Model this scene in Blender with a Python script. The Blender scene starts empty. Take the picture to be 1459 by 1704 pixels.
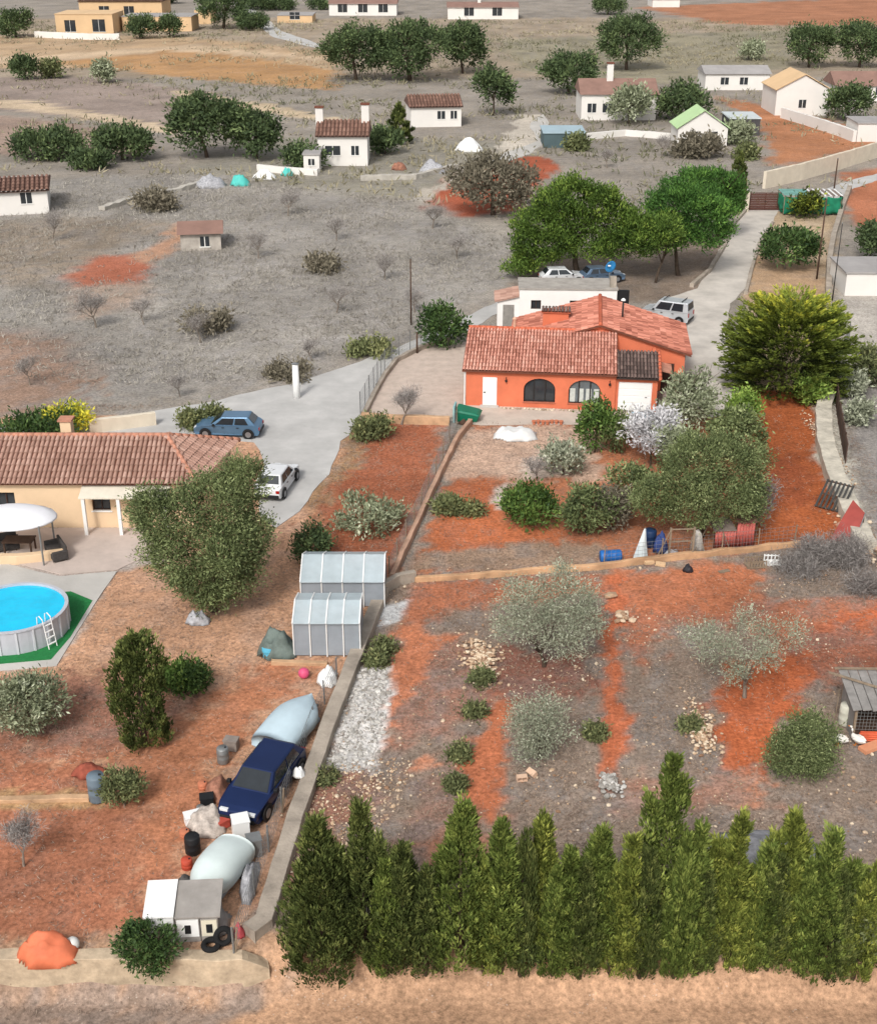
import bpy, math, random
import numpy as np
from mathutils import Vector, Matrix

random.seed(7)
RNG = np.random.default_rng(7)
SC = bpy.context.scene
COL = SC.collection

# ------------------------------------------------------------------ camera, sky, sun, exposure
F_PX, PITCH, CAM_H = 2150.0, math.radians(25.0), 31.0      # surveyed from the photograph (1459 x 1704)
cam_d = bpy.data.cameras.new('camera')
cam_d.sensor_fit = 'VERTICAL'
cam_d.sensor_height = 36.0
cam_d.lens = 36.0 * F_PX / 1704.0
cam_d.clip_start, cam_d.clip_end = 0.5, 9000
cam = bpy.data.objects.new('camera', cam_d)
COL.objects.link(cam)
cam.location = (0, 0, CAM_H)
cam.rotation_euler = (math.pi / 2 - PITCH, 0, 0)
SC.camera = cam

SUN_EL, SUN_AZ = math.radians(43), math.radians(200)        # azimuth clockwise from +Y: behind the camera, a little left
world = bpy.data.worlds.new('World')
SC.world = world
world.use_nodes = True
nt = world.node_tree
nt.nodes.clear()
sky = nt.nodes.new('ShaderNodeTexSky')
sky.sky_type = 'NISHITA'
sky.sun_disc = False
sky.sun_elevation = SUN_EL
sky.sun_rotation = SUN_AZ
sky.air_density, sky.dust_density, sky.ozone_density = 1.0, 4.0, 1.0
hsv = nt.nodes.new('ShaderNodeHueSaturation')               # a thin even overcast greys the blue
hsv.inputs['Saturation'].default_value = 0.22
bg = nt.nodes.new('ShaderNodeBackground')
bg.inputs['Strength'].default_value = 0.11
wo = nt.nodes.new('ShaderNodeOutputWorld')
nt.links.new(sky.outputs[0], hsv.inputs['Color'])
nt.links.new(hsv.outputs[0], bg.inputs['Color'])
nt.links.new(bg.outputs[0], wo.inputs['Surface'])

sun_d = bpy.data.lights.new('sun', 'SUN')
sun_d.energy = 1.5
sun_d.angle = math.radians(10)
sun_d.color = (1.0, 0.96, 0.9)
sun = bpy.data.objects.new('sun', sun_d)
COL.objects.link(sun)
sd = Vector((math.sin(SUN_AZ) * math.cos(SUN_EL), math.cos(SUN_AZ) * math.cos(SUN_EL), math.sin(SUN_EL)))
sun.rotation_euler = sd.to_track_quat('Z', 'Y').to_euler()
sun.location = (0, 0, 80)

SC.view_settings.view_transform = 'Standard'
SC.view_settings.look = 'None'
SC.view_settings.exposure = 0.62
SC.view_settings.gamma = 1.0
SC.view_settings.use_curve_mapping = False
SC.cycles.use_denoising = True
SC.cycles.max_bounces = 6
SC.cycles.transparent_max_bounces = 8

# ------------------------------------------------------------------ survey: photograph pixel -> ground point
CP, SP = math.cos(PITCH), math.sin(PITCH)

def zg(x, y):
    """height of the terrain: flat plots, a 1.4 m step down to the lane along the near edge"""
    t = min(1.0, max(0.0, (33.0 - y) / 1.6)) if x > -6.2 else min(1.0, max(0.0, (32.05 - y) / 0.35))
    return -1.4 * t * t * (3 - 2 * t)

def G(px, py, z=None):
    a = PITCH + math.atan((py - 852.0) / F_PX)
    zz = 0.0 if z is None else z
    for _ in range(6):
        Y = (CAM_H - zz) / math.tan(a)
        d = Y * CP + (CAM_H - zz) * SP
        X = (px - 729.5) * d / F_PX
        if z is not None:
            break
        zz = zg(X, Y)
    return Vector((X, Y, zz))

def zrow(Y, py):
    """height of the point that shows on row py at distance Y"""
    return CAM_H - Y * math.tan(PITCH + math.atan((py - 852.0) / F_PX))

def ppm(p):
    """photograph pixels per metre at a point"""
    return F_PX / (p.y * CP + (CAM_H - p.z) * SP)

def lin(c):
    c = c / 255.0
    return c / 12.92 if c <= 0.04045 else ((c + 0.055) / 1.055) ** 2.4

def C(r, g, b, k=0.8):
    return (lin(r) * k, lin(g) * k, lin(b) * k)

# ------------------------------------------------------------------ materials
MATS = {}

def M(name, col, rough=0.8, var=0.18, scale=2.5, bump=0.0, metal=0.0, spec=0.3, bscale=None, col2=None):
    """painted / mineral / metal surface: colour with two scales of noise, optional relief"""
    if name in MATS:
        return MATS[name]
    m = bpy.data.materials.new(name)
    m.use_nodes = True
    n, l = m.node_tree.nodes, m.node_tree.links
    b = n['Principled BSDF']
    b.inputs['Roughness'].default_value = rough
    b.inputs['Metallic'].default_value = metal
    b.inputs['Specular IOR Level'].default_value = spec
    tc = n.new('ShaderNodeTexCoord')
    n1 = n.new('ShaderNodeTexNoise')
    n1.inputs['Scale'].default_value = scale
    n1.inputs['Detail'].default_value = 6
    n1.inputs['Roughness'].default_value = 0.65
    l.new(tc.outputs['Object'], n1.inputs['Vector'])
    rp = n.new('ShaderNodeValToRGB')
    rp.color_ramp.elements[0].position = 0.28
    rp.color_ramp.elements[1].position = 0.72
    c2 = col2 if col2 else tuple(min(1, c * (1 + var)) for c in col)
    c1 = tuple(c * (1 - var * 1.3) for c in col)
    rp.color_ramp.elements[0].color = (*c1, 1)
    rp.color_ramp.elements[1].color = (*c2, 1)
    l.new(n1.outputs['Fac'], rp.inputs['Fac'])
    l.new(rp.outputs['Color'], b.inputs['Base Color'])
    if bump:
        n2 = n.new('ShaderNodeTexNoise')
        n2.inputs['Scale'].default_value = bscale or scale * 8
        n2.inputs['Detail'].default_value = 4
        l.new(tc.outputs['Object'], n2.inputs['Vector'])
        bp = n.new('ShaderNodeBump')
        bp.inputs['Strength'].default_value = bump
        bp.inputs['Distance'].default_value = 0.05
        l.new(n2.outputs['Fac'], bp.inputs['Height'])
        l.new(bp.outputs['Normal'], b.inputs['Normal'])
    MATS[name] = m
    return m

def MT(name, dark, light, rough=0.75, trans=0.0, mid=None, spec=0.2):
    """surface coloured piece by piece through the 'tint' attribute (leaves, tiles, stones)"""
    if name in MATS:
        return MATS[name]
    m = bpy.data.materials.new(name)
    m.use_nodes = True
    n, l = m.node_tree.nodes, m.node_tree.links
    b = n['Principled BSDF']
    b.inputs['Roughness'].default_value = rough
    b.inputs['Specular IOR Level'].default_value = spec
    at = n.new('ShaderNodeAttribute')
    at.attribute_name = 'tint'
    rp = n.new('ShaderNodeValToRGB')
    e = rp.color_ramp.elements
    e[0].color = (*dark, 1)
    e[1].color = (*light, 1)
    if mid:
        k = e.new(0.5)
        k.color = (*mid, 1)
    l.new(at.outputs['Fac'], rp.inputs['Fac'])
    l.new(rp.outputs['Color'], b.inputs['Base Color'])
    if trans:
        t = n.new('ShaderNodeBsdfTranslucent')
        l.new(rp.outputs['Color'], t.inputs['Color'])
        mx = n.new('ShaderNodeMixShader')
        mx.inputs['Fac'].default_value = trans
        l.new(b.outputs[0], mx.inputs[1])
        l.new(t.outputs[0], mx.inputs[2])
        l.new(mx.outputs[0], n['Material Output'].inputs['Surface'])
    MATS[name] = m
    return m

def MG(name, col, rough=0.08):
    """window glass / glossy dark"""
    return M(name, col, rough=rough, var=0.25, scale=1.2, spec=0.6)

# ------------------------------------------------------------------ object bookkeeping
def tag(o, label=None, cat=None, group=None, kind=None):
    if label: o['label'] = label
    if cat: o['category'] = cat
    if group: o['group'] = group
    if kind: o['kind'] = kind
    return o

def thing(name, label, cat, loc=(0, 0, 0), rz=0.0, group=None):
    o = bpy.data.objects.new(name, None)
    o.empty_display_size = 0.2
    COL.objects.link(o)
    o.location = loc
    o.rotation_euler = (0, 0, rz)
    return tag(o, label, cat, group)

def link(name, me, mat=None, parent=None, loc=None):
    o = bpy.data.objects.new(name, me)
    COL.objects.link(o)
    if mat is not None:
        me.materials.append(mat)
    if parent is not None:
        o.parent = parent
    if loc is not None:
        o.location = loc
    return o

def copy_tree(o, parent=None):
    c = o.copy()
    COL.objects.link(c)
    c.parent = parent
    for ch in o.children:
        copy_tree(ch, c)
    return c

def fast_mesh(name, verts, quads=None, tris=None, tint=None, smooth=False):
    """mesh from numpy arrays"""
    me = bpy.data.meshes.new(name)
    verts = np.asarray(verts, np.float32).reshape(-1, 3)
    nq = 0 if quads is None else len(quads)
    ntr = 0 if tris is None else len(tris)
    me.vertices.add(len(verts))
    me.vertices.foreach_set('co', verts.ravel())
    idx, start = [], []
    if nq:
        idx.append(np.asarray(quads, np.int32).ravel())
        start.append(np.arange(nq, dtype=np.int32) * 4)
    if ntr:
        idx.append(np.asarray(tris, np.int32).ravel())
        start.append(np.arange(ntr, dtype=np.int32) * 3 + nq * 4)
    idx = np.concatenate(idx)
    me.loops.add(len(idx))
    me.loops.foreach_set('vertex_index', idx)
    me.polygons.add(nq + ntr)
    me.polygons.foreach_set('loop_start', np.concatenate(start))
    if smooth:
        me.polygons.foreach_set('use_smooth', np.ones(nq + ntr, bool))
    me.update(calc_edges=True)
    if tint is not None:
        a = me.attributes.new('tint', 'FLOAT', 'POINT')
        a.data.foreach_set('value', np.asarray(tint, np.float32).ravel())
    return me

class MB:
    """collects shapes for ONE mesh object"""
    def __init__(self):
        self.v, self.f, self.t = [], [], []
        self.tint = 0.5

    def _add(self, vs, fs):
        o = len(self.v)
        self.v += [tuple(p) for p in vs]
        self.t += [self.tint] * len(vs)
        self.f += [tuple(i + o for i in f) for f in fs]
        return self

    def box(self, x0, y0, z0, x1, y1, z1):
        return self._add([(x0, y0, z0), (x1, y0, z0), (x1, y1, z0), (x0, y1, z0), (x0, y0, z1), (x1, y0, z1), (x1, y1, z1), (x0, y1, z1)],
                         [(3, 2, 1, 0), (4, 5, 6, 7), (0, 1, 5, 4), (1, 2, 6, 5), (2, 3, 7, 6), (3, 0, 4, 7)])

    def hexa(self, p):
        """8 points: bottom ring 0-3, top ring 4-7"""
        return self._add(p, [(3, 2, 1, 0), (4, 5, 6, 7), (0, 1, 5, 4), (1, 2, 6, 5), (2, 3, 7, 6), (3, 0, 4, 7)])

    def bar(self, a, b, w, h, up=(0, 0, 1)):
        """rectangular bar from a to b"""
        a, b = Vector(a), Vector(b)
        d = (b - a).normalized()
        u = Vector(up)
        s = d.cross(u)
        if s.length < 1e-4:
            s = d.cross(Vector((1, 0, 0)))
        s.normalize()
        u = s.cross(d).normalized()
        p = []
        for q in (a, b):
            p += [q - s * w / 2 - u * h / 2, q + s * w / 2 - u * h / 2, q + s * w / 2 + u * h / 2, q - s * w / 2 + u * h / 2]
        return self._add(p, [(3, 2, 1, 0), (4, 5, 6, 7), (0, 1, 5, 4), (1, 2, 6, 5), (2, 3, 7, 6), (3, 0, 4, 7)])

    def prism(self, poly, z0, z1):
        n = len(poly)
        vs = [(x, y, z0) for x, y in poly] + [(x, y, z1) for x, y in poly]
        fs = [tuple(range(n - 1, -1, -1)), tuple(range(n, 2 * n))] + [(i, (i + 1) % n, n + (i + 1) % n, n + i) for i in range(n)]
        return self._add(vs, fs)

    def extr(self, pts, d):
        """polygon of 3D points pushed along d"""
        d = Vector(d)
        n = len(pts)
        vs = [Vector(p) for p in pts] + [Vector(p) + d for p in pts]
        fs = [tuple(range(n - 1, -1, -1)), tuple(range(n, 2 * n))] + [(i, (i + 1) % n, n + (i + 1) % n, n + i) for i in range(n)]
        return self._add(vs, fs)

    def poly(self, pts):
        return self._add(pts, [tuple(range(len(pts)))])

    def tube(self, pts, r, n=6, cap=True):
        """tube along points; r a number or one per point"""
        pts = [Vector(p) for p in pts]
        rs = r if hasattr(r, '__len__') else [r] * len(pts)
        vs, fs = [], []
        for i, p in enumerate(pts):
            d = (pts[min(i + 1, len(pts) - 1)] - pts[max(i - 1, 0)]).normalized()
            s = d.cross(Vector((0, 0, 1)) if abs(d.z) < 0.9 else Vector((1, 0, 0))).normalized()
            u = s.cross(d)
            for k in range(n):
                a = 2 * math.pi * k / n
                vs.append(p + (s * math.cos(a) + u * math.sin(a)) * rs[i])
        for i in range(len(pts) - 1):
            for k in range(n):
                fs.append((i * n + k, i * n + (k + 1) % n, (i + 1) * n + (k + 1) % n, (i + 1) * n + k))
        if cap:
            fs.append(tuple(range(n - 1, -1, -1)))
            fs.append(tuple((len(pts) - 1) * n + k for k in range(n)))
        return self._add(vs, fs)

    def lathe(self, prof, n=16, c=(0, 0, 0), sx=1.0, sy=1.0):
        vs, fs = [], []
        for r, z in prof:
            for k in range(n):
                a = 2 * math.pi * k / n
                vs.append((c[0] + r * math.cos(a) * sx, c[1] + r * math.sin(a) * sy, c[2] + z))
        for i in range(len(prof) - 1):
            for k in range(n):
                fs.append((i * n + k, i * n + (k + 1) % n, (i + 1) * n + (k + 1) % n, (i + 1) * n + k))
        fs.append(tuple(range(n - 1, -1, -1)))
        fs.append(tuple((len(prof) - 1) * n + k for k in range(n)))
        return self._add(vs, fs)

    def stone(self, c, r, flat=0.7):
        """rough low stone"""
        g = (1 + 5 ** .5) / 2
        base = [(-1, g, 0), (1, g, 0), (-1, -g, 0), (1, -g, 0), (0, -1, g), (0, 1, g), (0, -1, -g), (0, 1, -g), (g, 0, -1), (g, 0, 1), (-g, 0, -1), (-g, 0, 1)]
        fs = [(0, 11, 5), (0, 5, 1), (0, 1, 7), (0, 7, 10), (0, 10, 11), (1, 5, 9), (5, 11, 4), (11, 10, 2), (10, 7, 6), (7, 1, 8),
              (3, 9, 4), (3, 4, 2), (3, 2, 6), (3, 6, 8), (3, 8, 9), (4, 9, 5), (2, 4, 11), (6, 2, 10), (8, 6, 7), (9, 8, 1)]
        a = random.uniform(0, 6.28)
        sx, sy, sz = random.uniform(.8, 1.35), random.uniform(.7, 1.1), flat * random.uniform(.7, 1.15)
        vs = []
        for p in base:
            k = r / 1.9 * random.uniform(.82, 1.15)
            x, y, z = p[0] * sx * k, p[1] * sy * k, p[2] * sz * k
            vs.append((c[0] + x * math.cos(a) - y * math.sin(a), c[1] + x * math.sin(a) + y * math.cos(a), c[2] + z))
        t0 = self.tint
        self.tint = random.random()
        self._add(vs, fs)
        self.tint = t0
        return self

    def build(self, name, mat, parent=None, loc=None, smooth=False, bevel=0.0, seg=2, tint=False):
        me = bpy.data.meshes.new(name)
        me.from_pydata(self.v, [], self.f)
        if smooth:
            me.polygons.foreach_set('use_smooth', np.ones(len(me.polygons), bool))
        me.update()
        if tint:
            a = me.attributes.new('tint', 'FLOAT', 'POINT')
            a.data.foreach_set('value', np.asarray(self.t, np.float32))
        o = link(name, me, mat, parent, loc)
        if bevel:
            b = o.modifiers.new('bevel', 'BEVEL')
            b.width, b.segments, b.limit_method = bevel, seg, 'ANGLE'
            b.angle_limit = math.radians(40)
        return o

# ------------------------------------------------------------------ numpy noise
def _hash(ix, iy, s):
    h = (ix * 374761393 + iy * 668265263 + s * 982451653) & 0xffffffff
    h = ((h ^ (h >> 13)) * 1274126177) & 0xffffffff
    return ((h ^ (h >> 16)) & 0xffff) / 65535.0

def vnoise(x, y, s=0):
    x, y = np.asarray(x, float), np.asarray(y, float)
    ix, iy = np.floor(x).astype(np.int64), np.floor(y).astype(np.int64)
    fx, fy = x - ix, y - iy
    fx, fy = fx * fx * (3 - 2 * fx), fy * fy * (3 - 2 * fy)
    return (_hash(ix, iy, s) * (1 - fx) + _hash(ix + 1, iy, s) * fx) * (1 - fy) + (_hash(ix, iy + 1, s) * (1 - fx) + _hash(ix + 1, iy + 1, s) * fx) * fy

def fbm(x, y, s=0, o=4):
    r, a, t = 0, 1.0, 0
    for i in range(o):
        r = r + vnoise(x * 2 ** i, y * 2 ** i, s + i) * a
        t += a
        a *= .55
    return r / t

def sdf(poly, X, Y):
    """signed distance to a polygon (negative inside)"""
    d = np.full(X.shape, 1e18)
    ins = np.zeros(X.shape, bool)
    n = len(poly)
    for i in range(n):
        ax, ay = poly[i]
        bx, by = poly[(i + 1) % n]
        ex, ey = bx - ax, by - ay
        wx, wy = X - ax, Y - ay
        t = np.clip((wx * ex + wy * ey) / (ex * ex + ey * ey + 1e-12), 0, 1)
        d = np.minimum(d, (wx - ex * t) ** 2 + (wy - ey * t) ** 2)
        c = ((ay > Y) != (by > Y)) & (X < (bx - ax) * (Y - ay) / (by - ay + 1e-12) + ax)
        ins ^= c
    return np.where(ins, -1, 1) * np.sqrt(d)

def sline(pts, X, Y):
    d = np.full(X.shape, 1e18)
    for (ax, ay), (bx, by) in zip(pts[:-1], pts[1:]):
        ex, ey = bx - ax, by - ay
        wx, wy = X - ax, Y - ay
        t = np.clip((wx * ex + wy * ey) / (ex * ex + ey * ey + 1e-12), 0, 1)
        d = np.minimum(d, (wx - ex * t) ** 2 + (wy - ey * t) ** 2)
    return np.sqrt(d)

def PX(pts):
    return [tuple(G(x, y).xy) for x, y in pts]
# ------------------------------------------------------------------ soil map: what grows or lies where (world metres)
# (outline surveyed on the photograph, soil colour as seen, edge softness in m, dry-weed density)
PATCH = [
    # far plain and hill fields
    ([(-900, 30), (2400, 30), (2400, 130), (-900, 130)], (172, 156, 136), 6, .35),
    ([(-600, 62), (300, 60), (560, 85), (560, 122), (300, 108), (-200, 120)], (194, 166, 134), 4, .2),
    ([(60, 100), (330, 82), (560, 118), (560, 150), (420, 140), (200, 118)], (192, 150, 106), 2, .2),
    ([(-200, 128), (160, 128), (330, 150), (420, 176), (285, 222), (120, 196), (-200, 165)], (164, 148, 138), 2, .2),
    ([(-200, 172), (120, 206), (250, 232), (235, 262), (-200, 250)], (168, 146, 132), 2, .2),
    ([(-200, 160), (40, 166), (300, 214), (300, 226), (30, 180), (-200, 172)], (216, 194, 166), .8, .1),
    ([(1060, 12), (1600, -10), (1700, 48), (1200, 40)], (182, 128, 98), 4, .05),
    ([(820, 66), (1320, 50), (1320, 112), (1100, 140), (860, 118)], (158, 150, 128), 4, .4),
    ([(470, 230), (900, 235), (920, 300), (700, 330), (300, 330), (300, 280)], (158, 152, 138), 4, .5),
    ([(690, 342), (730, 300), (800, 268), (905, 258), (925, 282), (880, 320), (860, 352), (760, 362)], (176, 98, 72), 1.0, .05),
    ([(660, 350), (715, 312), (800, 262), (830, 250), (840, 262), (740, 312), (690, 354)], (196, 186, 172), .8, .05),
    ([(760, 372), (860, 366), (850, 410), (770, 412)], (178, 170, 158), 2.0, .2),
    ([(1190, 160), (1300, 180), (1395, 205), (1470, 235), (1400, 256), (1290, 275), (1265, 210)], (192, 134, 98), 1.5, .1),
    ([(860, 190), (900, 190), (905, 240), (860, 262), (830, 256)], (206, 196, 182), .8, .0),
    ([(1400, 290), (1700, 250), (1700, 360), (1420, 380)], (196, 128, 96), .8, .05),
    # grey fallow hillside, middle left
    ([(-900, 330), (300, 290), (690, 335), (860, 400), (850, 470), (690, 560), (450, 640), (0, 700), (-900, 720)], (164, 158, 150), 4, 1.0),
    ([(-300, 380), (120, 360), (300, 372), (180, 420), (60, 470), (-300, 480)], (160, 146, 130), 4, .7),
    ([(110, 462), (160, 428), (235, 424), (255, 446), (225, 476), (150, 482)], (180, 112, 88), 1.6, .1),
    ([(225, 430), (300, 372), (330, 380), (300, 412), (250, 440)], (190, 150, 124), 1.2, .1),
    ([(-300, 520), (110, 560), (180, 620), (60, 700), (-300, 720)], (166, 138, 120), 4, .5),
    ([(120, 480), (250, 470), (240, 510), (130, 530)], (176, 156, 140), 2.5, .4),
    # round the pines
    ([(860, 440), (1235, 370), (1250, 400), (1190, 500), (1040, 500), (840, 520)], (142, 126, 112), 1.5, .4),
    ([(1215, 345), (1310, 345), (1395, 350), (1385, 500), (1380, 660), (1235, 650), (1245, 480), (1265, 400)], (196, 172, 142), .8, .25),
    ([(1255, 420), (1370, 440), (1370, 500), (1240, 500)], (196, 164, 132), .8, .25),
    # garden terraces behind the cross wall
    ([(675, 960), (790, 700), (1110, 690), (1250, 660), (1360, 650), (1440, 900), (1330, 912), (1000, 940), (860, 958)], (190, 124, 90), .6, .2),
    ([(735, 790), (780, 712), (940, 706), (1010, 720), (1000, 800), (850, 800)], (204, 172, 150), .7, .15),
    ([(700, 940), (742, 800), (835, 800), (830, 870), (960, 890), (980, 925)], (198, 118, 80), .6, .15),
    ([(862, 780), (900, 752), (960, 760), (950, 792), (880, 800)], (216, 196, 180), .5, .0),
    ([(820, 812), (850, 800), (852, 840), (828, 846)], (220, 205, 192), .4, .0),
    ([(672, 950), (700, 920), (900, 900), (1010, 905), (1010, 938), (850, 952)], (176, 148, 126), .5, .6),
    ([(1245, 650), (1352, 650), (1365, 760), (1408, 890), (1330, 910), (1245, 915), (1268, 800)], (174, 98, 60), .35, .06),
    ([(1255, 760), (1330, 760), (1345, 830), (1265, 850)], (158, 88, 58), 1.2, .05),
    # verge and field beyond the right hand wall
    ([(1352, 660), (1385, 640), (1440, 860), (1470, 960), (1430, 960), (1395, 850), (1362, 760)], (208, 202, 188), .4, .15),
    ([(1400, 620), (1600, 560), (1700, 960), (1460, 980), (1425, 800)], (158, 152, 146), 1.0, .6),
    ([(1385, 470), (1600, 440), (1700, 620), (1400, 640)], (198, 190, 180), 1.0, .1),
    # neighbour's plot on the left
    ([(-900, 700), (150, 690), (420, 720), (600, 700), (740, 705), (655, 965), (420, 1620), (-900, 1640)], (212, 166, 134), .6, .22),
    ([(590, 700), (745, 706), (650, 960), (560, 940), (500, 900), (540, 800)], (172, 106, 78), .8, .12),
    ([(570, 705), (605, 700), (600, 760), (520, 860), (490, 840), (560, 760)], (176, 142, 108), 1.0, .7),
    ([(-400, 1160), (130, 1120), (330, 1130), (340, 1180), (200, 1260), (-400, 1300)], (166, 120, 100), 1.5, .35),
    ([(-400, 1240), (140, 1250), (310, 1340), (290, 1450), (230, 1600), (-400, 1620)], (180, 120, 92), 1.6, .15),
    ([(200, 1260), (330, 1180), (440, 1110), (520, 1110), (400, 1240), (330, 1380), (250, 1440)], (200, 136, 102), 1.2, .1),
    ([(-400, 890), (235, 872), (280, 935), (190, 955), (140, 1040), (90, 1110), (-400, 1130)], (196, 182, 172), .3, .0),
    ([(-400, 1318), (165, 1316), (170, 1340), (-400, 1345)], (186, 150, 110), .3, .1),
    # lower field
    ([(655, 968), (870, 955), (1330, 912), (1700, 900), (1700, 1620), (430, 1620), (560, 1200)], (158, 141, 127), .5, 1.0),
    ([(1250, 915), (1700, 900), (1700, 1010), (1330, 1000), (1240, 965)], (150, 136, 124), .8, 1.0),
    ([(1040, 975), (1180, 985), (1330, 1000), (1700, 985), (1700, 1140), (1400, 1140), (1320, 1130), (1250, 1040), (1120, 1040), (1060, 1110), (1045, 1060)], (184, 120, 92), .9, .4),
    ([(655, 1060), (760, 1055), (840, 1100), (820, 1200), (720, 1220), (650, 1250), (640, 1180)], (168, 126, 108), .9, .7),
    ([(700, 1290), (800, 1280), (840, 1360), (760, 1420), (660, 1400)], (166, 132, 116), .9, .7),
    ([(-400, 96), (60, 92), (320, 74), (560, 96), (560, 104), (300, 84), (60, 104), (-400, 112)], (212, 186, 156), 2, .1),
    ([(300, 150), (430, 172), (560, 196), (560, 204), (420, 184), (300, 160)], (212, 190, 160), 2, .1),
    ([(985, 955), (1240, 930), (1275, 970), (1200, 1020), (1060, 1010), (1000, 1020)], (198, 126, 92), .8, .1),
    ([(1000, 960), (1038, 960), (1036, 1120), (1040, 1210), (1018, 1310), (1000, 1300), (1004, 1150)], (206, 120, 84), .35, .03),
    ([(1180, 1180), (1215, 1110), (1300, 1080), (1370, 1030), (1700, 990), (1700, 1060), (1420, 1080), (1330, 1160), (1290, 1260), (1250, 1340), (1215, 1310), (1195, 1250)], (196, 110, 72), .6, .08),
    ([(1215, 1290), (1275, 1290), (1262, 1350), (1235, 1350)], (208, 140, 104), .5, .05),
    ([(1280, 1060), (1390, 1040), (1700, 1040), (1700, 1110), (1370, 1120)], (178, 116, 92), 1.0, .4),
    ([(1060, 1290), (1260, 1290), (1260, 1340), (1030, 1345)], (180, 138, 118), .9, .5),
    ([(690, 970), (860, 962), (1000, 955), (1000, 985), (800, 1000), (660, 1060)], (186, 120, 90), .5, .3),
    ([(668, 1040), (760, 1050), (700, 1130), (660, 1190), (640, 1240), (622, 1200), (640, 1110)], (202, 130, 96), .4, .08),
    ([(818, 1140), (850, 1150), (838, 1240), (842, 1310), (830, 1370), (795, 1345), (770, 1290), (745, 1275), (795, 1220)], (206, 126, 90), .4, .04),
    ([(820, 1080), (960, 1085), (1000, 1130), (900, 1180), (820, 1160)], (158, 110, 94), .9, .5),
    ([(692, 1262), (728, 1255), (722, 1285), (694, 1285)], (212, 146, 114), .3, .0),
    ([(520, 1290), (620, 1270), (640, 1330), (560, 1400), (500, 1420), (470, 1500), (440, 1600), (420, 1600)], (172, 126, 108), .6, .6),
    ([(592, 1112), (650, 1112), (640, 1200), (628, 1285), (545, 1290), (565, 1200)], (222, 218, 214), .35, .08),
    ([(635, 1005), (680, 1000), (668, 1035), (628, 1045)], (204, 204, 204), .3, .1),
    ([(700, 1400), (800, 1340), (820, 1420), (720, 1440)], (182, 132, 108), .6, .3),
    # lane below the near wall
    ([(-1500, 1606), (480, 1598), (1700, 1590), (2600, 2400), (-2600, 2400)], (192, 154, 124), .4, .0),
    ([(-1500, 1640), (300, 1640), (470, 1660), (420, 1680), (200, 1720), (-1500, 1800)], (158, 138, 124), 1.0, .3),
]
PATCH_W = [(PX(p), np.array(C(*c, .73)), s, v) for p, c, s, v in PATCH]
BASE_C = np.array(C(160, 151, 140, .74))

def paint(X, Y):
    X, Y = np.asarray(X, float), np.asarray(Y, float)
    rgb = np.tile(BASE_C, (len(X), 1))
    veg = np.full(len(X), .5)
    far = np.clip((Y - 60) / 60, .55, 6)
    wx = (fbm(X / 1.7, Y / 1.7, 11) - .5) * 2.2 * far + (fbm(X / .6, Y / .6, 17, 2) - .5) * .7
    wy = (fbm(X / 1.7, Y / 1.7, 23) - .5) * 2.2 * far + (fbm(X / .6, Y / .6, 29, 2) - .5) * .7
    fine = vnoise(X * 3.1, Y * 3.1, 71) * .6 + vnoise(X * 1.3, Y * 1.3, 73) * .4 - .5
    fine = np.where(Y < 90, fine * 1.6, fbm(X / 6, Y / 6, 75) - .5)
    for poly, c, s, v in PATCH_W:
        xs, ys = [p[0] for p in poly], [p[1] for p in poly]
        m = (X > min(xs) - 4 * s - 2) & (X < max(xs) + 4 * s + 2) & (Y > min(ys) - 4 * s - 2) & (Y < max(ys) + 4 * s + 2)
        if not m.any():
            continue
        k = min(1.0, s / .5)
        d = sdf(poly, X[m] + wx[m] * k, Y[m] + wy[m] * k) + fine[m] * s * 1.5
        s = s * .62
        a = np.clip(.5 - d / (2 * s), 0, 1)
        a = (a * a * (3 - 2 * a))
        rgb[m] = rgb[m] * (1 - a[:, None]) + c * a[:, None]
        veg[m] = veg[m] * (1 - a) + v * a
    # weathering of the soil itself: damp, sun-bleached and grey weedy spots
    n1 = fbm(X / 5.0, Y / 5.0, 41)
    n2 = fbm(X / .9, Y / .9, 53)
    rgb = rgb * (0.66 + .68 * n1)[:, None]
    grey = rgb.mean(1, keepdims=True) * np.array([1.05, .98, .94])
    g = np.clip((n2 - .5) * 3.2, 0, .5) * np.clip(veg * 1.4, 0, 1)
    rgb = rgb * (1 - g[:, None]) + grey * g[:, None]
    return rgb, veg

def axis(parts):
    out = []
    for a, b, s in parts:
        out += list(np.arange(a, b, s))
    return np.array(out)

gy = axis([(-60, 20, 8), (20, 31, .3), (31, 62, .27), (62, 86, .42), (86, 130, .75), (130, 300, 1.5), (300, 620, 5), (620, 1500, 60), (1500, 7001, 500)])
gx = axis([(0, 22, .28), (22, 30, .42), (30, 60, .8), (60, 160, 3), (160, 400, 20), (400, 1200, 100), (1200, 6001, 600)])
gx = np.concatenate([-gx[:0:-1], gx])
GX, GY = np.meshgrid(gx, gy)
shp = GX.shape
X, Y = GX.ravel(), GY.ravel()
t1 = np.clip((33.0 - Y) / 1.6, 0, 1)
t2 = np.clip((32.05 - Y) / .35, 0, 1)
t = np.where(X > -6.2, t1, t2)
Z = -1.4 * t * t * (3 - 2 * t)
Z = Z - .045 * fbm(X / .7, Y / .7, 61, 3) * np.clip((140 - Y) / 60, 0, 1) - .004
rgb, _ = paint(X, Y)
ii = np.arange(shp[0] * shp[1]).reshape(shp)
quads = np.stack([ii[:-1, :-1], ii[:-1, 1:], ii[1:, 1:], ii[1:, :-1]], -1).reshape(-1, 4)
me = fast_mesh('ground', np.stack([X, Y, Z], 1), quads, smooth=True)
ca = me.color_attributes.new('soil', 'FLOAT_COLOR', 'POINT')
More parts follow.
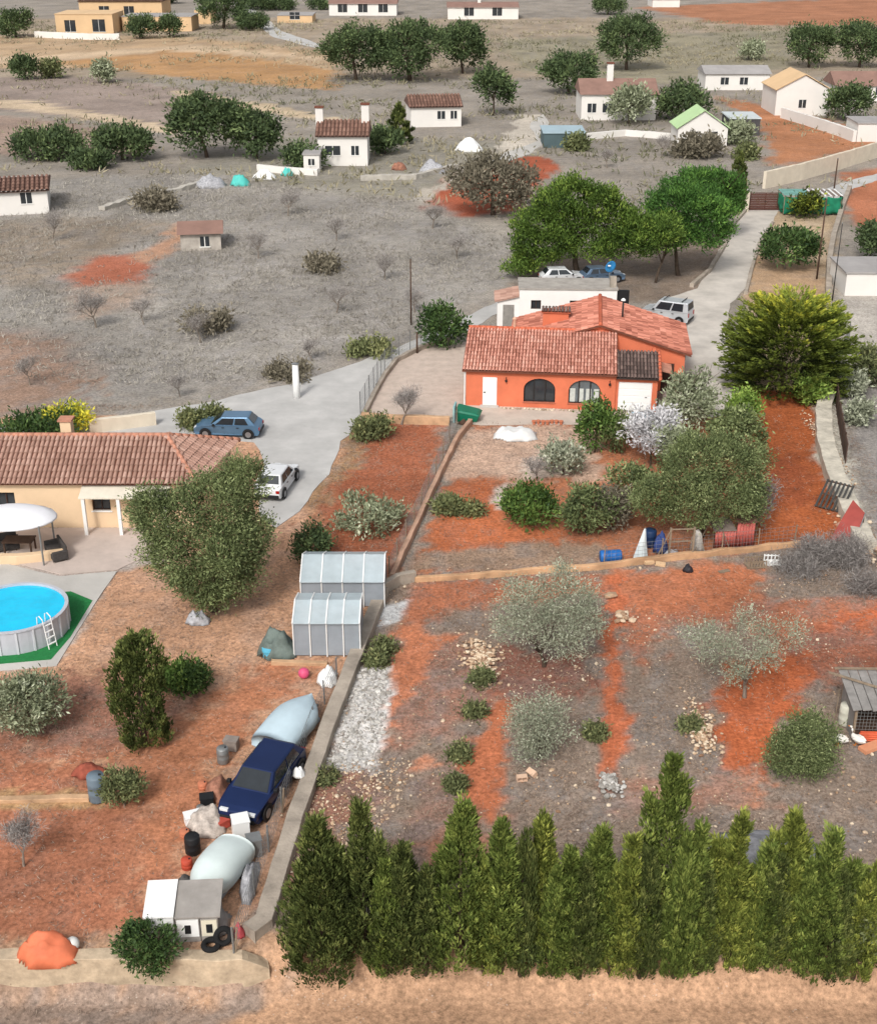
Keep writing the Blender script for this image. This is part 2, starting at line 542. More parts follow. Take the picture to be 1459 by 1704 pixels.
ca.data.foreach_set('color', np.concatenate([rgb, np.ones((len(rgb), 1))], 1).astype(np.float32).ravel())

def ground_material():
    m = bpy.data.materials.new('soil_and_dry_weeds')
    m.use_nodes = True
    n, l = m.node_tree.nodes, m.node_tree.links
    b = n['Principled BSDF']
    b.inputs['Roughness'].default_value = .95
    b.inputs['Specular IOR Level'].default_value = .08
    at = n.new('ShaderNodeAttribute')
    at.attribute_name = 'soil'
    tc = n.new('ShaderNodeTexCoord')
    def noise(sc, det, ro=.6):
        q = n.new('ShaderNodeTexNoise')
        q.inputs['Scale'].default_value, q.inputs['Detail'].default_value, q.inputs['Roughness'].default_value = sc, det, ro
        l.new(tc.outputs['Object'], q.inputs['Vector'])
        return q
    def mulc(col, fac_socket, lo, hi):
        mr = n.new('ShaderNodeMapRange')
        mr.inputs[1].default_value, mr.inputs[2].default_value = .3, .7
        mr.inputs[3].default_value, mr.inputs[4].default_value = lo, hi
        l.new(fac_socket, mr.inputs[0])
        mx = n.new('ShaderNodeVectorMath')
        mx.operation = 'SCALE'
        l.new(col, mx.inputs[0])
        l.new(mr.outputs[0], mx.inputs['Scale'])
        return mx.outputs[0]
    c = mulc(at.outputs['Color'], noise(5.5, 6, .75).outputs['Fac'], .5, 1.5)
    c = mulc(c, noise(1.1, 4, .7).outputs['Fac'], .8, 1.2)
    # scattered pale pebbles
    vo = n.new('ShaderNodeTexVoronoi')
    vo.inputs['Scale'].default_value = 7.0
    l.new(tc.outputs['Object'], vo.inputs['Vector'])
    lt = n.new('ShaderNodeMath'); lt.operation = 'LESS_THAN'; lt.inputs[1].default_value = .2
    l.new(vo.outputs['Distance'], lt.inputs[0])
    gt = n.new('ShaderNodeMath'); gt.operation = 'GREATER_THAN'; gt.inputs[1].default_value = .58
    l.new(noise(.9, 3).outputs['Fac'], gt.inputs[0])
    mm = n.new('ShaderNodeMath'); mm.operation = 'MULTIPLY'
    l.new(lt.outputs[0], mm.inputs[0]); l.new(gt.outputs[0], mm.inputs[1])
    sc = n.new('ShaderNodeMath'); sc.operation = 'MULTIPLY'; sc.inputs[1].default_value = .55
    l.new(mm.outputs[0], sc.inputs[0])
    mx = n.new('ShaderNodeMix'); mx.data_type = 'RGBA'
    l.new(sc.outputs[0], mx.inputs[0]); l.new(c, mx.inputs[6]); mx.inputs[7].default_value = (.5, .42, .36, 1)
    l.new(mx.outputs[2], b.inputs['Base Color'])
    bp = n.new('ShaderNodeBump'); bp.inputs['Strength'].default_value = .6; bp.inputs['Distance'].default_value = .08
    l.new(noise(4.5, 6, .7).outputs['Fac'], bp.inputs['Height'])
    l.new(bp.outputs['Normal'], b.inputs['Normal'])
    return m
tag(link('ground', me, ground_material()), kind='structure')

# ------------------------------------------------------------------ sheets: roads, yards
def sheet(name, pts, z, mat, jit=.12, step=1.2):
    """flat laid surface with a slightly ragged edge (world outline)"""
    out = []
    n = len(pts)
    for i in range(n):
        a, b = Vector(pts[i]), Vector(pts[(i + 1) % n])
        k = max(1, int((b - a).length / step))
        for j in range(k):
            p = a.lerp(b, j / k)
            out.append((p.x + random.uniform(-jit, jit), p.y + random.uniform(-jit, jit)))
    mb = MB()
    mb.prism(out, z - .03, z)
    return tag(mb.build(name, mat), kind='structure')

conc = M('pale_concrete', C(206, 202, 196, .74), .85, .14, .35, .25, bscale=6)
drive = M('driveway_concrete', C(214, 206, 196, .74), .85, .2, .45, .25, bscale=5)
asph = M('worn_pale_asphalt', C(202, 200, 197, .74), .9, .16, .4, .2, bscale=7)
gravel = M('pinkish_gravel', C(212, 194, 180, .74), .95, .14, 1.4, .5, bscale=14)
paving = M('patio_paving', C(214, 200, 186, .74), .85, .12, 1.0, .2)

sheet('road', PX([(-500, 790), (-300, 752), (0, 712), (150, 702), (330, 672), (480, 640), (600, 602), (692, 566), (760, 535), (830, 500), (845, 512), (775, 552), (690, 590),
                  (655, 606), (628, 640), (604, 690), (570, 735), (545, 790), (500, 850), (455, 880), (430, 860), (440, 790), (425, 735), (330, 728), (150, 722), (0, 735), (-300, 790), (-500, 830)]), .012, asph, .15)
sheet('driveway', PX([(1244, 349), (1294, 349), (1288, 365), (1262, 400), (1250, 440), (1240, 480), (1215, 505), (1205, 560), (1225, 610), (1240, 650), (1240, 690), (1110, 700), (1098, 640), (1140, 600), (1145, 540), (1080, 545), (1060, 520), (1100, 500), (1160, 480), (1185, 440), (1208, 390), (1225, 360)]), .012, drive, .1)
sheet('lane', PX([(1238, 350), (1300, 350), (1310, 338), (1400, 304), (1560, 262), (1900, 210), (1900, 240), (1500, 285), (1408, 318), (1400, 330), (1320, 352)]), .008, asph, .15)
sheet('gravel_yard', PX([(607, 692), (636, 632), (662, 598), (700, 582), (790, 566), (790, 600), (776, 640), (770, 690), (740, 697)]), .016, gravel, .05)
sheet('patio', PX([(752, 700), (772, 672), (1100, 690), (1102, 712), (1010, 708), (900, 706), (800, 708)]), .02, paving, .04)
sheet('pool_deck', PX([(-420, 900), (-60, 905), (0, 935), (100, 960), (195, 950), (170, 985), (95, 1108), (20, 1115), (-420, 1150)]), .016, conc, .05)
sheet('pool_mat', PX([(-160, 1020), (60, 990), (118, 985), (155, 1000), (118, 1060), (85, 1098), (20, 1104), (-160, 1120)]), .03, M('green_turf_mat', C(40, 130, 70), .95, .2, 8, .4), .02)
sheet('terrace', PX([(-420, 884), (0, 880), (235, 878), (258, 920), (196, 948), (100, 956), (0, 930), (-420, 900)]), .012, M('terrace_paving', C(204, 188, 178), .85, .12, .8, .2), .05)
sheet('farm_track', PX([(385, 4), (404, 2), (440, 28), (470, 52), (545, 78), (540, 84), (455, 62), (425, 38)]), .05, asph, .3, 6)
sheet('yard_track', PX([(800, 268), (846, 252), (892, 236), (880, 205), (905, 190), (912, 205), (905, 240), (880, 256), (820, 280)]), .03, conc, .3, 4)

# ------------------------------------------------------------------ low walls
def low_wall(name, label, pts, w, h, mat, h2=None, rough=.03, z0=-.3, cat='wall'):
    """cast or plastered wall along a line of ground points"""
    P = []
    for a, b in zip(pts[:-1], pts[1:]):
        a, b = Vector(a).to_2d(), Vector(b).to_2d()
        k = max(1, int((b - a).length / .8))
        P += [a.lerp(b, j / k) for j in range(k)]
    P.append(Vector(pts[-1]).to_2d())
    vs, fs = [], []
    for i, p in enumerate(P):
        d = (P[min(i + 1, len(P) - 1)] - P[max(0, i - 1)]).normalized()
        s = Vector((-d.y, d.x))
        hh = h + ((h2 or h) - h) * i / (len(P) - 1) + random.uniform(-rough, rough)
        g = zg(p.x, p.y)
        for sd_, zz in ((-1, z0), (-1, hh), (1, hh), (1, z0)):
            q = p + s * sd_ * (w / 2 + random.uniform(-rough, rough) * .6)
            vs.append((q.x, q.y, g + zz))
    for i in range(len(P) - 1):
        for k in range(4):
            fs.append((i * 4 + k, i * 4 + (k + 1) % 4, i * 4 + 4 + (k + 1) % 4, i * 4 + 4 + k))
    fs += [(0, 1, 2, 3), tuple((len(P) - 1) * 4 + k for k in (3, 2, 1, 0))]
    mb = MB()
    mb._add(vs, fs)
    o = mb.build(name, mat, bevel=.02, seg=1)
    return tag(o, label, cat) if label else o

stained = M('stained_concrete_wall', C(176, 164, 150), .9, .28, .9, .5, bscale=9)
tanwall = M('earth_stained_wall', C(206, 168, 132), .9, .34, .8, .6, bscale=6)
cream = M('cream_render', C(226, 214, 194), .85, .1, .8, .15)
low_wall('boundary_wall', 'low stained concrete boundary wall running beside the parked blue car', PX([(418, 1606), (440, 1540), (492, 1370), (556, 1190), (612, 1050), (636, 990)]), .62, .42, stained)
low_wall('boundary_wall', 'narrow upper boundary wall climbing towards the patio', PX([(652, 968), (664, 940), (700, 862), (731, 794), (760, 735), (782, 706)]), .26, .4, M('pinkish_wall', C(198, 160, 136), .9, .25, .9, .4))
low_wall('corner_wall', 'short grey wall stub at the corner of the two terraces', PX([(634, 988), (662, 972), (690, 965)]), .35, .55, stained)
low_wall('terrace_wall', 'long low tan wall between garden terrace and lower field', PX([(690, 967), (822, 959), (900, 952), (1000, 946), (1090, 934), (1200, 922), (1330, 908)]), .24, .3, M('worn_terrace_wall', C(206, 164, 126), .9, .35, .7, .6, bscale=6), rough=.06)
low_wall('retaining_wall', 'low tan retaining wall along the front of the gravel yard', PX([(602, 700), (660, 703), (748, 706)]), .35, .55, tanwall)
low_wall('yard_kerb', 'thin grey kerb wall along the left edge of the gravel yard', PX([(602, 700), (622, 660), (640, 628), (660, 602), (700, 582), (750, 566)]), .3, .35, stained)
low_wall('lane_wall', 'rough stone retaining wall above the dirt lane at bottom left', [(-30, 32.1), (-18, 32.1), (-6.4, 32.1), (-5.6, 32.3)], .5, .12, M('rubble_masonry', C(196, 176, 150), .95, .3, 1.8, .9, bscale=4), z0=-1.6, rough=.05)
low_wall('drive_kerb', 'low kerb wall on the pine side of the driveway', PX([(1240, 352), (1222, 372), (1205, 410), (1180, 452), (1150, 478)]), .35, .35, stained)
low_wall('drive_kerb', 'low stone edging on the right side of the driveway', PX([(1285, 372), (1262, 408), (1250, 450), (1240, 490)]), .3, .25, stained)
low_wall('side_wall', 'long grey concrete wall on the right beside the small dark tree', PX([(1412, 318), (1400, 350), (1385, 400), (1378, 440), (1376, 520), (1384, 600), (1388, 650)]), .5, .7, stained)
low_wall('roadside_wall', 'tall cream rendered wall along the lane behind the gate', PX([(1270, 314), (1330, 300), (1400, 280), (1470, 258), (1620, 225)]), .4, 2.1, cream)
low_wall('garden_strip_wall', 'thin tan kerb across the red soil at far left', PX([(-120, 1336), (0, 1332), (150, 1330)]), .3, .15, tanwall)
low_wall('entrance_wall', 'cream wall stub with tiled pillar beside the road behind the left house', PX([(150, 722), (170, 718), (260, 706)]), .35, .9, cream)
low_wall('bank_wall', 'pale dry bank wall curving beside the red soil lane', PX([(1378, 648), (1368, 690), (1370, 740), (1384, 790), (1408, 850), (1440, 920)]), 1.05, .6, M('dry_bank', C(206, 198, 182), .95, .25, 1.5, .8, bscale=5), rough=.08)
low_wall('field_wall', 'pale dry stone wall crossing the far fields below the tree clump', PX([(170, 350), (240, 330), (300, 318), (360, 300)]), .8, .5, M('field_stone', C(190, 184, 174), .95, .2, 1.2, .5), rough=.1)
low_wall('field_wall', 'crumbling pale wall left of the round brown tree', PX([(600, 300), (690, 298), (760, 280)]), .7, .6, MATS['field_stone'], rough=.1)
# ------------------------------------------------------------------ foliage
def unit(v):
    return v / (np.linalg.norm(v, axis=-1, keepdims=True) + 1e-9)

def leaves(P, D, L, Wd, tint, twist=None):
    """diamond leaves: base P, direction D -> verts, quads, tint"""
    n = len(P)
    r = RNG.normal(size=(n, 3))
    S = unit(np.cross(D, r))
    L, Wd = np.broadcast_to(L, n)[:, None], np.broadcast_to(Wd, n)[:, None]
    mid = P + D * L * .45
    V = np.stack([P, mid + S * Wd * .5, P + D * L, mid - S * Wd * .5], 1).reshape(-1, 3)
    Q = np.arange(n * 4).reshape(-1, 4)
    return V, Q, np.repeat(np.clip(tint, 0, 1), 4)

def clumps(lobes, cover, rc, m, L, Wd, up=.4, outw=1.0, rnd=.7, shell=.16, tvar=.2, tbase=.42, under=.35, squash=1.0):
    """leaf clumps over ellipsoid lobes (x,y,z,rx,ry,rz); cover = leaf area per crown area"""
    dens = cover / (m * L * Wd * .5)
    Ps, Ds, Ts = [], [], []
    lob = np.array(lobes, float)
    for q in lob:
        c, r = q[:3], q[3:6]
        area = 4 * math.pi * (((r[0] * r[1]) ** 1.6 + (r[0] * r[2]) ** 1.6 + (r[1] * r[2]) ** 1.6) / 3) ** (1 / 1.6)
        n = max(6, int(area * dens))
        d = unit(RNG.normal(size=(n, 3)))
        keep = (d[:, 2] > -.55) | (RNG.random(n) < under)
        d = d[keep]
        rad = 1.0 - np.abs(RNG.normal(0, shell, len(d)))
        rad *= .68 + .46 * vnoise(d[:, 0] * 2.6 + c[0] * 7, d[:, 1] * 2.6 + d[:, 2] * 3.4, int(abs(c[2] * 10)) + 5)
        cc = c + d * r * rad[:, None]
        # drop what lies deep in another lobe
        for q2 in lob:
            if q2 is not q and not np.allclose(q2, q):
                e = np.linalg.norm((cc - q2[:3]) / q2[3:6], axis=1)
                k = e > .72
                cc, d = cc[k], d[k]
        n = len(cc)
        if n == 0:
            continue
        ct = np.clip(RNG.normal(tbase, tvar, n), 0, 1)
        no = unit(d / r)
        p = np.repeat(cc, m, 0) + RNG.normal(size=(n * m, 3)) * rc * np.array([1, 1, squash])
        dd = unit(np.repeat(no, m, 0) * outw + np.array([0, 0, up]) + RNG.normal(size=(n * m, 3)) * rnd)
        Ps.append(p); Ds.append(dd); Ts.append(np.repeat(ct, m) + RNG.normal(0, .05, n * m))
    P, D, T = np.concatenate(Ps), np.concatenate(Ds), np.concatenate(Ts)
    n = len(P)
    return leaves(P, D, L * RNG.uniform(.7, 1.25, n), Wd * RNG.uniform(.7, 1.25, n), T)

def limb_tree(h, r, n=5, spread=.6, levels=2, seed=0, z0=.3, kink=.18, up=.55):
    """trunk with limbs; returns MB and limb tips"""
    rd = random.Random(seed)
    mb, tips = MB(), []
    def grow(p, d, L, rr, lev):
        pts, rs = [p], [rr]
        k = 4 if lev == 0 else 3
        for i in range(k):
            d = (d + Vector((rd.uniform(-1, 1), rd.uniform(-1, 1), rd.uniform(-.3, .6))) * kink).normalized()
            p = p + d * L / k
            pts.append(p)
            rs.append(rr * (1 - .55 * (i + 1) / k))
        mb.tube(pts, rs, 7 if lev == 0 else (5 if lev == 1 else 3))
        tips.append(p)
        if lev < levels:
            m = n if lev == 0 else max(2, n - 1)
            for j in range(m):
                f = 1 if j == 0 else rd.uniform(.45, 1)
                q = pts[0].lerp(pts[-1], f) if lev else pts[min(len(pts) - 1, 2 + int(f * 2.5))]
                a = 6.283 * j / m + rd.uniform(-.5, .5)
                dd = Vector((math.cos(a) * spread, math.sin(a) * spread, up + rd.uniform(-.2, .3)))
                dd = (dd + d * .5).normalized()
                grow(q, dd, L * rd.uniform(.5, .8), rr * .5, lev + 1)
    grow(Vector((0, 0, -.15)), Vector((rd.uniform(-.1, .1), rd.uniform(-.1, .1), 1)), h * z0 + .15, r, 0)
    return mb, tips

bark = M('grey_brown_bark', C(92, 78, 66), .95, .3, 3, .6)
barkp = M('pale_grey_bark', C(140, 128, 116), .95, .25, 3, .5)

def K(r, g, b):
    return C(r, g, b, 1.4)
LM = dict(
    pine=MT('pine_needles', K(34, 50, 18), K(122, 140, 62), .7, .12, mid=K(74, 96, 40)),
    pine2=MT('pine_needles_bright', K(32, 54, 22), K(104, 138, 62), .7, .12, mid=K(62, 94, 42)),
    cyp=MT('cypress_sprays', K(34, 42, 16), K(138, 148, 76), .75, .12, mid=K(80, 94, 42)),
    cypy=MT('cypress_sprays_yellowish', K(40, 46, 18), K(152, 156, 76), .75, .12, mid=K(92, 102, 44)),
    cypd=MT('cypress_sprays_dark', K(28, 34, 16), K(116, 122, 68), .75, .12, mid=K(64, 74, 36)),
    gold=MT('golden_conifer_sprays', K(32, 42, 18), K(206, 196, 70), .7, .2, mid=K(104, 116, 46)),
    olive=MT('olive_leaves', K(78, 84, 62), K(176, 180, 156), .65, .12, mid=K(124, 130, 104)),
    oliveg=MT('greener_olive_leaves', K(52, 62, 38), K(150, 158, 112), .65, .12, mid=K(96, 106, 68)),
    silver=MT('grey_dusty_leaves', K(92, 96, 80), K(176, 178, 160), .75, .12, mid=K(132, 136, 116)),
    dark=MT('dark_glossy_leaves', K(28, 44, 22), K(98, 118, 66), .55, .12, mid=K(56, 76, 40)),
    citrus=MT('citrus_leaves', K(34, 54, 22), K(124, 144, 74), .55, .12, mid=K(72, 94, 44)),
    evergreen=MT('distant_evergreen_leaves', K(40, 52, 34), K(104, 118, 76), .8, .12, mid=K(68, 82, 52)),
    brownish=MT('dry_brown_twigs', K(76, 72, 60), K(134, 126, 110), .85, .1, mid=K(102, 96, 82)),
    white=MT('white_blossom', C(170, 170, 170), C(250, 248, 248), .7, .12, mid=C(224, 222, 224)),
    grey=MT('dead_grey_twigs', C(110, 104, 100), C(196, 190, 184), .9, .0, mid=C(150, 144, 140)),
    lime=MT('fresh_lime_leaves', K(64, 84, 34), K(168, 184, 100), .6, .12, mid=K(112, 136, 62)),
    weed=MT('weedy_green_leaves', K(62, 68, 44), K(138, 138, 94), .8, .12, mid=K(94, 100, 66)),
    straw=MT('dry_straw', C(120, 104, 88), C(220, 206, 184), .9, .0, mid=C(168, 150, 132)),
)

def crown(name, V, mat, parent):
    me = fast_mesh(name, V[0], V[1], tint=V[2])
    return link(name, me, mat, parent)

def tree(name, label, base, lobes, leaf, trunk=(2.0, .16), cover=2.0, rc=.22, m=26, L=.3, Wd=.12, group=None, cat='tree', bk=None, levels=2, **kw):
    """trunk with limbs + leafy crown; lobes in metres from the base"""
    o = thing(name, label, cat, base, 0, group)
    rd = random.Random(int(abs(base[0] * 91 + base[1] * 53)))
    sat = []                                          # small outlying sprigs break the outline
    for q in lobes:
        for _ in range(2):
            a, e, k_ = rd.uniform(0, 6.283), rd.uniform(.0, 1.2), rd.uniform(.26, .46)
            sat.append((q[0] + math.cos(a) * math.cos(e) * q[3] * .95, q[1] + math.sin(a) * math.cos(e) * q[4] * .95, max(.1, q[2] + math.sin(e) * q[5] * .95), q[3] * k_, q[4] * k_, q[5] * k_))
    lobes = list(lobes) + sat
    mb, tips = limb_tree(trunk[0] / .3, trunk[1], 5, .7, levels, seed=int(abs(base[0] * 100 + base[1] * 37)))
    mb.build('trunk', bk or bark, o, smooth=True)
    crown('crown', clumps(lobes, cover, rc, m, L, Wd, **kw), LM[leaf], o)
    return o

def blob_lobes(w, h, n=6, seed=0, z0=.5, lift=.0):
    """several unequal lobes filling a crown w wide and h high from height lift"""
    rd = random.Random(seed)
    out = [(0, 0, lift + h * .52, w * .36, w * .36, h * .45)]
    for i in range(n):
        a = 6.283 * i / n + rd.uniform(-.4, .4)
        rr = w * rd.uniform(.2, .3)
        s = w * rd.uniform(.17, .25)
        out.append((math.cos(a) * rr, math.sin(a) * rr, lift + h * rd.uniform(.3, .72), s, s, s * rd.uniform(.75, 1.05) * min(1.2, h / w + .2)))
    return out

def bush(name, label, px, py, wpx, hpx, leaf, seed=0, lift=0.0, trunk=None, cover=1.5, rc=None, m=26, L=None, Wd=None, cat='shrub', group=None, nl=6, bk=None, depth=None, **kw):
    """plant given by the pixel of its foot and its size in the photograph"""
    b = G(px, py)
    s = ppm(b)
    w = wpx / s
    L = L or min(.7, max(.12, 7.8 / s))
    Wd = Wd or L * .42
    rc = rc or L * .85
    ang = PITCH + math.atan((py - 852) / F_PX)
    h = max(.25, (hpx - (w * .5) * s * math.sin(ang) * .55) / (s * math.cos(ang)))
    lf = lift * h
    lob = blob_lobes(w, h - lf, nl, seed, lift=lf)
    return tree(name, label, b, lob, leaf, trunk or (max(.3, lf + (h - lf) * .4), max(.03, w * .03)), cover, rc, m, L, Wd, group, cat, bk, **kw)

# ---- cypresses
def cypress_mesh(h, r, seed, leaf_l=.2, leaf_w=.07, n=11000, tip=.9, lean=0.0, belly=.3):
    """flame-shaped crown: hundreds of upright tufts on an uneven cone, a few shoots breaking the outline"""
    g = np.random.default_rng(seed)
    per = 22
    nt_ = n // per
    prof = lambda u: np.where(u < belly, .86 + .14 * u / belly, np.clip((1 - u) / (1 - belly), 0, 1) ** tip)
    # more tufts where the cone is wide
    uu = np.linspace(0, .985, 400)
    cdf = np.cumsum(prof(uu) + .12)
    u = np.interp(g.random(nt_) * cdf[-1], cdf, uu)
    a = g.uniform(0, 2 * np.pi, nt_)
    lump = .6 + .62 * vnoise(a * 2.1 + seed * 3.1, u * h * .55, seed) + .14 * (vnoise(a * 5.1, u * h * 2.4, seed + 7) - .5)
    rad = r * prof(u) * lump * g.uniform(.72, 1.05, nt_)
    c = np.stack([np.cos(a) * rad, np.sin(a) * rad, u * h * .97], 1)
    # secondary leaders: short spires beside the main one
    for k in range(3):
        b_, rr, top = g.uniform(0, 2 * np.pi), r * g.uniform(.3, .55), h * g.uniform(.62, .86)
        q = int(nt_ * .07)
        v = g.random(q)
        w = .16 * (1 - v) + .02
        an = g.uniform(0, 2 * np.pi, q)
        c = np.concatenate([c, np.stack([np.cos(b_) * rr + np.cos(an) * w, np.sin(b_) * rr + np.sin(an) * w, top - (1 - v) * h * .2], 1)])
        a = np.concatenate([a, an])
    q = int(nt_ * .06)                               # the leader itself
    v = g.random(q)
    an = g.uniform(0, 2 * np.pi, q)
    w = (.05 + .1 * r) * (1 - v) + .015
    c = np.concatenate([c, np.stack([np.cos(an) * w, np.sin(an) * w, h * (.84 + .16 * v) - .12], 1)])
    a = np.concatenate([a, an])
    N = len(c)
    tu = np.clip(g.normal(.45, .24, N), 0, 1) * .6 + .4 * vnoise(a * 2.3, c[:, 2] * 1.1, seed + 3)
    th = g.uniform(.3, .62, N) * (.55 + .25 * r)     # tuft length
    s = g.random((N, per))
    ang = g.uniform(0, 2 * np.pi, (N, per))
    wid = (.16 * (1 - s) ** .8 + .015) * (th / .45)[:, None]
    ax = np.stack([np.cos(a) * .32, np.sin(a) * .32, np.ones(N)], 1) + g.normal(size=(N, 3)) * .16
    ax = unit(ax)
    P = c[:, None] + ax[:, None] * (s * th[:, None])[..., None]
    P[..., 0] += np.cos(ang) * wid
    P[..., 1] += np.sin(ang) * wid
    D = ax[:, None] * 1.0 + np.stack([np.cos(ang) * .34, np.sin(ang) * .34, np.zeros_like(ang)], -1) + g.normal(size=(N, per, 3)) * .13
    T = tu[:, None] + .3 * (s - .45) + g.normal(0, .05, (N, per))
    P, D, T = P.reshape(-1, 3), unit(D.reshape(-1, 3)), T.ravel()
    P[:, 0] += lean * P[:, 2]
    nn = len(P)
    V, Q, tt = leaves(P, D, leaf_l * .8 * g.uniform(.7, 1.4, nn), leaf_w * g.uniform(.7, 1.3, nn), T)
    return fast_mesh('crown', V, Q, tint=tt)

def cypress(label, base, h, r, leaf, seed, n=11000, group=None, tip=.9, belly=.3, L=.2, Wd=.07, name='cypress'):
    o = thing(name, label, 'tree', base, 0, group)
    mb = MB()
    mb.tube([(0, 0, -.2), (.02, 0, h * .3), (0, .02, h * .7)], [.1 + r * .05, .08, .03], 7)
    mb.build('trunk', bark, o, smooth=True)
    link('crown', cypress_mesh(h, r, seed, L, Wd, n, tip, random.uniform(-.015, .015), belly), LM[leaf], o)
    return o

ORD = ['first', 'second', 'third', 'fourth', 'fifth', 'sixth', 'seventh', 'eighth', 'ninth', 'tenth', 'eleventh', 'twelfth', 'thirteenth', 'fourteenth', 'fifteenth', 'sixteenth', 'seventeenth', 'eighteenth', 'nineteenth', 'twentieth']
CYP = [  # top x, top y, base x, width px, leaf, tip power, belly, look
    (540, 1366, 535, 138, 'cypd', .55, .35, 'broad blunt dark cypress at the left end of the hedge row'),
    (592, 1342, 604, 112, 'cypd', .9, .3, 'dark pointed cypress, second from the left end of the hedge row'),
    (672, 1410, 668, 86, 'cypd', .5, .4, 'short round-topped dark cypress, third from the left in the hedge row'),
    (770, 1343, 765, 150, 'cyp', .75, .3, 'wide bushy green cypress, fourth from the left in the hedge row'),
    (836, 1368, 834, 84, 'cyp', .6, .35, 'slender rounded cypress just right of the wide bushy fourth one'),
    (902, 1362, 900, 86, 'cypy', .8, .3, 'yellow-green pointed cypress, sixth from the left in the hedge row'),
    (945, 1418, 944, 66, 'cyp', .55, .4, 'small blunt cypress between the yellow-green sixth and the eighth in the row'),
    (1000, 1380, 992, 92, 'cyp', .6, .35, 'green cypress with leaning top, two left of the tallest cypress'),
    (1043, 1394, 1042, 62, 'cypy', .6, .35, 'narrow yellowish cypress immediately left of the tallest cypress'),
    (1097, 1264, 1098, 128, 'cyp', 1.0, .25, 'tallest cypress of the hedge row, a high narrow spire'),
    (1145, 1376, 1148, 60, 'cyp', .7, .35, 'slim cypress immediately right of the tallest cypress'),
    (1185, 1404, 1186, 86, 'cypy', .45, .4, 'broad yellow-green cypress, second right of the tallest one'),
    (1217, 1356, 1218, 56, 'cypy', .9, .3, 'thin pointed yellowish cypress in front of the grey net heap'),
    (1236, 1450, 1236, 54, 'cypy', .8, .3, 'short yellowish cypress standing low in the right part of the row'),
    (1268, 1412, 1266, 66, 'cyp', .6, .35, 'low blunt cypress left of the olive-brown pointed one'),
    (1303, 1356, 1304, 96, 'cypy', .8, .3, 'olive-brown pointed cypress below the grey net heap'),
    (1362, 1390, 1362, 96, 'cyp', .75, .3, 'fresh green cypress, third from the right end of the hedge row'),
    (1410, 1446, 1410, 96, 'cyp', .4, .45, 'low bushy cypress, second from the right end of the hedge row'),
    (1452, 1446, 1456, 76, 'cypy', .8, .3, 'bright yellow-green cypress cut by the right edge of the photo'),
]
for i, (tx, ty, bx_, w, lf, tp, bl, lab) in enumerate(CYP):
    Yb = 32.45 + (.3 if i % 2 else -.1) + random.uniform(-.1, .1)
    zb = zg(0, Yb)
    zt_ = zrow(Yb, ty)
    d = Yb * CP + (CAM_H - zb - 2) * SP
    Xb = (bx_ - 729.5) * d / F_PX
    hh = zt_ - zb
    cypress(lab, (Xb, Yb, zb), hh, w / 2 / (F_PX / d) * .98, lf, 100 + i, n=int(5400 + 56 * w), group='cypresses of the near hedge row', tip=tp + .42, belly=bl * .75, L=.25, Wd=.054)

FILL = [(515, 1440, 80, 'low dark cypress growing out of the left side of the broad blunt one'), (642, 1440, 76, 'low filler cypress between the dark pointed and the short round-topped one'), (708, 1448, 80, 'low filler cypress left of the wide bushy fourth one'), (806, 1440, 70, 'low filler cypress right of the wide bushy fourth one'), (868, 1392, 60, 'thin low cypress left of the yellow-green sixth one'), (922, 1452, 70, 'low filler cypress right of the yellow-green sixth one'),
        (968, 1440, 70, 'low filler cypress left of the one with the leaning top'), (1020, 1450, 66, 'low filler cypress right of the one with the leaning top'), (1070, 1420, 70, 'low filler cypress at the left shoulder of the tallest one'), (1128, 1400, 70, 'low filler cypress at the right shoulder of the tallest one'), (1168, 1450, 66, 'low filler cypress below the broad yellow-green one'), (1252, 1460, 66, 'low filler cypress right of the short yellowish one'), (1286, 1430, 70, 'low filler cypress left below the olive-brown one'), (1334, 1440, 76, 'low filler cypress right of the olive-brown one'), (1388, 1452, 76, 'low filler cypress right of the fresh green one'), (1432, 1470, 80, 'low filler cypress left of the cut-off one at the right edge')]
FM = []
for i, (tx, ty, w, lab) in enumerate(FILL):
    Yb = 32.2 + random.uniform(-.1, .1)
    zb = zg(0, Yb)
    d = Yb * CP + (CAM_H - zb - 2) * SP
    o = thing('cypress', lab, 'tree', ((tx - 729.5) * d / F_PX, Yb, zb), random.uniform(0, 6), 'cypresses of the near hedge row')
    hh, rr = zrow(Yb, ty) - zb, w / 2 / (F_PX / d) * .84
    if i < 4:                                         # four models, the other fillers share their meshes at their own size
        FM.append((cypress_mesh(4.4, .75, 160 + i, .24, .053, 7000, .95, 0, .35),))
    mb = MB()
    mb.tube([(0, 0, -.2), (.02, 0, hh * .3), (0, .02, hh * .7)], [.1, .07, .03], 7)
    mb.build('trunk', bark, o, smooth=True)
    me_ = FM[i % 4][0]
    c_ = bpy.data.objects.new('crown', me_)
    COL.objects.link(c_)
    c_.parent = o
    c_.scale = (rr / .75, rr / .75, hh / 4.4)
    if not me_.materials:
        me_.materials.append(LM[('cypd', 'cyp', 'cypd', 'cypy')[i % 4]])
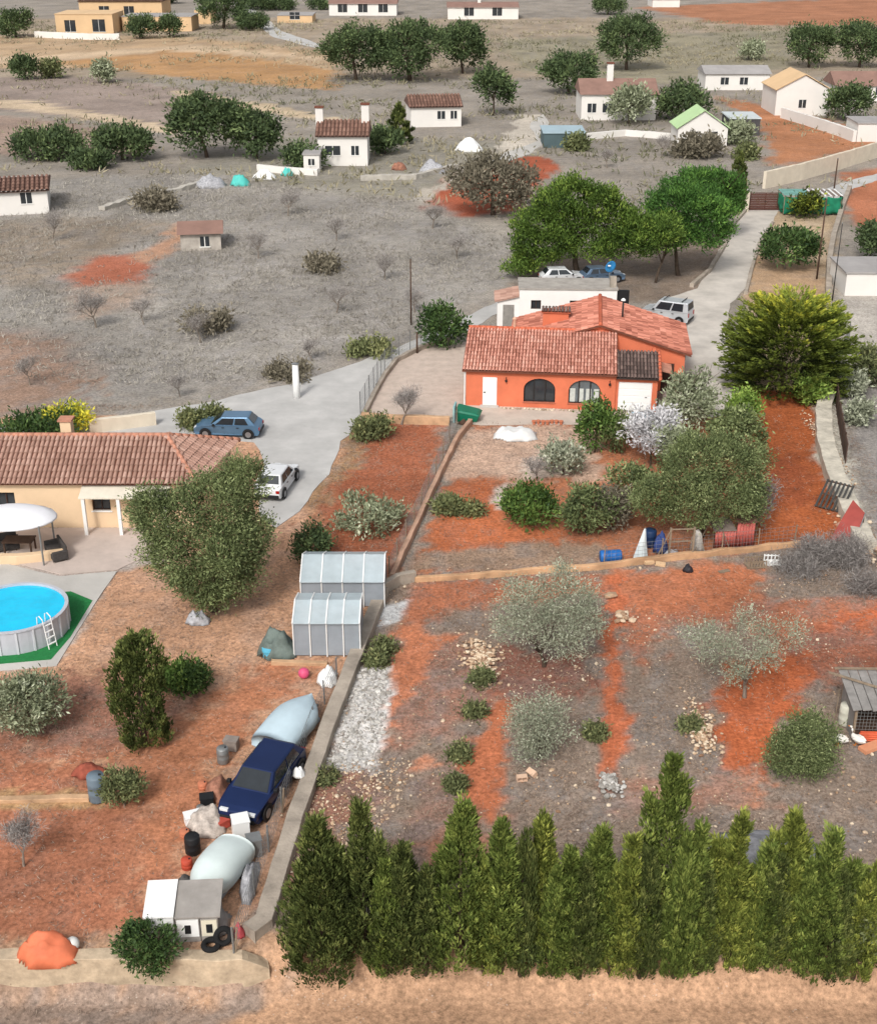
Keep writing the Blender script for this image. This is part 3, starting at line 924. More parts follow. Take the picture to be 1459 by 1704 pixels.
# leafy shoots at the foot of the row
FOOT = [(1130, 1560, 90, 90, 'lime', 'pale leafy shrub at the foot of the tallest cypress'), (1205, 1575, 90, 80, 'weed', 'dull green shrub below the thin pointed cypress'),
        (1290, 1580, 110, 90, 'lime', 'yellowish leafy shrub below the olive-brown cypress'), (1385, 1580, 120, 110, 'weed', 'broad leafy shrub near the right end of the hedge foot'),
        (1450, 1600, 110, 120, 'weed', 'leafy shrub in the bottom right corner under the hedge'), (1000, 1590, 90, 60, 'cyp', 'low green shrub below the middle of the cypress hedge'),
        (870, 1596, 90, 50, 'cypd', 'dark low shrub under the middle left of the hedge')]
for i, (x, y, w, h, lf, lab) in enumerate(FOOT):
    bush('hedge_shrub', lab, x, y + 34, w, h, lf, seed=300 + i, group='shrubs at the hedge foot', nl=5)

# ---- pines by the driveway
def pine(label, px, py, lobes_px, trunk_h, tr, leaf, depth=1.0, cover=1.9, name='pine_tree'):
    b = G(px, py)
    s = ppm(b)
    lob = []
    for k, (cx, cy, rx, ry) in enumerate(lobes_px):
        dy = random.uniform(-.25, .25) * rx / s
        z = zrow(b.y + dy, cy)
        lob.append(((cx - px) / s, dy, z, rx / s, rx / s * depth, ry / s * .98))
    return tree(name, label, b, lob, leaf, (trunk_h, tr), cover=cover, rc=.36, m=40, L=.34, Wd=.12, up=.75, outw=.7, rnd=.5, under=.12, tvar=.22, shell=.1, squash=.7)

pine('large spreading pine behind the white outbuilding, leftmost of the pines', 962, 462,
     [(950, 330, 40, 30), (985, 345, 40, 32), (920, 345, 38, 32), (1012, 365, 36, 34), (895, 375, 36, 30), (945, 370, 46, 34), (980, 390, 46, 34), (1030, 395, 36, 30), (912, 405, 44, 26), (880, 408, 32, 20), (960, 412, 46, 18), (1010, 410, 40, 18), (1045, 410, 34, 18), (890, 428, 34, 12), (866, 444, 26, 8)], 3.2, .34, 'pine')
pine('young pine with thin trunks between the large pine and the rounded pine', 1090, 470, [(1070, 404, 30, 22), (1095, 390, 34, 28), (1060, 385, 30, 28)], 2.6, .14, 'pine')
pine('dense rounded bright green pine beside the driveway', 1128, 458, [(1130, 340, 38, 32), (1102, 352, 32, 30), (1158, 352, 36, 32), (1120, 380, 40, 32), (1165, 385, 36, 30), (1140, 396, 42, 22), (1100, 392, 34, 22), (1182, 375, 26, 28)], 3.4, .24, 'pine2')
pine('rounded green pine nearest the gate', 1192, 398, [(1175, 306, 32, 24), (1145, 308, 30, 22), (1203, 318, 26, 28), (1190, 340, 32, 28), (1160, 330, 34, 26), (1122, 318, 30, 22), (1214, 342, 16, 24)], 3.6, .2, 'pine2')
b = G(1222, 352)
cypress('slim dark cypress rising behind the pines beside the gate', b, zrow(b.y, 256), 1.05, 'cypd', 211, n=5000, L=.34, Wd=.13, name='cypress')

# ---- big golden conifer right of the house: long pointed sprays
def spray_conifer(label, px, py, wpx, toprow, seed=5):
    """broad conifer of long flat pointed sprays whose tips lie on a squat dome"""
    b = G(px, py)
    s = ppm(b)
    h, R = zrow(b.y, toprow), wpx / 2 / s
    g = np.random.default_rng(seed)
    N, per = 860, 66
    a = g.uniform(0, 2 * np.pi, N)
    hb = g.random(N) ** .85                              # height of the tip, 0..1
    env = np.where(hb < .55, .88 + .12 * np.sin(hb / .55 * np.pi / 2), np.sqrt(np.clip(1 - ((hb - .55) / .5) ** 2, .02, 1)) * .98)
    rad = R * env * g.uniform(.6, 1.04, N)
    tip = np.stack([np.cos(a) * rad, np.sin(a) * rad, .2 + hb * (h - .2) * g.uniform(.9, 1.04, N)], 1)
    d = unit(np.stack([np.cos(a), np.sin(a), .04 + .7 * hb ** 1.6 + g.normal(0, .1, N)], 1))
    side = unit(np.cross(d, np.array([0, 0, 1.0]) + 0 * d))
    upv = unit(np.cross(side, d))
    Lb = R * g.uniform(.3, .48, N)
    t = g.random((N, per)) ** .8
    w = .42 * (1 - t) ** .75 + .02
    sg = np.where(g.random((N, per)) < .5, -1.0, 1.0)
    off = np.sqrt(g.random((N, per)))
    P = tip[:, None] - d[:, None] * (Lb[:, None] * (1 - t))[..., None] + side[:, None] * (sg * w * off)[..., None] + upv[:, None] * (g.normal(0, .05, (N, per)))[..., None]
    P[..., 2] -= .12 * (1 - t) ** 2 * Lb[:, None] * 0.4
    D = d[:, None] * 1.0 + side[:, None] * (sg * .55)[..., None] + g.normal(size=(N, per, 3)) * .14 + np.array([0, 0, .08])
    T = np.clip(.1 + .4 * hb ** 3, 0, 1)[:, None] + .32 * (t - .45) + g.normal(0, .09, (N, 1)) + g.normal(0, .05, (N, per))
    P, D, T = P.reshape(-1, 3), unit(D.reshape(-1, 3)), T.ravel()
    P[:, 2] = np.maximum(P[:, 2], .08)
    o = thing('golden_conifer', label, 'tree', b)
    mb, _ = limb_tree(h * .8, .26, 7, .8, 1, seed=3, up=.3)
    mb.build('trunk', bark, o, smooth=True)
    n = len(P)
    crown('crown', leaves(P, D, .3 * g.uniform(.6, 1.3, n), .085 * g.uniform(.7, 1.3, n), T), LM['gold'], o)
    return o
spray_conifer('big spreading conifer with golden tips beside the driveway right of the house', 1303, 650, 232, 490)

# ---- garden trees
bush('small_round_tree', 'dense dark round shrub at the back corner of the gravel yard', 738, 576, 76, 70, 'dark', 11)
bush('carob_tree', 'small dark spreading tree with pale trunk left of the utility pole', 1305, 448, 104, 66, 'dark', 12, lift=.25, trunk=(1.5, .12), bk=barkp, cat='tree')
bush('citrus_tree', 'dark green citrus tree in front of the arched windows', 988, 752, 60, 92, 'citrus', 13, cat='tree')
bush('citrus_tree', 'leafy green shrub right of the citrus tree below the garage door', 1022, 752, 62, 66, 'oliveg', 14, cat='shrub')
bush('blossom_tree', 'white blossoming tree in front of the garage door', 1082, 776, 88, 96, 'white', 15, cover=1.5, lift=.2, trunk=(1.4, .08), cat='tree', shell=.35)
bush('grey_olive_tree', 'upright grey-green tree at the corner of the garage', 1146, 720, 92, 106, 'olive', 16, lift=.1, trunk=(2.2, .1), cat='tree')
b = G(1165, 892)
s_ = ppm(b)
def L_(cx, cy, rx, ry, dy=0):
    return ((cx - 1165) / s_, dy, zrow(b.y + dy, cy), rx / s_, rx / s_, ry / s_)
tree('olive_tree', 'largest bushy olive tree standing over the garden pens', b,
     [L_(1140, 770, 50, 40), L_(1195, 765, 46, 46, .4), L_(1120, 815, 50, 40, -.5), L_(1185, 825, 54, 42, -.7), L_(1228, 795, 34, 46, .2), L_(1080, 830, 40, 34), L_(1225, 840, 34, 34, -.4), L_(1150, 845, 44, 28, -.6)],
     'oliveg', (1.6, .24), cover=1.5, rc=.22, m=34, L=.18, Wd=.062, cat='tree', tvar=.2)
bush('olive_tree', 'slim olive tree rising behind the big olive towards the driveway', 1218, 768, 84, 96, 'oliveg', 17, lift=.12, trunk=(1.6, .1), cat='tree', cover=1.2, nl=8)
bush('olive_tree', 'grey olive tree between the white blossom and the big olive', 1120, 790, 70, 84, 'olive', 26, lift=.12, trunk=(1.4, .08), cat='tree', cover=1.0, nl=8)
bush('olive_shrub', 'low olive shrub left below the white blossom tree', 1050, 830, 64, 60, 'oliveg', 27, cover=1.0)
bush('lemon_tree', 'rounded dark lemon tree on the red garden soil', 882, 872, 100, 72, 'citrus', 18, cat='tree')
bush('brown_shrub', 'brownish dry shrub between lemon tree and olive tree', 975, 885, 96, 84, 'oliveg', 19, tbase=.3)
bush('brown_shrub', 'dry tan shrub under the left side of the big olive', 1020, 880, 60, 70, 'brownish', 20)
bush('leafy_shrub', 'bright green leafy plant at the foot of the driveway beside the conifer', 1232, 716, 56, 66, 'lime', 21)
bush('leafy_shrub', 'green sword-leaved plant under the right side of the conifer', 1348, 672, 44, 40, 'lime', 22)
bush('grey_shrub', 'silvery bush left of the blossom tree beside the path', 935, 790, 70, 60, 'silver', 23, cover=1.0)
bush('grey_shrub', 'grey-green bush hanging over the pens below the big olive', 1255, 880, 50, 90, 'grey', 24, cover=1.2, Wd=.04, L=.3)
# lower field
def field_olive(label, px, py, lobes, leaf, dens, seed, th=1.0, tr=.11, L=.14, Wd=.042, m=16, bk=None, shell=.42):
    b = G(px, py)
    s = ppm(b)
    lob = [((cx - px) / s, dy, max(.25, zrow(b.y + dy, cy)), rx / s, rx / s, ry / s) for cx, cy, rx, ry, dy in lobes]
    return tree('olive_tree', label, b, lob, leaf, (th, tr), cover=dens, rc=.2, m=m, L=L, Wd=Wd, shell=shell, bk=bk, under=.6, levels=3, rnd=.9)
field_olive('wispy grey-green olive tree in the lower field below the tan wall', 905, 1108,
            [(855, 1040, 44, 30, 0), (905, 1030, 50, 36, .2), (955, 1020, 46, 40, .1), (930, 1060, 50, 30, -.4), (870, 1000, 46, 34, .6), (940, 985, 44, 36, .7), (985, 1040, 20, 24, 0)], 'silver', .5, 1, th=.9)
field_olive('sparse grey olive tree with open crown in the middle right of the lower field', 1238, 1160,
            [(1158, 1062, 34, 32, 0), (1195, 1080, 36, 34, .2), (1228, 1040, 22, 36, .3), (1255, 1095, 34, 32, -.5), (1318, 1062, 24, 26, .2), (1215, 1115, 28, 26, -.4), (1265, 1055, 24, 26, .4)], 'silver', .32, 2, th=.8, bk=barkp)
field_olive('small pale olive bush behind the two loose blocks', 896, 1262,
            [(875, 1190, 30, 26, .2), (910, 1185, 30, 28, .3), (895, 1220, 44, 30, 0), (925, 1215, 26, 28, 0), (880, 1245, 26, 16, -.1)], 'silver', .6, 3, th=.5, tr=.06, L=.13)
field_olive('compact green bush beside the two white geese', 1330, 1284,
            [(1345, 1225, 34, 32, .1), (1315, 1240, 30, 26, 0), (1300, 1262, 28, 22, -.2), (1340, 1258, 36, 24, -.2), (1360, 1235, 18, 24, 0)], 'oliveg', 1.9, 4, th=.4, tr=.06, L=.13, Wd=.045, shell=.2)
# ------------------------------------------------------------------ roofs of barrel tiles
def tile_mesh(o, u, v, W, L, tw=.22, tl=.42, r=.095, clip=None, seed=0, tl_lo=.15, tl_hi=.85):
    """barrel tiles on a slope: o top corner, u along the eave, v down the slope; clip = polygon in (u, v) metres"""
    g = np.random.default_rng(seed)
    o, u, v = np.array(o, float), np.array(u, float), np.array(v, float)
    u, v = u / np.linalg.norm(u), v / np.linalg.norm(v)
    w = np.cross(u, v)
    if w[2] < 0:
        w = -w
    nu, nv = max(1, int(W / tw)), max(1, int(L / tl))
    tw, tl = W / nu, L / nv
    A, B = np.meshgrid((np.arange(nu) + .5) * tw, (np.arange(nv)) * tl)
    A, B = A.ravel(), B.ravel()
    if clip is not None:
        k = sdf(clip, A, B + tl * .5) < .05
        A, B = A[k], B[k]
    n = len(A)
    ang = np.linspace(0, math.pi, 6)
    cu, cw = np.cos(ang), np.sin(ang)
    jit = g.normal(0, .008, (n, 2))
    V = np.zeros((n, 12, 3))
    for e, (bb, rr, lift) in enumerate(((-.04, r * .86, .0), (tl + .03, r * 1.05, .035))):
        for k in range(6):
            V[:, e * 6 + k] = o + np.outer(A + cu[k] * rr + jit[:, e], u) + np.outer(B + bb, v) + np.outer(np.full(n, cw[k] * rr * 1.05 + lift), w)
    q = []
    for k in range(5):
        q.append([k, k + 1, 6 + k + 1, 6 + k])
    q = np.array(q)
    Q = (q[None] + (np.arange(n) * 12)[:, None, None]).reshape(-1, 4)
    row = g.random(n) * .6 + .4 * vnoise(A * 1.1, B * 1.1, seed)
    T = np.repeat(tl_lo + (tl_hi - tl_lo) * row, 12)
    return V.reshape(-1, 3), Q, T

def join(ms):
    V, Q, T, k = [], [], [], 0
    for v, q, t in ms:
        V.append(v); Q.append(q + k); T.append(t); k += len(v)
    return np.concatenate(V), np.concatenate(Q), np.concatenate(T)

def tiles_on(parent, ms, mat, name='tile_covering'):
    V, Q, T = join(ms)
    o = link(name, fast_mesh(name, V, Q, tint=T, smooth=True), mat, parent)
    return tag(o, kind='stuff')

tile_new = MT('terracotta_tiles', C(146, 84, 66), C(252, 204, 184), .85, mid=C(224, 158, 138))
tile_old = MT('weathered_tiles', C(134, 74, 60), C(248, 188, 166), .85, mid=C(214, 140, 118))
tile_dark = MT('sooty_tiles', C(72, 60, 56), C(168, 142, 132), .85, mid=C(116, 98, 92))
tile_far = MT('pale_brown_tiles', C(146, 112, 98), C(214, 180, 164), .9, mid=C(184, 146, 130))
roofbed = M('roof_mortar', C(120, 74, 58), .95, .2, 3)
roofbed_d = M('roof_mortar_dark', C(66, 56, 52), .95, .2, 3)
orange = M('orange_render', C(224, 124, 90), .85, .13, .55, .15)
white = M('white_render', C(240, 238, 234, .84), .8, .05, .6, .1)
whitep = M('white_paint', C(242, 242, 240, .84), .5, .03, .8)
glass = MG('window_glass', (.03, .035, .04))
glass_g = MG('grey_window_glass', (.12, .14, .15), .12)
darkin = M('dark_interior', C(44, 36, 34), .9, .2, 2)
brownf = M('brown_frame', C(70, 48, 40), .6, .15, 3)
curtain = M('pale_curtain', C(206, 210, 204), .9, .12, 5)
iron = M('dark_iron', C(52, 50, 50), .6, .2, 4, metal=.3)
galv = M('galvanised_steel', C(150, 152, 152), .5, .15, 3, metal=.5)
timber = M('weathered_timber', C(150, 132, 112), .9, .25, 3, .3)
timber_d = M('dark_timber', C(86, 66, 54), .9, .25, 3, .3)

# ------------------------------------------------------------------ the orange house
HP, HR = Vector((1.88, 83.9, 0)), math.radians(-6.2)
ho = thing('house', 'orange rendered house with barrel tiled roofs and two arched windows', 'house', HP, HR)
EW, RW, DW, LW = 2.72, 4.2, 4.5, 10.15          # wing eave, ridge, depth, length
EM, RM = 2.9, 4.75                               # main body eave, ridge
M0, M1, MV0, MV1, MR = 3.0, 15.0, 4.45, 11.4, 9.0

# front wall of the wing with two arched openings and a door opening
def arch_outline(x0, x1, z0, zs, n=12):
    """opening with an elliptical head"""
    c, r = (x0 + x1) / 2, (x1 - x0) / 2
    pts = [(x1, z0), (x0, z0), (x0, zs)]
    for i in range(1, n):
        a = math.pi - math.pi * i / n
        pts.append((c + r * math.cos(a), zs + r * .72 * math.sin(a)))
    pts.append((x1, zs))
    return pts
A1, A2 = (3.95, 6.1), (7.0, 9.15)
mb = MB()
th = .35
def wallstrip(x0, x1, z0, z1):
    mb.box(x0, 0, z0, x1, th, z1)
wallstrip(0, 1.15, -.2, EW)
wallstrip(1.15, 2.12, 2.1, EW)
wallstrip(2.12, A1[0], -.2, EW)
wallstrip(A1[1], A2[0], -.2, EW)
wallstrip(A2[1], LW, -.2, EW)
for a in (A1, A2):
    c, r, zs = (a[0] + a[1]) / 2, (a[1] - a[0]) / 2, 1.35
    n = 12
    for i in range(n):
        t0, t1 = math.pi - math.pi * i / n, math.pi - math.pi * (i + 1) / n
        xa, xb = c + r * math.cos(t0), c + r * math.cos(t1)
        za, zb_ = zs + r * .72 * math.sin(t0), zs + r * .72 * math.sin(t1)
        mb.hexa([(xa, 0, za), (xb, 0, zb_), (xb, th, zb_), (xa, th, za), (xa, 0, EW), (xb, 0, EW), (xb, th, EW), (xa, th, EW)])
    mb.box(a[0], 0, -.2, a[1], th, .42)
mb.build('wall', orange, ho)
mb = MB()
# side and back walls of the wing (sloping heads), main body
mb.extr([(0, th, -.2), (0, DW, -.2), (0, DW, RW - .05), (0, th, EW + .02)], (.3, 0, 0))
mb.box(.3, DW - .3, -.2, M0, DW, RW - .06)
mb.build('side_wall', orange, ho)
mb = MB()
mb.extr([(LW - .3, th, -.2), (LW - .3, MV0, -.2), (LW - .3, MV0, RW - .05), (LW - .3, th, EW + .02)], (.298, 0, 0))
mb.build('party_wall', orange, ho)
mb = MB()
mb.extr([(M0, MV0, -.2), (M1, MV0, -.2), (M1, MV0, EM), (MR, MV0, RM - .02), (M0, MV0, EM)], (0, .35, 0))
mb.extr([(M0, MV1 - .35, -.2), (M1, MV1 - .35, -.2), (M1, MV1 - .35, EM), (MR, MV1 - .35, RM - .02), (M0, MV1 - .35, EM)], (0, .35, 0))
mb.box(M1 - .35, MV0 + .35, -.2, M1 - .002, MV1 - .35, EM - .02)
mb.box(M0 + .002, MV0 + .35, -.2, M0 + .35, MV1 - .35, EM - .02)
mb.build('gable_wall', orange, ho)
# roofs: bed slabs and tiles
def slab(name, pts, th_, mat, parent):
    q = MB()
    q.extr(pts, (0, 0, -th_))
    return q.build(name, mat, parent)
wing_roof = slab('roof', [(-.25, -.3, EW + .02 - .1), (LW + .05, -.3, EW + .02 - .1), (LW + .05, DW, RW), (-.25, DW, RW)], .12, roofbed, ho)
k = (RW - EW + .08) / (DW + .3)
tiles_on(wing_roof, [tile_mesh((-.25, DW, RW + .01), (1, 0, 0), (0, -(DW + .3), -(RW - EW + .08)), LW + .3, math.hypot(DW + .34, RW - EW + .08), seed=1)], tile_new)
mb = MB()
for i in range(26):
    x = -.2 + i * .4
    mb.tube([(x, DW, RW + .04), (x + .42, DW, RW + .055)], .13, 8)
mb.build('ridge_tiles', M('ridge_terracotta', C(206, 110, 80), .85, .25, 2), wing_roof, smooth=True)
sl = (RM - EM) / (MR - M0)
main_r = slab('roof', [(MR, MV0 - .3, RM), (M1 + .4, MV0 - .3, EM - .4 * sl), (M1 + .4, MV1 + .3, EM - .4 * sl), (MR, MV1 + .3, RM)], .12, roofbed, ho)
main_l = slab('roof', [(MR, MV0 - .3, RM), (MR, MV1 + .3, RM), (M0 - .4, MV1 + .3, EM - .4 * sl), (M0 - .4, MV0 - .3, EM - .4 * sl)], .12, roofbed, ho)
Ls = math.hypot(M1 + .4 - MR, RM - EM + .4 * sl)
tiles_on(main_r, [tile_mesh((MR, MV0 - .3, RM + .01), (0, 1, 0), (M1 + .4 - MR, 0, -(RM - EM + .4 * sl)), MV1 - MV0 + .6, Ls, seed=2, tl_lo=.0, tl_hi=.75)], tile_old)
tiles_on(main_l, [tile_mesh((MR, MV0 - .3, RM + .01), (0, 1, 0), (-(M1 + .4 - MR), 0, -(RM - EM + .4 * sl)), MV1 - MV0 + .6, Ls, seed=3, tl_lo=.0, tl_hi=.75)], tile_old)
mb = MB()
for i in range(19):
    y = MV0 - .3 + i * .4
    mb.tube([(MR, y, RM + .04), (MR, y + .42, RM + .06)], .14, 8)
mb.build('ridge_tiles', MATS['ridge_terracotta'], main_r, smooth=True)
# garage bay with the darker roof
GU0, GU1 = LW, 12.95
mb = MB()
mb.box(GU0 + .002, .15, -.2, GU0 + .2, .4, 2.35)
mb.box(GU0 + .2, .15, 2.05, GU1 - .35, .4, 2.35)
mb.box(GU1 - .35, .15, -.2, GU1, .4, 2.35)
mb.extr([(GU1 - .25, .4, -.2), (GU1 - .25, MV0 - .002, -.2), (GU1 - .25, MV0 - .002, 3.2), (GU1 - .25, .4, 2.35)], (.248, 0, 0))
mb.build('garage_wall', orange, ho)
gr = slab('roof', [(GU0 + .02, -.15, 2.42), (GU1 + .2, -.15, 2.42), (GU1 + .2, 3.0, 3.32), (GU0 + .02, 3.0, 3.32)], .1, roofbed_d, ho)
tiles_on(gr, [tile_mesh((GU0 + .02, 3.0, 3.33), (1, 0, 0), (0, -3.15, -.9), GU1 - GU0 + .2, 3.3, seed=4)], tile_dark)
mb = MB()
for i in range(8):
    y = 3.0 - i * .42
    mb.tube([(GU1 + .14, y, 3.38 - i * .12), (GU1 + .14, y - .44, 3.39 - (i + 1) * .12)], .11, 8)
mb.build('verge_tiles', MATS['ridge_terracotta'], gr, smooth=True)
mb = MB()
mb.box(GU0 + .2, .22, -.0, GU1 - .35, .27, 2.05)
gd = mb.build('garage_door', whitep, ho)
for i in range(4):
    q = MB(); q.box(GU0 + .24, .2, .06 + i * .5, GU1 - .39, .222, .5 + i * .5)
    q.build('panel', whitep, gd, bevel=.012, seg=1)
q = MB(); q.box(GU1 - .8, .17, .95, GU1 - .66, .2, 1.0); q.build('handle', iron, gd)
# side canopy and dark door on the right wall
mb = MB(); mb.extr([(GU1 + .02, 2.2, 2.35), (GU1 + 1.1, 2.2, 2.1), (GU1 + 1.1, 4.1, 2.1), (GU1 + .02, 4.1, 2.35)], (0, 0, -.08))
mb.build('canopy', M('canopy_tile', C(206, 150, 128), .85, .2, 3), ho)
mb = MB(); mb.box(M1 - .001, 5.6, 0, M1 + .04, 6.5, 2.1); mb.build('side_door', brownf, ho)
mb = MB(); mb.box(GU1 + .5, MV0 - .03, 0, GU1 + 1.35, MV0 + .001, 2.05); mb.build('back_door', brownf, ho)
# white front door (steel) on a step
mb = MB(); mb.box(1.15, -.03, .1, 2.12, .04, 2.1); d = mb.build('door', whitep, ho, bevel=.01, seg=1)
for x0, z0, x1, z1 in ((1.25, .22, 2.02, .95), (1.25, 1.08, 2.02, 1.98)):
    q = MB(); q.box(x0, -.045, z0, x1, -.028, z1); q.build('panel', whitep, d, bevel=.008, seg=1)
q = MB(); q.box(1.22, -.09, 1.0, 1.34, -.03, 1.05); q.build('handle', iron, d)
mb = MB(); mb.box(1.0, -.35, -.05, 2.25, 0, .1); mb.build('step', conc, ho)
# glazing in the arches
def arch_window(a, cur):
    x0, x1 = a
    zs, r = 1.35, (x1 - x0) / 2
    mb = MB(); mb.extr([(x, .2, z) for x, z in arch_outline(x0, x1, .42, zs)], (0, .03, 0))
    w = mb.build('window', glass_g if cur else glass, ho)
    fr = MB()
    for f in (0.02, .32, .68, .98):
        x = x0 + (x1 - x0) * f
        top = zs + r * .72 * math.sqrt(max(0, 1 - ((x - (x0 + x1) / 2) / r) ** 2)) - .02
        fr.box(x - .045, .14, .42, x + .045, .2, top)
    fr.box(x0, .14, .42, x1, .2, .5)
    fr.build('frame', iron, w)
    if cur:
        for f in (.04, .3, .55, .8):
            q = MB()
            n = 8
            for i in range(n):
                xx = x0 + (x1 - x0) * (f + .17 * i / n)
                q.box(xx, .165 + .012 * (i % 2), .5, xx + (x1 - x0) * .17 / n, .19 + .012 * (i % 2), 1.45)
            q.build('curtain', curtain, w)
    q = MB(); q.box(x0 - .05, -.06, .36, x1 + .05, .12, .43); q.build('sill', M('terracotta_sill', C(190, 110, 84), .8, .15, 3), w)
arch_window(A1, False)
arch_window(A2, True)
# chimney stack with tiled head, flue pipe on the right slope, wall lamp
mb = MB(); mb.box(4.9, 7.4, 2.9, 6.75, 8.2, 4.62); ch = mb.build('chimney', orange, ho)
mb = MB(); mb.box(4.78, 7.28, 4.6, 6.87, 8.32, 4.68); mb.build('cap', MATS['ridge_terracotta'], ch)
tiles_on(ch, [tile_mesh((4.75, 7.8, 4.86), (1, 0, 0), (0, -.6, -.16), 2.15, .62, seed=6)], tile_dark)
tiles_on(ch, [tile_mesh((4.75, 7.8, 4.86), (1, 0, 0), (0, .6, -.16), 2.15, .62, seed=7)], tile_dark)
mb = MB(); mb.tube([(10.6, 7.7, 3.9), (10.6, 7.7, 5.55)], .07, 10); fl = mb.build('flue_pipe', iron, ho, smooth=True)
mb = MB(); mb.lathe([(.02, .0), (.17, .02), (.17, .1), (.05, .2)], 14, (10.6, 7.7, 5.55)); mb.build('cowl', whitep, fl, smooth=True)
for x in (2.75, 9.75):
    mb = MB(); mb.tube([(x, 0, 2.15), (x, -.14, 2.12), (x, -.14, 1.98)], .025, 6); l_ = mb.build('wall_lamp', iron, ho)
    mb = MB(); mb.lathe([(.04, 0), (.09, -.02), (.07, -.16), (.02, -.18)], 8, (x, -.14, 2.0)); mb.build('lamp_shade', iron, l_)
mb = MB(); mb.tube([(-.08, -.1, EW - .25), (-.08, -.1, 0)], .045, 8); mb.build('downpipe', whitep, ho)
mb = MB(); mb.tube([(3.0, 4.5, 4.2), (3.0, 4.5, 4.9)], .1, 8); mb.lathe([(.16, 0), (.16, .05), (.03, .18)], 8, (3.0, 4.5, 4.9)); mb.build('vent_stack', M('pale_terracotta', C(214, 170, 146), .85, .1, 3), ho)
# small planting bed kerb and stones at the wall foot
mb = MB()
for i in range(70):
    mb.stone((random.uniform(2.4, 9.8), -.35 + random.uniform(-.1, .1), .05), random.uniform(.06, .14))
o = mb.build('edging_stones', MT('pale_stone', C(150, 128, 108), C(236, 222, 200), .95), ho, tint=True); tag(o, kind='stuff')

# ------------------------------------------------------------------ white outbuilding behind
wb = thing('outbuilding', 'flat roofed white outbuilding with two small windows behind the orange house', 'building', (6.5, 101.5, 0), math.radians(-2))
mb = MB()
W_, D_, H_ = 7.8, 3.3, 3.35
wins = [(.95, 1.75), (4.05, 4.85)]
xs = 0
for a, b_ in wins:
    mb.box(xs, 0, -.2, a, .3, H_); mb.box(a, 0, -.2, b_, .3, 1.75); mb.box(a, 0, 2.5, b_, .3, H_); xs = b_
mb.box(xs, 0, -.2, W_, .3, H_)
mb.box(.002, .3, -.2, .3, D_, H_); mb.box(W_ - .3, .3, -.2, W_ - .002, D_, H_); mb.box(.3, D_ - .3, -.2, W_ - .3, D_ - .002, H_)
mb.build('wall', white, wb)
mb = MB(); mb.box(-.08, -.06, H_ + .002, W_ + .08, D_ + .06, H_ + .14); rf = mb.build('roof', M('grey_roof_felt', C(172, 166, 158), .95, .22, 1.2, .3), wb)
mb = MB(); mb.box(W_ - .55, .4, H_ + .14, W_ - .05, 1.0, H_ + .95); mb.build('chimney', M('mottled_plaster', C(176, 166, 152), .9, .3, 2, .3), rf)
for a, b_ in wins:
    mb = MB(); mb.box(a, .2, 1.75, b_, .24, 2.5); w = mb.build('window', glass, wb)
    q = MB()
    for x in (a + .03, (a + b_) / 2, b_ - .03): q.box(x - .03, .14, 1.75, x + .03, .2, 2.5)
    q.box(a, .14, 1.75, b_, .2, 1.81); q.box(a, .14, 2.44, b_, .2, 2.5)
    q.build('frame', brownf, w)
mb = MB(); mb.box(W_ + .05, .2, 0, W_ + 1.0, .5, 3.3); mb.build('dark_tank', M('black_plastic', C(34, 34, 36), .6, .2, 2), wb)
# annex
mb = MB(); mb.extr([(-1.75, .2, -.2), (-.002, .2, -.2), (-.002, .2, 2.75), (-1.75, .2, 2.35)], (0, 2.6, 0)); an = mb.build('annex', white, wb)
mb = MB(); mb.extr([(-1.95, .02, 2.36), (-.01, .02, 2.82), (-.01, 3.0, 2.82), (-1.95, 3.0, 2.36)], (0, 0, -.08)); r2 = mb.build('annex_roof', M('annex_bed', C(186, 150, 134), .95, .15, 3), wb)
tiles_on(r2, [tile_mesh((-.01, .05, 2.83), (0, 1, 0), (-1.94, 0, -.46), 2.9, 2.0, seed=8)], tile_far)
mb = MB(); mb.box(-1.3, .16, 0, -.4, .2, 2.05); dr = mb.build('door', M('grey_door', C(150, 146, 140), .7, .15, 3), wb)
for i in range(2):
    q = MB(); q.box(-1.22 + i * .42, .14, .15, -.9 + i * .42, .162, 1.95); q.build('panel', MATS['grey_door'], dr, bevel=.01, seg=1)
# blue dish on a mast
t = thing('satellite_dish', 'bright blue round dish on a mast above the white outbuilding', 'dish', (14.0, 104.2, 3.25))
mb = MB(); mb.tube([(0, 0, 0), (0, 0, 1.15)], .035, 8); mb.build('mast', galv, t)
mb = MB()
for i in range(5):
    pass
mb.lathe([(.02, .10), (.2, .07), (.38, .02), (.5, -.06), (.49, -.075), (.3, -.0), (.02, .06)], 20)
ds = mb.build('dish', M('sky_blue_paint', C(60, 150, 214), .5, .1, 4), t, (0, -.12, 1.35), smooth=True); ds.rotation_euler = (math.radians(-78), 0, math.radians(25))
mb = MB(); mb.lathe([(.1, .0), (.14, .04), (.1, .1)], 10); q = mb.build('receiver', whitep, t, (-.1, -.35, 1.4))
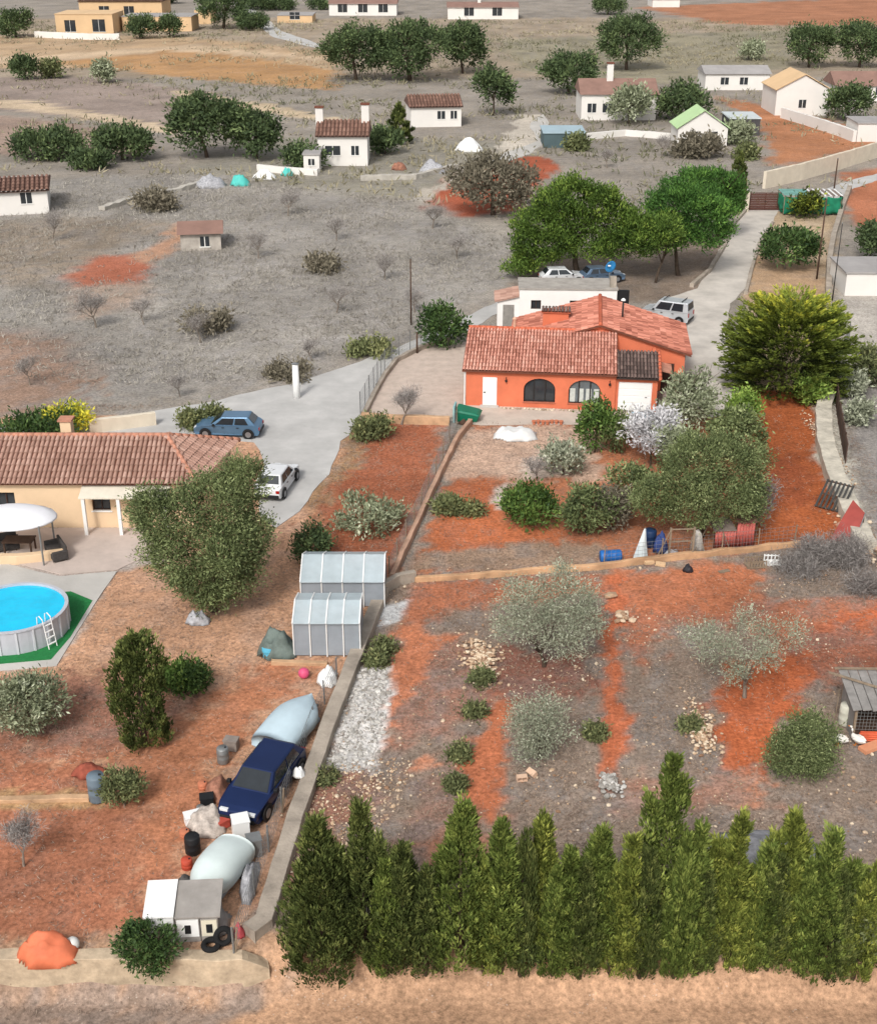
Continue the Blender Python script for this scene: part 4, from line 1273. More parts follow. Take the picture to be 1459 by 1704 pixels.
# lamp-less utility posts near the outbuilding
def pole(label, px, py, top, r=.08, mat=None, lean=0, crossarm=False, name='utility_pole'):
    b = G(px, py)
    h = zrow(b.y, top)
    o = thing(name, label, 'pole', b)
    mb = MB(); mb.tube([(0, 0, -.3), (lean * h, 0, h)], [r, r * .75], 8); mb.build('shaft', mat or timber_d, o, smooth=True)
    if crossarm:
        mb = MB(); mb.box(lean * h - .5, -.05, h - .5, lean * h + .5, .05, h - .4); mb.build('crossarm', mat or timber_d, o)
    mb = MB(); mb.lathe([(r * .85, 0), (r * .95, .04), (r * .4, .1)], 8, (lean * h, 0, h)); mb.build('cap', galv, o)
    return o
pole('tall thin grey utility pole beside the small dark tree', 1358, 464, 330, .09)
pole('dark pole standing behind the green netted shelter', 1386, 322, 264, .1)
pole('thin dark post standing on the long side wall', 1384, 500, 372, .05, iron)
pole('short pole with pale top at the far corner of the gravel yard', 694, 588, 552, .08)
pole('white marker pillar beside the road left of the gravel yard', 494, 662, 606, .28, whitep, name='marker_post')
pole('faint pole rising from the grey hillside above the gravel yard', 684, 540, 430, .07)
pole('old pole standing in front of the hedges at far upper left', 128, 262, 205, .1)

# ------------------------------------------------------------------ gate, green shelter
b0, b1 = G(1245, 350), G(1297, 350)
dv = (b1 - b0)
gt = thing('driveway_gate', 'dark brown slatted driveway gate at the top of the drive', 'gate', b0, math.atan2(dv.y, dv.x))
gl = dv.length
q = MB()
for x in (0.06, gl / 2, gl - .06): q.box(x - .05, -.04, .05, x + .05, .04, 2.0)
q.box(0, -.035, .05, gl, .035, .13); q.box(0, -.035, 1.92, gl, .035, 2.0); q.build('frame', M('brown_gate_paint', C(92, 56, 48), .6, .12, 3), gt)
for i in range(9):
    q = MB(); q.box(.02, -.06, .17 + i * .195, gl - .02, -.036, .33 + i * .195); q.build('slat', MATS['brown_gate_paint'], gt)
q = MB(); q.box(gl / 2 - .12, -.09, 1.0, gl / 2 + .12, -.06, 1.06); q.build('handle', iron, gt)
pb = G(1239, 352)
gp = thing('gate_pillar', 'cream gate pillar with flat cap left of the brown gate', 'pillar', pb)
q = MB(); q.box(-.3, -.3, -.1, .3, .3, 2.35); q.build('shaft', cream, gp, bevel=.02); q = MB(); q.box(-.38, -.38, 2.352, .38, .38, 2.48); q.build('cap', conc, gp, bevel=.02)

b0 = G(1302, 358)
gs = thing('netted_shelter', 'shelter wrapped in green shade netting with pale slatted roof beside the gate', 'shelter', b0, math.radians(-2))
sw = 96 / ppm(b0)
netm = M('green_netting', C(34, 128, 96), .9, .25, 1.4, .4, bscale=5)
H2 = 2.2
for i, x in enumerate((0, sw * .33, sw * .66, sw * .97)):
    for y in (0, 3.4):
        q = MB(); q.tube([(x, y, -.2), (x, y, H2)], .05, 6); q.build('post', timber, gs)
def drape(name, p0, p1, z0, z1, mat, parent, n=24, m=6, amp=.12, seed=0):
    """hanging net or tarp between two ground points"""
    g = np.random.default_rng(seed)
    p0, p1 = np.array(p0, float), np.array(p1, float)
    d = p1 - p0
    nrm = np.array([-d[1], d[0]]) / np.hypot(*d)
    V = []
    for j in range(m + 1):
        for i in range(n + 1):
            f = i / n
            w = amp * (vnoise(f * 9 + seed, j * .9, seed) - .5) * 2
            z = z0 + (z1 - z0) * j / m + (.0 if j < m else -.14 * abs(math.sin(f * math.pi * 4)))
            V.append((p0[0] + d[0] * f + nrm[0] * w, p0[1] + d[1] * f + nrm[1] * w, z))
    ii = np.arange((m + 1) * (n + 1)).reshape(m + 1, n + 1)
    Q = np.stack([ii[:-1, :-1], ii[:-1, 1:], ii[1:, 1:], ii[1:, :-1]], -1).reshape(-1, 4)
    o = link(name, fast_mesh(name, V, Q, smooth=True), mat, parent)
    s = o.modifiers.new('thick', 'SOLIDIFY'); s.thickness = .02
    return o
drape('net', (0, -.06), (sw * .97, -.06), .2, H2 - .1, netm, gs, seed=1, amp=.2)
drape('net', (-.06, 0), (-.06, 3.4), .2, H2 - .1, netm, gs, seed=2, amp=.2)
drape('net', (sw * .99, 0), (sw * .99 + .6, 3.4), .1, H2 - .2, M('dark_green_netting', C(22, 92, 70), .9, .25, 1.4), gs, seed=3, amp=.2)
q = MB(); q.box(-.1, -.1, H2, sw * .45, 3.5, H2 + .04); q.build('roof_sheet', M('faded_tarp', C(120, 170, 160), .8, .25, 1.2), gs)
q = MB(); q.box(sw * .45, -.1, H2 - .02, sw, 3.5, H2 + .0); q.build('roof_board', M('grey_boards', C(140, 126, 116), .9, .2, 2), gs)
for i in range(6):
    x = sw * (.47 + .096 * i)
    q = MB(); q.box(x, -.25, H2 + .012, x + .2, 3.6, H2 + .07); q.build('slat', whitep, gs)
bush('climbing_plant', 'yellowish climber growing over the front of the green shelter', 1338, 362, 40, 34, 'gold', 31, cover=.9, tbase=.25)
# ------------------------------------------------------------------ vehicles
tyre_m = M('tyre_rubber', C(30, 30, 31), .9, .15, 4)
rim_m = M('wheel_rim', C(160, 162, 166), .35, .1, 3, metal=.6)
trim_m = M('black_trim', C(34, 35, 38), .6, .15, 3)
lampw = M('headlamp_glass', C(225, 228, 230), .15, .03, 3)
lampr = M('tail_lamp_red', C(170, 26, 22), .25, .08, 3)

def car(name, label, loc, rz, paint_m, L=4.2, Wd=1.72, H=1.45, kind='hatch', group=None, rack=False):
    """x forward; body shell, glasshouse, windows, wheels, lamps"""
    o = thing(name, label, 'van' if kind == 'van' else 'car', loc, rz, group)
    hw, x0, x1 = Wd / 2, -L / 2, L / 2
    belt = H * .62 if kind != 'van' else H * .56
    zb = .24
    if kind == 'van':
        prof = [(x0, zb + .1), (x0 + .06, zb), (x1 - .1, zb), (x1, zb + .16), (x1 - .03, belt * .78), (x1 - .25, belt * .92), (x1 - .95, belt + .02), (x0 + .02, belt)]
        gh = (x0 + .04, x1 - .92, x0 + .14, x1 - 1.55)
    else:
        prof = [(x0, zb + .12), (x0 + .08, zb), (x1 - .12, zb), (x1, zb + .16), (x1 - .03, belt * .74), (x1 - .3, belt * .88), (x1 - 1.15, belt + .01), (x0 + .25, belt + .02), (x0 + .03, belt * .86)]
        gh = (x0 + .22, x1 - 1.08, x0 + .75, x1 - 1.85)
    # body: sections narrowing to nose and tail
    mb = MB()
    n = len(prof)
    vs, fs = [], []
    offs = ((-hw, .9), (-hw * .985, 1), (hw * .985, 1), (hw, .9))
    def wid(x):
        t = max(0, abs(x) / (L / 2) - .62) / .38
        return 1 - .13 * t * t
    for s_, k in ((-1, .94), (-1, 1.0), (1, 1.0), (1, .94)):
        pass
    rings = [(-1.0, .92), (-.93, 1.0), (.93, 1.0), (1.0, .92)]
    cx, cz = 0, (zb + belt) / 2
    for yk, sc in rings:
        for x, z in prof:
            vs.append((cx + (x - cx) * (1 - (1 - sc) * .25), yk * hw * wid(x), cz + (z - cz) * sc))
    for r in range(3):
        for i in range(n):
            j = (i + 1) % n
            fs.append((r * n + i, r * n + j, (r + 1) * n + j, (r + 1) * n + i))
    fs.append(tuple(range(n))); fs.append(tuple(3 * n + i for i in range(n - 1, -1, -1)))
    mb._add(vs, [tuple(reversed(f)) for f in fs])
    mb.build('body', paint_m, o, bevel=.04, seg=2)
    # glasshouse
    a, b_, c, d_ = gh
    wb_, wt = hw * .93, hw * (.82 if kind == 'van' else .74)
    zt = H
    Bp = [(a, -wb_, belt - .02), (b_, -wb_, belt - .02), (b_, wb_, belt - .02), (a, wb_, belt - .02)]
    Tp = [(c, -wt, zt), (d_, -wt, zt - .03), (d_, wt, zt - .03), (c, wt, zt)]
    mb = MB(); mb.hexa(Bp + Tp); mb.build('cabin', paint_m, o, bevel=.06, seg=2)
    gm = MG('car_glass', (.02, .025, .03), .06)
    def pane(name, q, inset, t=.02):
        """glass set on the face q (4 corners) with margins"""
        q = [Vector(p) for p in q]
        ce = sum(q, Vector()) / 4
        u0, u1, v0, v1 = inset
        def at(u, v): return (q[0].lerp(q[1], u)).lerp(q[3].lerp(q[2], u), v)
        pts = [at(u0, v0), at(u1, v0), at(u1, v1), at(u0, v1)]
        nrm = (q[1] - q[0]).cross(q[3] - q[0]).normalized()
        if nrm.dot(ce - Vector((0, 0, belt))) < 0: nrm = -nrm
        w = MB(); w.extr([p + nrm * .004 for p in pts], nrm * t); return w.build(name, gm, o)
    pane('windscreen', (Bp[1], Bp[2], Tp[2], Tp[1]), (.06, .94, .1, .94))
    pane('rear_window', (Bp[3], Bp[0], Tp[0], Tp[3]), (.08, .92, .25, .9))
    for s0, s1, t1, t0 in ((Bp[0], Bp[1], Tp[1], Tp[0]), (Bp[3], Bp[2], Tp[2], Tp[3])):
        pane('side_window', (s0, s1, t1, t0), (.5, .9, .14, .88))
        pane('side_window', (s0, s1, t1, t0), (.14, .46, .14, .88))
    # wheels
    wr = .31 if kind != 'van' else .32
    for sx in (x0 + .72, x1 - .78):
        for sy in (-1, 1):
            y = sy * (hw - .09)
            w = MB(); w.tube([(sx, y - .1, wr), (sx, y + .1, wr)], wr, 18); ty = w.build('wheel', tyre_m, o, bevel=.03)
            w = MB(); w.tube([(sx, y + sy * .06, wr), (sx, y + sy * .108, wr)], wr * .62, 14); w.build('rim', rim_m, ty)
            w = MB(); w.tube([(sx, sy * (hw * wid(sx) - .02), wr + .02), (sx, sy * (hw * wid(sx) + .006), wr + .02)], wr + .07, 18); w.build('wheel_arch', trim_m, o)
    for sy in (-1, 1):
        w = MB(); w.box(x1 - .22, sy * hw * .62 - .17, belt * .66, x1 - .02, sy * hw * .62 + .17, belt * .8); w.build('headlight', lampw, o, bevel=.02)
        w = MB(); w.box(x0 - .012, sy * hw * .74 - .1, belt * .66, x0 + .1, sy * hw * .74 + .1, belt * (.98 if kind == 'van' else .84)); w.build('tail_light', lampr, o)
        w = MB(); w.box(b_ - .35, sy * (hw + .08) - .08, belt, b_ - .2, sy * (hw + .08) + .08, belt + .14); w.build('mirror', trim_m, o, bevel=.02)
        for xx in (.1, -.85):
            w = MB(); w.box(xx, sy * hw * 1.0 - .015, belt * .84, xx + .18, sy * hw * 1.0 + .02, belt * .88); w.build('door_handle', trim_m, o)
    w = MB(); w.box(x1 - .1, -hw * .8, zb + .02, x1 + .03, hw * .8, zb + .2); w.build('front_bumper', trim_m, o, bevel=.03)
    w = MB(); w.box(x0 - .03, -hw * .82, zb + .04, x0 + .1, hw * .82, zb + .24); w.build('rear_bumper', trim_m, o, bevel=.03)
    if rack:
        for xx in (c + .5, d_ - .4):
            w = MB(); w.bar((xx, -wt, zt + .09), (xx, wt, zt + .09), .06, .04); w.build('roof_bar', trim_m, o)
    return o

car('parked_van', 'silver panel van with side windows parked behind the orange house', G(1108, 533), math.radians(152), M('silver_paint', C(214, 218, 222), .3, .05, 1, metal=.35), 4.15, 1.78, 1.85, 'van', rack=True)
car('parked_car', 'dark navy car parked against the boundary wall among the clutter', G(440, 1318), math.radians(251), M('navy_paint', C(34, 50, 92), .3, .1, 1, metal=.3), 4.5, 1.8, 1.42)
car('parked_car', 'light blue car parked behind the tiled house on the left', G(382, 722), math.radians(176), M('pale_blue_paint', C(96, 130, 160), .3, .08, 1, metal=.3), 4.3, 1.75, 1.42)
car('parked_car', 'dark blue-grey car under the large pine behind the outbuilding', G(1000, 468), math.radians(15), M('slate_blue_paint', C(100, 122, 146), .3, .08, 1, metal=.3), 4.1, 1.7, 1.42)
car('parked_car', 'white car under the left side of the large pine', G(935, 470), math.radians(8), M('white_car_paint', C(226, 228, 230), .3, .04, 1), 4.2, 1.72, 1.42)
car('parked_car', 'white car parked on the road behind the big left olive tree', G(462, 812), math.radians(80), MATS['white_car_paint'], 4.2, 1.75, 1.45)

# trailer with white rounded cover, covered boat
def covered_hull(name, label, px, py, L, Wd, H, rz, mat, cat):
    b = G(px, py)
    o = thing(name, label, cat, b, rz)
    st = np.linspace(-1, 1, 15)
    vs, fs, n = [], [], 12
    for k, s in enumerate(st):
        w = Wd / 2 * (1 - max(0, s) ** 2.6 * .95) * (1 if s > -.9 else .92)
        top = H * (.86 + .14 * math.cos(s * 2.2)) 
        for i in range(n):
            a = math.pi * i / (n - 1)
            sag = .94 + .06 * vnoise(np.array([s * 4.0]), np.array([i * .8]), 3)[0]
            vs.append((s * L / 2, -math.cos(a) * w * (1 if 0 < i < n - 1 else .96), .35 + (top - .35) * (math.sin(a) ** .6) * sag))
    for k in range(14):
        for i in range(n - 1):
            fs.append((k * n + i, k * n + i + 1, (k + 1) * n + i + 1, (k + 1) * n + i))
    fs.append(tuple(range(n))); fs.append(tuple(14 * n + i for i in range(n - 1, -1, -1)))
    fs += [(k * n + n - 1, k * n, (k + 1) * n, (k + 1) * n + n - 1) for k in range(14)]
    mb = MB(); mb._add(vs, fs); mb.build('cover', mat, o, smooth=True)
    mb = MB(); mb.extr([(-L / 2 * .95, -Wd * .42, .36), (L * .3, -Wd * .4, .36), (L * .46, 0, .36), (L * .3, Wd * .4, .36), (-L / 2 * .95, Wd * .42, .36)], (0, 0, -.14)); mb.build('hull', M('grey_hull', C(150, 156, 160), .6, .1, 2), o)
    mb = MB(); mb.bar((-L * .4, 0, .14), (L * .62, 0, .14), .1, .1); mb.bar((-.2 * L, -Wd * .45, .14), (-.2 * L, Wd * .45, .14), .08, .08); mb.build('trailer_frame', galv, o)
    for sy in (-1, 1):
        mb = MB(); mb.tube([(-.2 * L, sy * Wd * .46 - .07, .25), (-.2 * L, sy * Wd * .46 + .07, .25)], .27, 14); mb.build('wheel', tyre_m, o)
    return o
covered_hull('covered_boat', 'boat under a pale blue cover behind the navy car', 486, 1222, 3.5, 1.9, 1.3, math.radians(66), M('pale_blue_tarp', C(196, 216, 226), .6, .08, 1.2, .15, bscale=3), 'boat')
covered_hull('covered_trailer', 'trailer under a rounded white cover in front of the navy car', 364, 1470, 2.9, 1.6, 1.35, math.radians(250), M('white_tarp', C(222, 234, 232), .55, .06, 1.2, .12, bscale=3), 'trailer')

# ------------------------------------------------------------------ fences
def wire_fence(label, pts, h, mat, step=2.4, mesh=.25, post=.035, name='wire_fence', z0=0.0):
    """posts each a part, wires joined as one net"""
    o = thing(name, label, 'fence', (pts[0][0], pts[0][1], 0))
    ox, oy = pts[0][0], pts[0][1]
    P = []
    for a, b_ in zip(pts[:-1], pts[1:]):
        a, b_ = Vector(a).to_2d(), Vector(b_).to_2d()
        k = max(1, round((b_ - a).length / step))
        P += [a.lerp(b_, j / k) for j in range(k)]
    P.append(Vector(pts[-1]).to_2d())
    P = [Vector((p.x - ox, p.y - oy)) for p in P]
    for p in P:
        q = MB(); lx = random.uniform(-.06, .06)
        q.tube([(p.x, p.y, z0 - .2), (p.x + lx, p.y + random.uniform(-.05, .05), z0 + h + .06)], post, 6); q.build('post', mat, o)
    w = MB()
    for a, b_ in zip(P[:-1], P[1:]):
        for j in range(6):
            z = z0 + .08 + (h - .1) * j / 5
            w.bar((a.x, a.y, z), (b_.x, b_.y, z - .02), .012, .012)
        L = (b_ - a).length
        for j in range(int(L / mesh)):
            p = a.lerp(b_, (j + .5) * mesh / L)
            w.bar((p.x, p.y, z0 + .05), (p.x, p.y, z0 + h), .01, .01)
    nt_ = w.build('wire_net', galv, o); tag(nt_, kind='stuff')
    return o
wire_fence('sagging wire fence on the near boundary wall beside the covered trailer', PX([(390, 1590), (424, 1490), (470, 1350), (520, 1215), (560, 1130)]), 1.1, galv)
wire_fence('grey wire fence along the upper boundary wall', PX([(648, 962), (676, 900), (712, 820), (748, 735), (760, 706)]), 1.2, timber)
wire_fence('tall thin wire fence beside the road left of the gravel yard', PX([(600, 690), (622, 648), (640, 618), (664, 594), (700, 576)]), 1.6, galv, step=1.6)
wire_fence('wire fence standing on the tan wall along the garden pens', PX([(1004, 944), (1100, 932), (1200, 921), (1320, 908)]), 1.2, timber, step=2.2)
wire_fence('wire fence at the top of the bank beyond the dark screen panels', PX([(1412, 560), (1395, 600), (1386, 640)]), 1.2, galv)

def panel_fence(label, pts, h, mat, w=.14):
    o = thing('screen_fence', label, 'fence', (pts[0][0], pts[0][1], 0))
    ox, oy = pts[0]
    for a, b_ in zip(pts[:-1], pts[1:]):
        a, b_ = Vector(a), Vector(b_)
        n = max(1, int((b_ - a).length / 1.5))
        for i in range(n):
            p, q_ = a.lerp(b_, i / n), a.lerp(b_, (i + .96) / n)
            m = MB(); m.bar((p.x - ox, p.y - oy, h / 2), (q_.x - ox, q_.y - oy, h / 2 + random.uniform(-.05, .05)), .05, h); m.build('panel', mat, o)
            m = MB(); m.tube([(p.x - ox, p.y - oy + .06, -.1), (p.x - ox, p.y - oy + .06, h + .15)], .04, 6); m.build('post', timber_d, o)
    return o
panel_fence('dark brown screen fence along the pale bank at right', PX([(1386, 642), (1392, 690), (1400, 740), (1406, 772)]), 1.3, M('brown_screen', C(98, 78, 68), .9, .2, 3, .2))

# pallet leaning on the bank, red metal sheet
def pallet(label, loc, rz, tilt, n=7, L=1.9, W_=1.5, mat=None):
    o = thing('pallet_rack', label, 'pallet', loc, rz)
    o.rotation_euler = (tilt, 0, rz)
    for i in range(n):
        m = MB(); x = W_ * (i / (n - 1) - .5); m.box(x - .06, 0, .04, x + .06, L, .08); m.build('slat', mat or M('dark_slats', C(66, 66, 64), .8, .2, 3), o)
    for y in (.08, L / 2, L - .08):
        m = MB(); m.box(-W_ / 2 - .05, y - .05, 0, W_ / 2 + .05, y + .05, .038); m.build('rail', timber_d, o)
    return o
pallet('dark slatted rack leaning on the pale bank above the red soil', G(1372, 850) + Vector((.2, .1, 0)), math.radians(-38), math.radians(38))
b = G(1404, 902)
o = thing('red_sheet', 'dull red metal sheet leaning on the bank at the end of the red lane', 'metal sheet', b, math.radians(-20))
m = MB(); m.extr([(-.75, 0, .0), (.55, 0, .0), (.85, 1.55, 1.15), (.1, 2.4, 1.5), (-.35, 1.1, .75)], (0, .03, -.03)); m.build('sheet', M('dull_red_paint', C(160, 74, 66), .7, .15, 1.5), o)
m = MB(); m.tube([(.5, -.03, .02), (.85, 1.55, 1.2)], .025, 6); m.build('edge_rail', galv, o)
m = MB(); m.tube([(.8, 1.5, -.1), (.8, 1.5, 1.12)], .04, 6); m.build('prop', timber_d, o)

# ------------------------------------------------------------------ garden clutter along the tan wall
def drum(name, label, loc, r, h, mat, cat, lying=None, hoops=True):
    o = thing(name, label, cat, loc, lying or 0)
    prof = [(r * .92, 0), (r, h * .06), (r, h * .3), (r * 1.04, h * .33), (r, h * .36), (r, h * .64), (r * 1.04, h * .67), (r, h * .7), (r, h * .94), (r * .9, h)]
    m = MB(); m.lathe(prof, 18)
    d = m.build('shell', mat, o, smooth=True)
    m = MB(); m.lathe([(r * .16, h * .985), (r * .16, h + .035), (r * .1, h + .04)], 10, (r * .5, 0, 0)); c = m.build('bung', trim_m, o)
    if lying is not None:
        for q in (d, c):
            q.rotation_euler = (0, math.radians(90), 0); q.location = (-h / 2, 0, r)
    return o
drum('plastic_barrel', 'bright blue plastic barrel lying beside the tan wall', G(1015, 934), .32, 1.1, M('blue_plastic', C(40, 112, 190), .45, .12, 2), 'barrel', lying=math.radians(6))
b = G(1068, 928)
o = thing('folded_sheet', 'tall narrow white sheet draped into a point beside the blue barrel', 'sheet', b)
m = MB()
pts = []
for k in range(10):
    a = 6.283 * k / 10
    rr = .36 * (1 + .25 * math.sin(k * 2.7))
    pts.append((rr * math.cos(a) - .05, rr * .6 * math.sin(a)))
vs = [(x, y, 0) for x, y in pts] + [(x * .55, y * .5, .8) for x, y in pts] + [(x * .12 + .05, y * .1, 1.7) for x, y in pts]
fs = [(i, (i + 1) % 10, 10 + (i + 1) % 10, 10 + i) for i in range(10)] + [(10 + i, 10 + (i + 1) % 10, 20 + (i + 1) % 10, 20 + i) for i in range(10)] + [tuple(range(20, 30))]
m._add(vs, fs); m.build('cloth', M('white_cloth', C(222, 232, 234), .8, .06, 2), o); m = MB(); m.tube([(.05, 0, 0), (.05, 0, 1.78)], .02, 6); m.build('pole', timber, o)
drum('plastic_barrel', 'dark blue drum standing behind the white sheet', G(1080, 908), .34, .95, M('dark_blue_plastic', C(30, 54, 92), .5, .15, 2), 'barrel')
def heap(name, label, loc, w, d, h, mat, cat, seed=0, rough=.25):
    """crumpled heap of cloth, net or tarp"""
    g = np.random.default_rng(seed)
    n = 16
    xs_ = np.linspace(-1, 1, n)
    XX, YY = np.meshgrid(xs_, xs_)
    R = np.sqrt(XX ** 2 + YY ** 2)
    zz = np.clip(1 - R ** 2, 0, 1) ** .7 * h * (1 - rough + 2 * rough * vnoise(XX * 3 + seed, YY * 3, seed)) * (.8 + .4 * vnoise(XX * 7, YY * 7 + seed, seed + 1))
    edge = 1 + .15 * (vnoise(XX * 2.5 + 9, YY * 2.5, seed) - .5)
    V = np.stack([XX * w / 2 * edge, YY * d / 2 * edge, zz + .01], -1).reshape(-1, 3)
    ii = np.arange(n * n).reshape(n, n)
    k = (R[:-1, :-1] < 1.12).ravel()
    Q = np.stack([ii[:-1, :-1], ii[:-1, 1:], ii[1:, 1:], ii[1:, :-1]], -1).reshape(-1, 4)[k]
    o = link(name, fast_mesh(name, V, Q, smooth=False), mat, None, loc)
    s = o.modifiers.new('thick', 'SOLIDIFY'); s.thickness = .03; s.offset = -1
    return tag(o, label, cat)
heap('blue_tarp', 'crumpled blue tarpaulin hanging beside the mesh pen', G(1098, 918), .8, .6, 1.0, M('blue_tarp', C(52, 72, 128), .7, .25, 3), 'tarp', 4)
heap('rag_pile', 'small pile of pale rags and dark bags at the pen corner', G(1118, 926), .9, .5, .4, M('pale_rags', C(176, 176, 180), .9, .4, 5), 'rags', 5)
# wire mesh pen panel with timber posts
b = G(1112, 928)
o = thing('pen_panel', 'brown mesh pen panel on timber posts under the big olive', 'pen', b, math.radians(4))
for x in (0, 1.25):
    m = MB(); m.box(x - .05, -.05, -.1, x + .05, .05, 1.75); m.build('post', timber, o)
for z in (.1, .95, 1.65):
    m = MB(); m.box(.052, -.03, z - .03, 1.198, .03, z + .03); m.build('rail', timber, o)
m = MB()
for i in range(14):
    m.bar((.09 * i + .04, .01, .1), (.09 * i + .04, .01, 1.65), .012, .012)
for i in range(16):
    m.bar((0, .02, .1 + i * .1), (1.25, .02, .1 + i * .1), .012, .012)
w = m.build('mesh', M('rusty_mesh', C(140, 104, 84), .9, .2, 3), o); tag(w, kind='stuff')
m = MB(); m.bar((-.05, -.1, 1.6), (-.75, -.2, .0), .05, .05); m.build('brace', timber, o)
heap('white_sack', 'pale bulky sack leaning on the fence right of the mesh pen', G(1158, 915), .75, .6, 1.15, M('pale_sack', C(196, 190, 182), .9, .2, 3), 'sack', 6, .15)
# poles propped over the sack
for i, (x0, y0, x1, y1, h, lab) in enumerate(((1150, 926, 1182, 896, 1.3, 'thin pale pole propped across the pale sack'), (1174, 926, 1158, 906, 1.0, 'short pale pole leaning the other way beside the red shed'))):
    a, c = G(x0, y0), G(x1, y1)
    m = MB(); v = c - a; m.tube([(0, 0, 0), (v.x * .5, v.y * .5, h * .52), (v.x, v.y, h)], [.03, .028, .022], 6)
    tag(m.build('propped_pole', timber, None, a), lab, 'pole')
# red corrugated shed
b = G(1188, 912)
o = thing('corrugated_shed', 'small red corrugated metal shed under the big olive tree', 'shed', b, math.radians(5))
redc = M('faded_red_sheet', C(196, 104, 94), .6, .16, 1.2)
def corrugated(x0, x1, z0, z1, y, parent, mat, name='sheet', amp=.035, pitch=.16, horizontal=False):
    n = int((x1 - x0) / pitch * 6)
    V = []
    for i in range(n + 1):
        x = x0 + (x1 - x0) * i / n
        yy = y + amp * math.sin(2 * math.pi * (x - x0) / pitch)
        V += [(x, yy, z0), (x, yy, z1)]
    Q = [(2 * i, 2 * i + 2, 2 * i + 3, 2 * i + 1) for i in range(n)]
    q = link(name, fast_mesh(name, V, np.array(Q), smooth=True), mat, parent)
    s = q.modifiers.new('thick', 'SOLIDIFY'); s.thickness = .012
    return q
corrugated(0, 1.15, .02, 1.0, 0, o, redc)
corrugated(1.15, 2.1, .02, 1.45, -.03, o, redc)
for x, h in ((0, 1.05), (1.15, 1.5), (2.12, 1.5)):
    m = MB(); m.box(x - .04, .04, -.1, x + .04, .12, h); m.build('post', timber_d, o)
m = MB(); m.extr([(1.1, -.1, 1.5), (2.2, -.1, 1.5), (2.2, 1.3, 1.75), (1.1, 1.3, 1.75)], (0, 0, -.04)); m.build('roof', M('rusty_roof', C(120, 84, 74), .9, .25, 2), o)
m = MB(); m.extr([(-.1, -.06, 1.04), (1.1, -.06, 1.04), (1.1, 1.3, 1.2), (-.1, 1.3, 1.2)], (0, 0, -.04)); m.build('roof', MATS['grey_boards'], o)
m = MB(); m.box(2.1, .12, 0, 2.14, 1.3, 1.5); m.build('side_panel', MATS['grey_boards'], o)
m = MB(); m.bar((.35, -.12, 1.0), (.75, -.15, .05), .04, .04); m.build('brace', timber, o)
for i, (x, y) in enumerate(((1196, 916), (1222, 914), (1246, 913))):
    m = MB(); m.box(-.35, -.07, 0, .35, .07, .1); tag(m.build('timber_block', timber, None, G(x, y)), ['short pale timber lying at the left foot of the red shed', 'short pale timber lying at the middle foot of the red shed', 'short pale timber lying at the right foot of the red shed'][i], 'timber', 'timbers at the foot of the red shed')
# wall blocks, black dog-like bag on the soil, crates
for x, y, a, lab in ((1079, 938, .3, 'pale broken block lying left at the foot of the tan wall'), (1098, 941, -.2, 'pale flat block lying right at the foot of the tan wall')):
    m = MB(); m.box(-.26, -.13, 0, .26, .13, .17); oo = m.build('broken_block', M('pale_block', C(226, 190, 150), .9, .15, 4, .3), None, G(x, y), bevel=.02); oo.rotation_euler = (.1, .08, a); tag(oo, lab, 'block')
heap('black_bag', 'small black bag lying on the orange soil below the wall', G(1144, 950), .55, .45, .35, M('black_bag', C(46, 42, 48), .6, .3, 4), 'bag', 8)
m = MB(); m.box(-.3, -.12, 0, .3, .12, .05); oo = m.build('plank', timber, None, G(1204, 951)); oo.rotation_euler = (0, 0, .4); tag(oo, 'short pale plank on the orange soil', 'plank')
def crate(label, px, py, w, d, h, n, mat, rz=0):
    o = thing('slatted_crate', label, 'crate', G(px, py), rz)
    for i in range(n):
        f = i / (n - 1)
        for y in (-d / 2, d / 2):
            m = MB(); m.box(-w / 2 + f * (w - .06), y - .015, 0, -w / 2 + f * (w - .06) + .06, y + .015, h); m.build('slat', mat, o)
    for y in (-d / 2 + .035, d / 2 - .035):
        for z in (.05, h - .05):
            m = MB(); m.box(-w / 2, y - .018, z - .03, w / 2, y + .018, z + .03); m.build('rail', mat, o)
    m = MB(); m.box(-w / 2, -d / 2 + .06, .02, w / 2, d / 2 - .06, .05); m.build('base', mat, o)
    return o
crate('grey slatted crate lying left of the white crate near the dead brush', 1256, 942, 1.0, .6, .45, 7, timber, .1)
crate('white slatted crate at the edge of the grey dead brush', 1284, 938, .8, .6, .4, 5, whitep, -.05)
m = MB(); m.box(-.5, -.06, 0, .5, .06, .06); oo = m.build('plank', whitep, None, G(1308, 941)); tag(oo, 'thin white plank right of the white crate', 'plank')
for x, y, w, h, lab, sd_ in ((1358, 935, 60, 38, 'rounded grey dead brush heap left of the red sheet foot', 41), (1412, 938, 66, 44, 'wider grey dead brush heap below the red sheet', 42), (1330, 950, 70, 20, 'low grey brush heap behind the crates', 43), (1440, 985, 50, 28, 'grey brush heap at the right edge below the bank', 44)):
    bush('brush_heap', lab, x, y, w, h, 'grey', sd_, cover=1.6, L=.34, Wd=.025, up=.1, rnd=1.2, cat='brush heap', group='dead brush at the right')

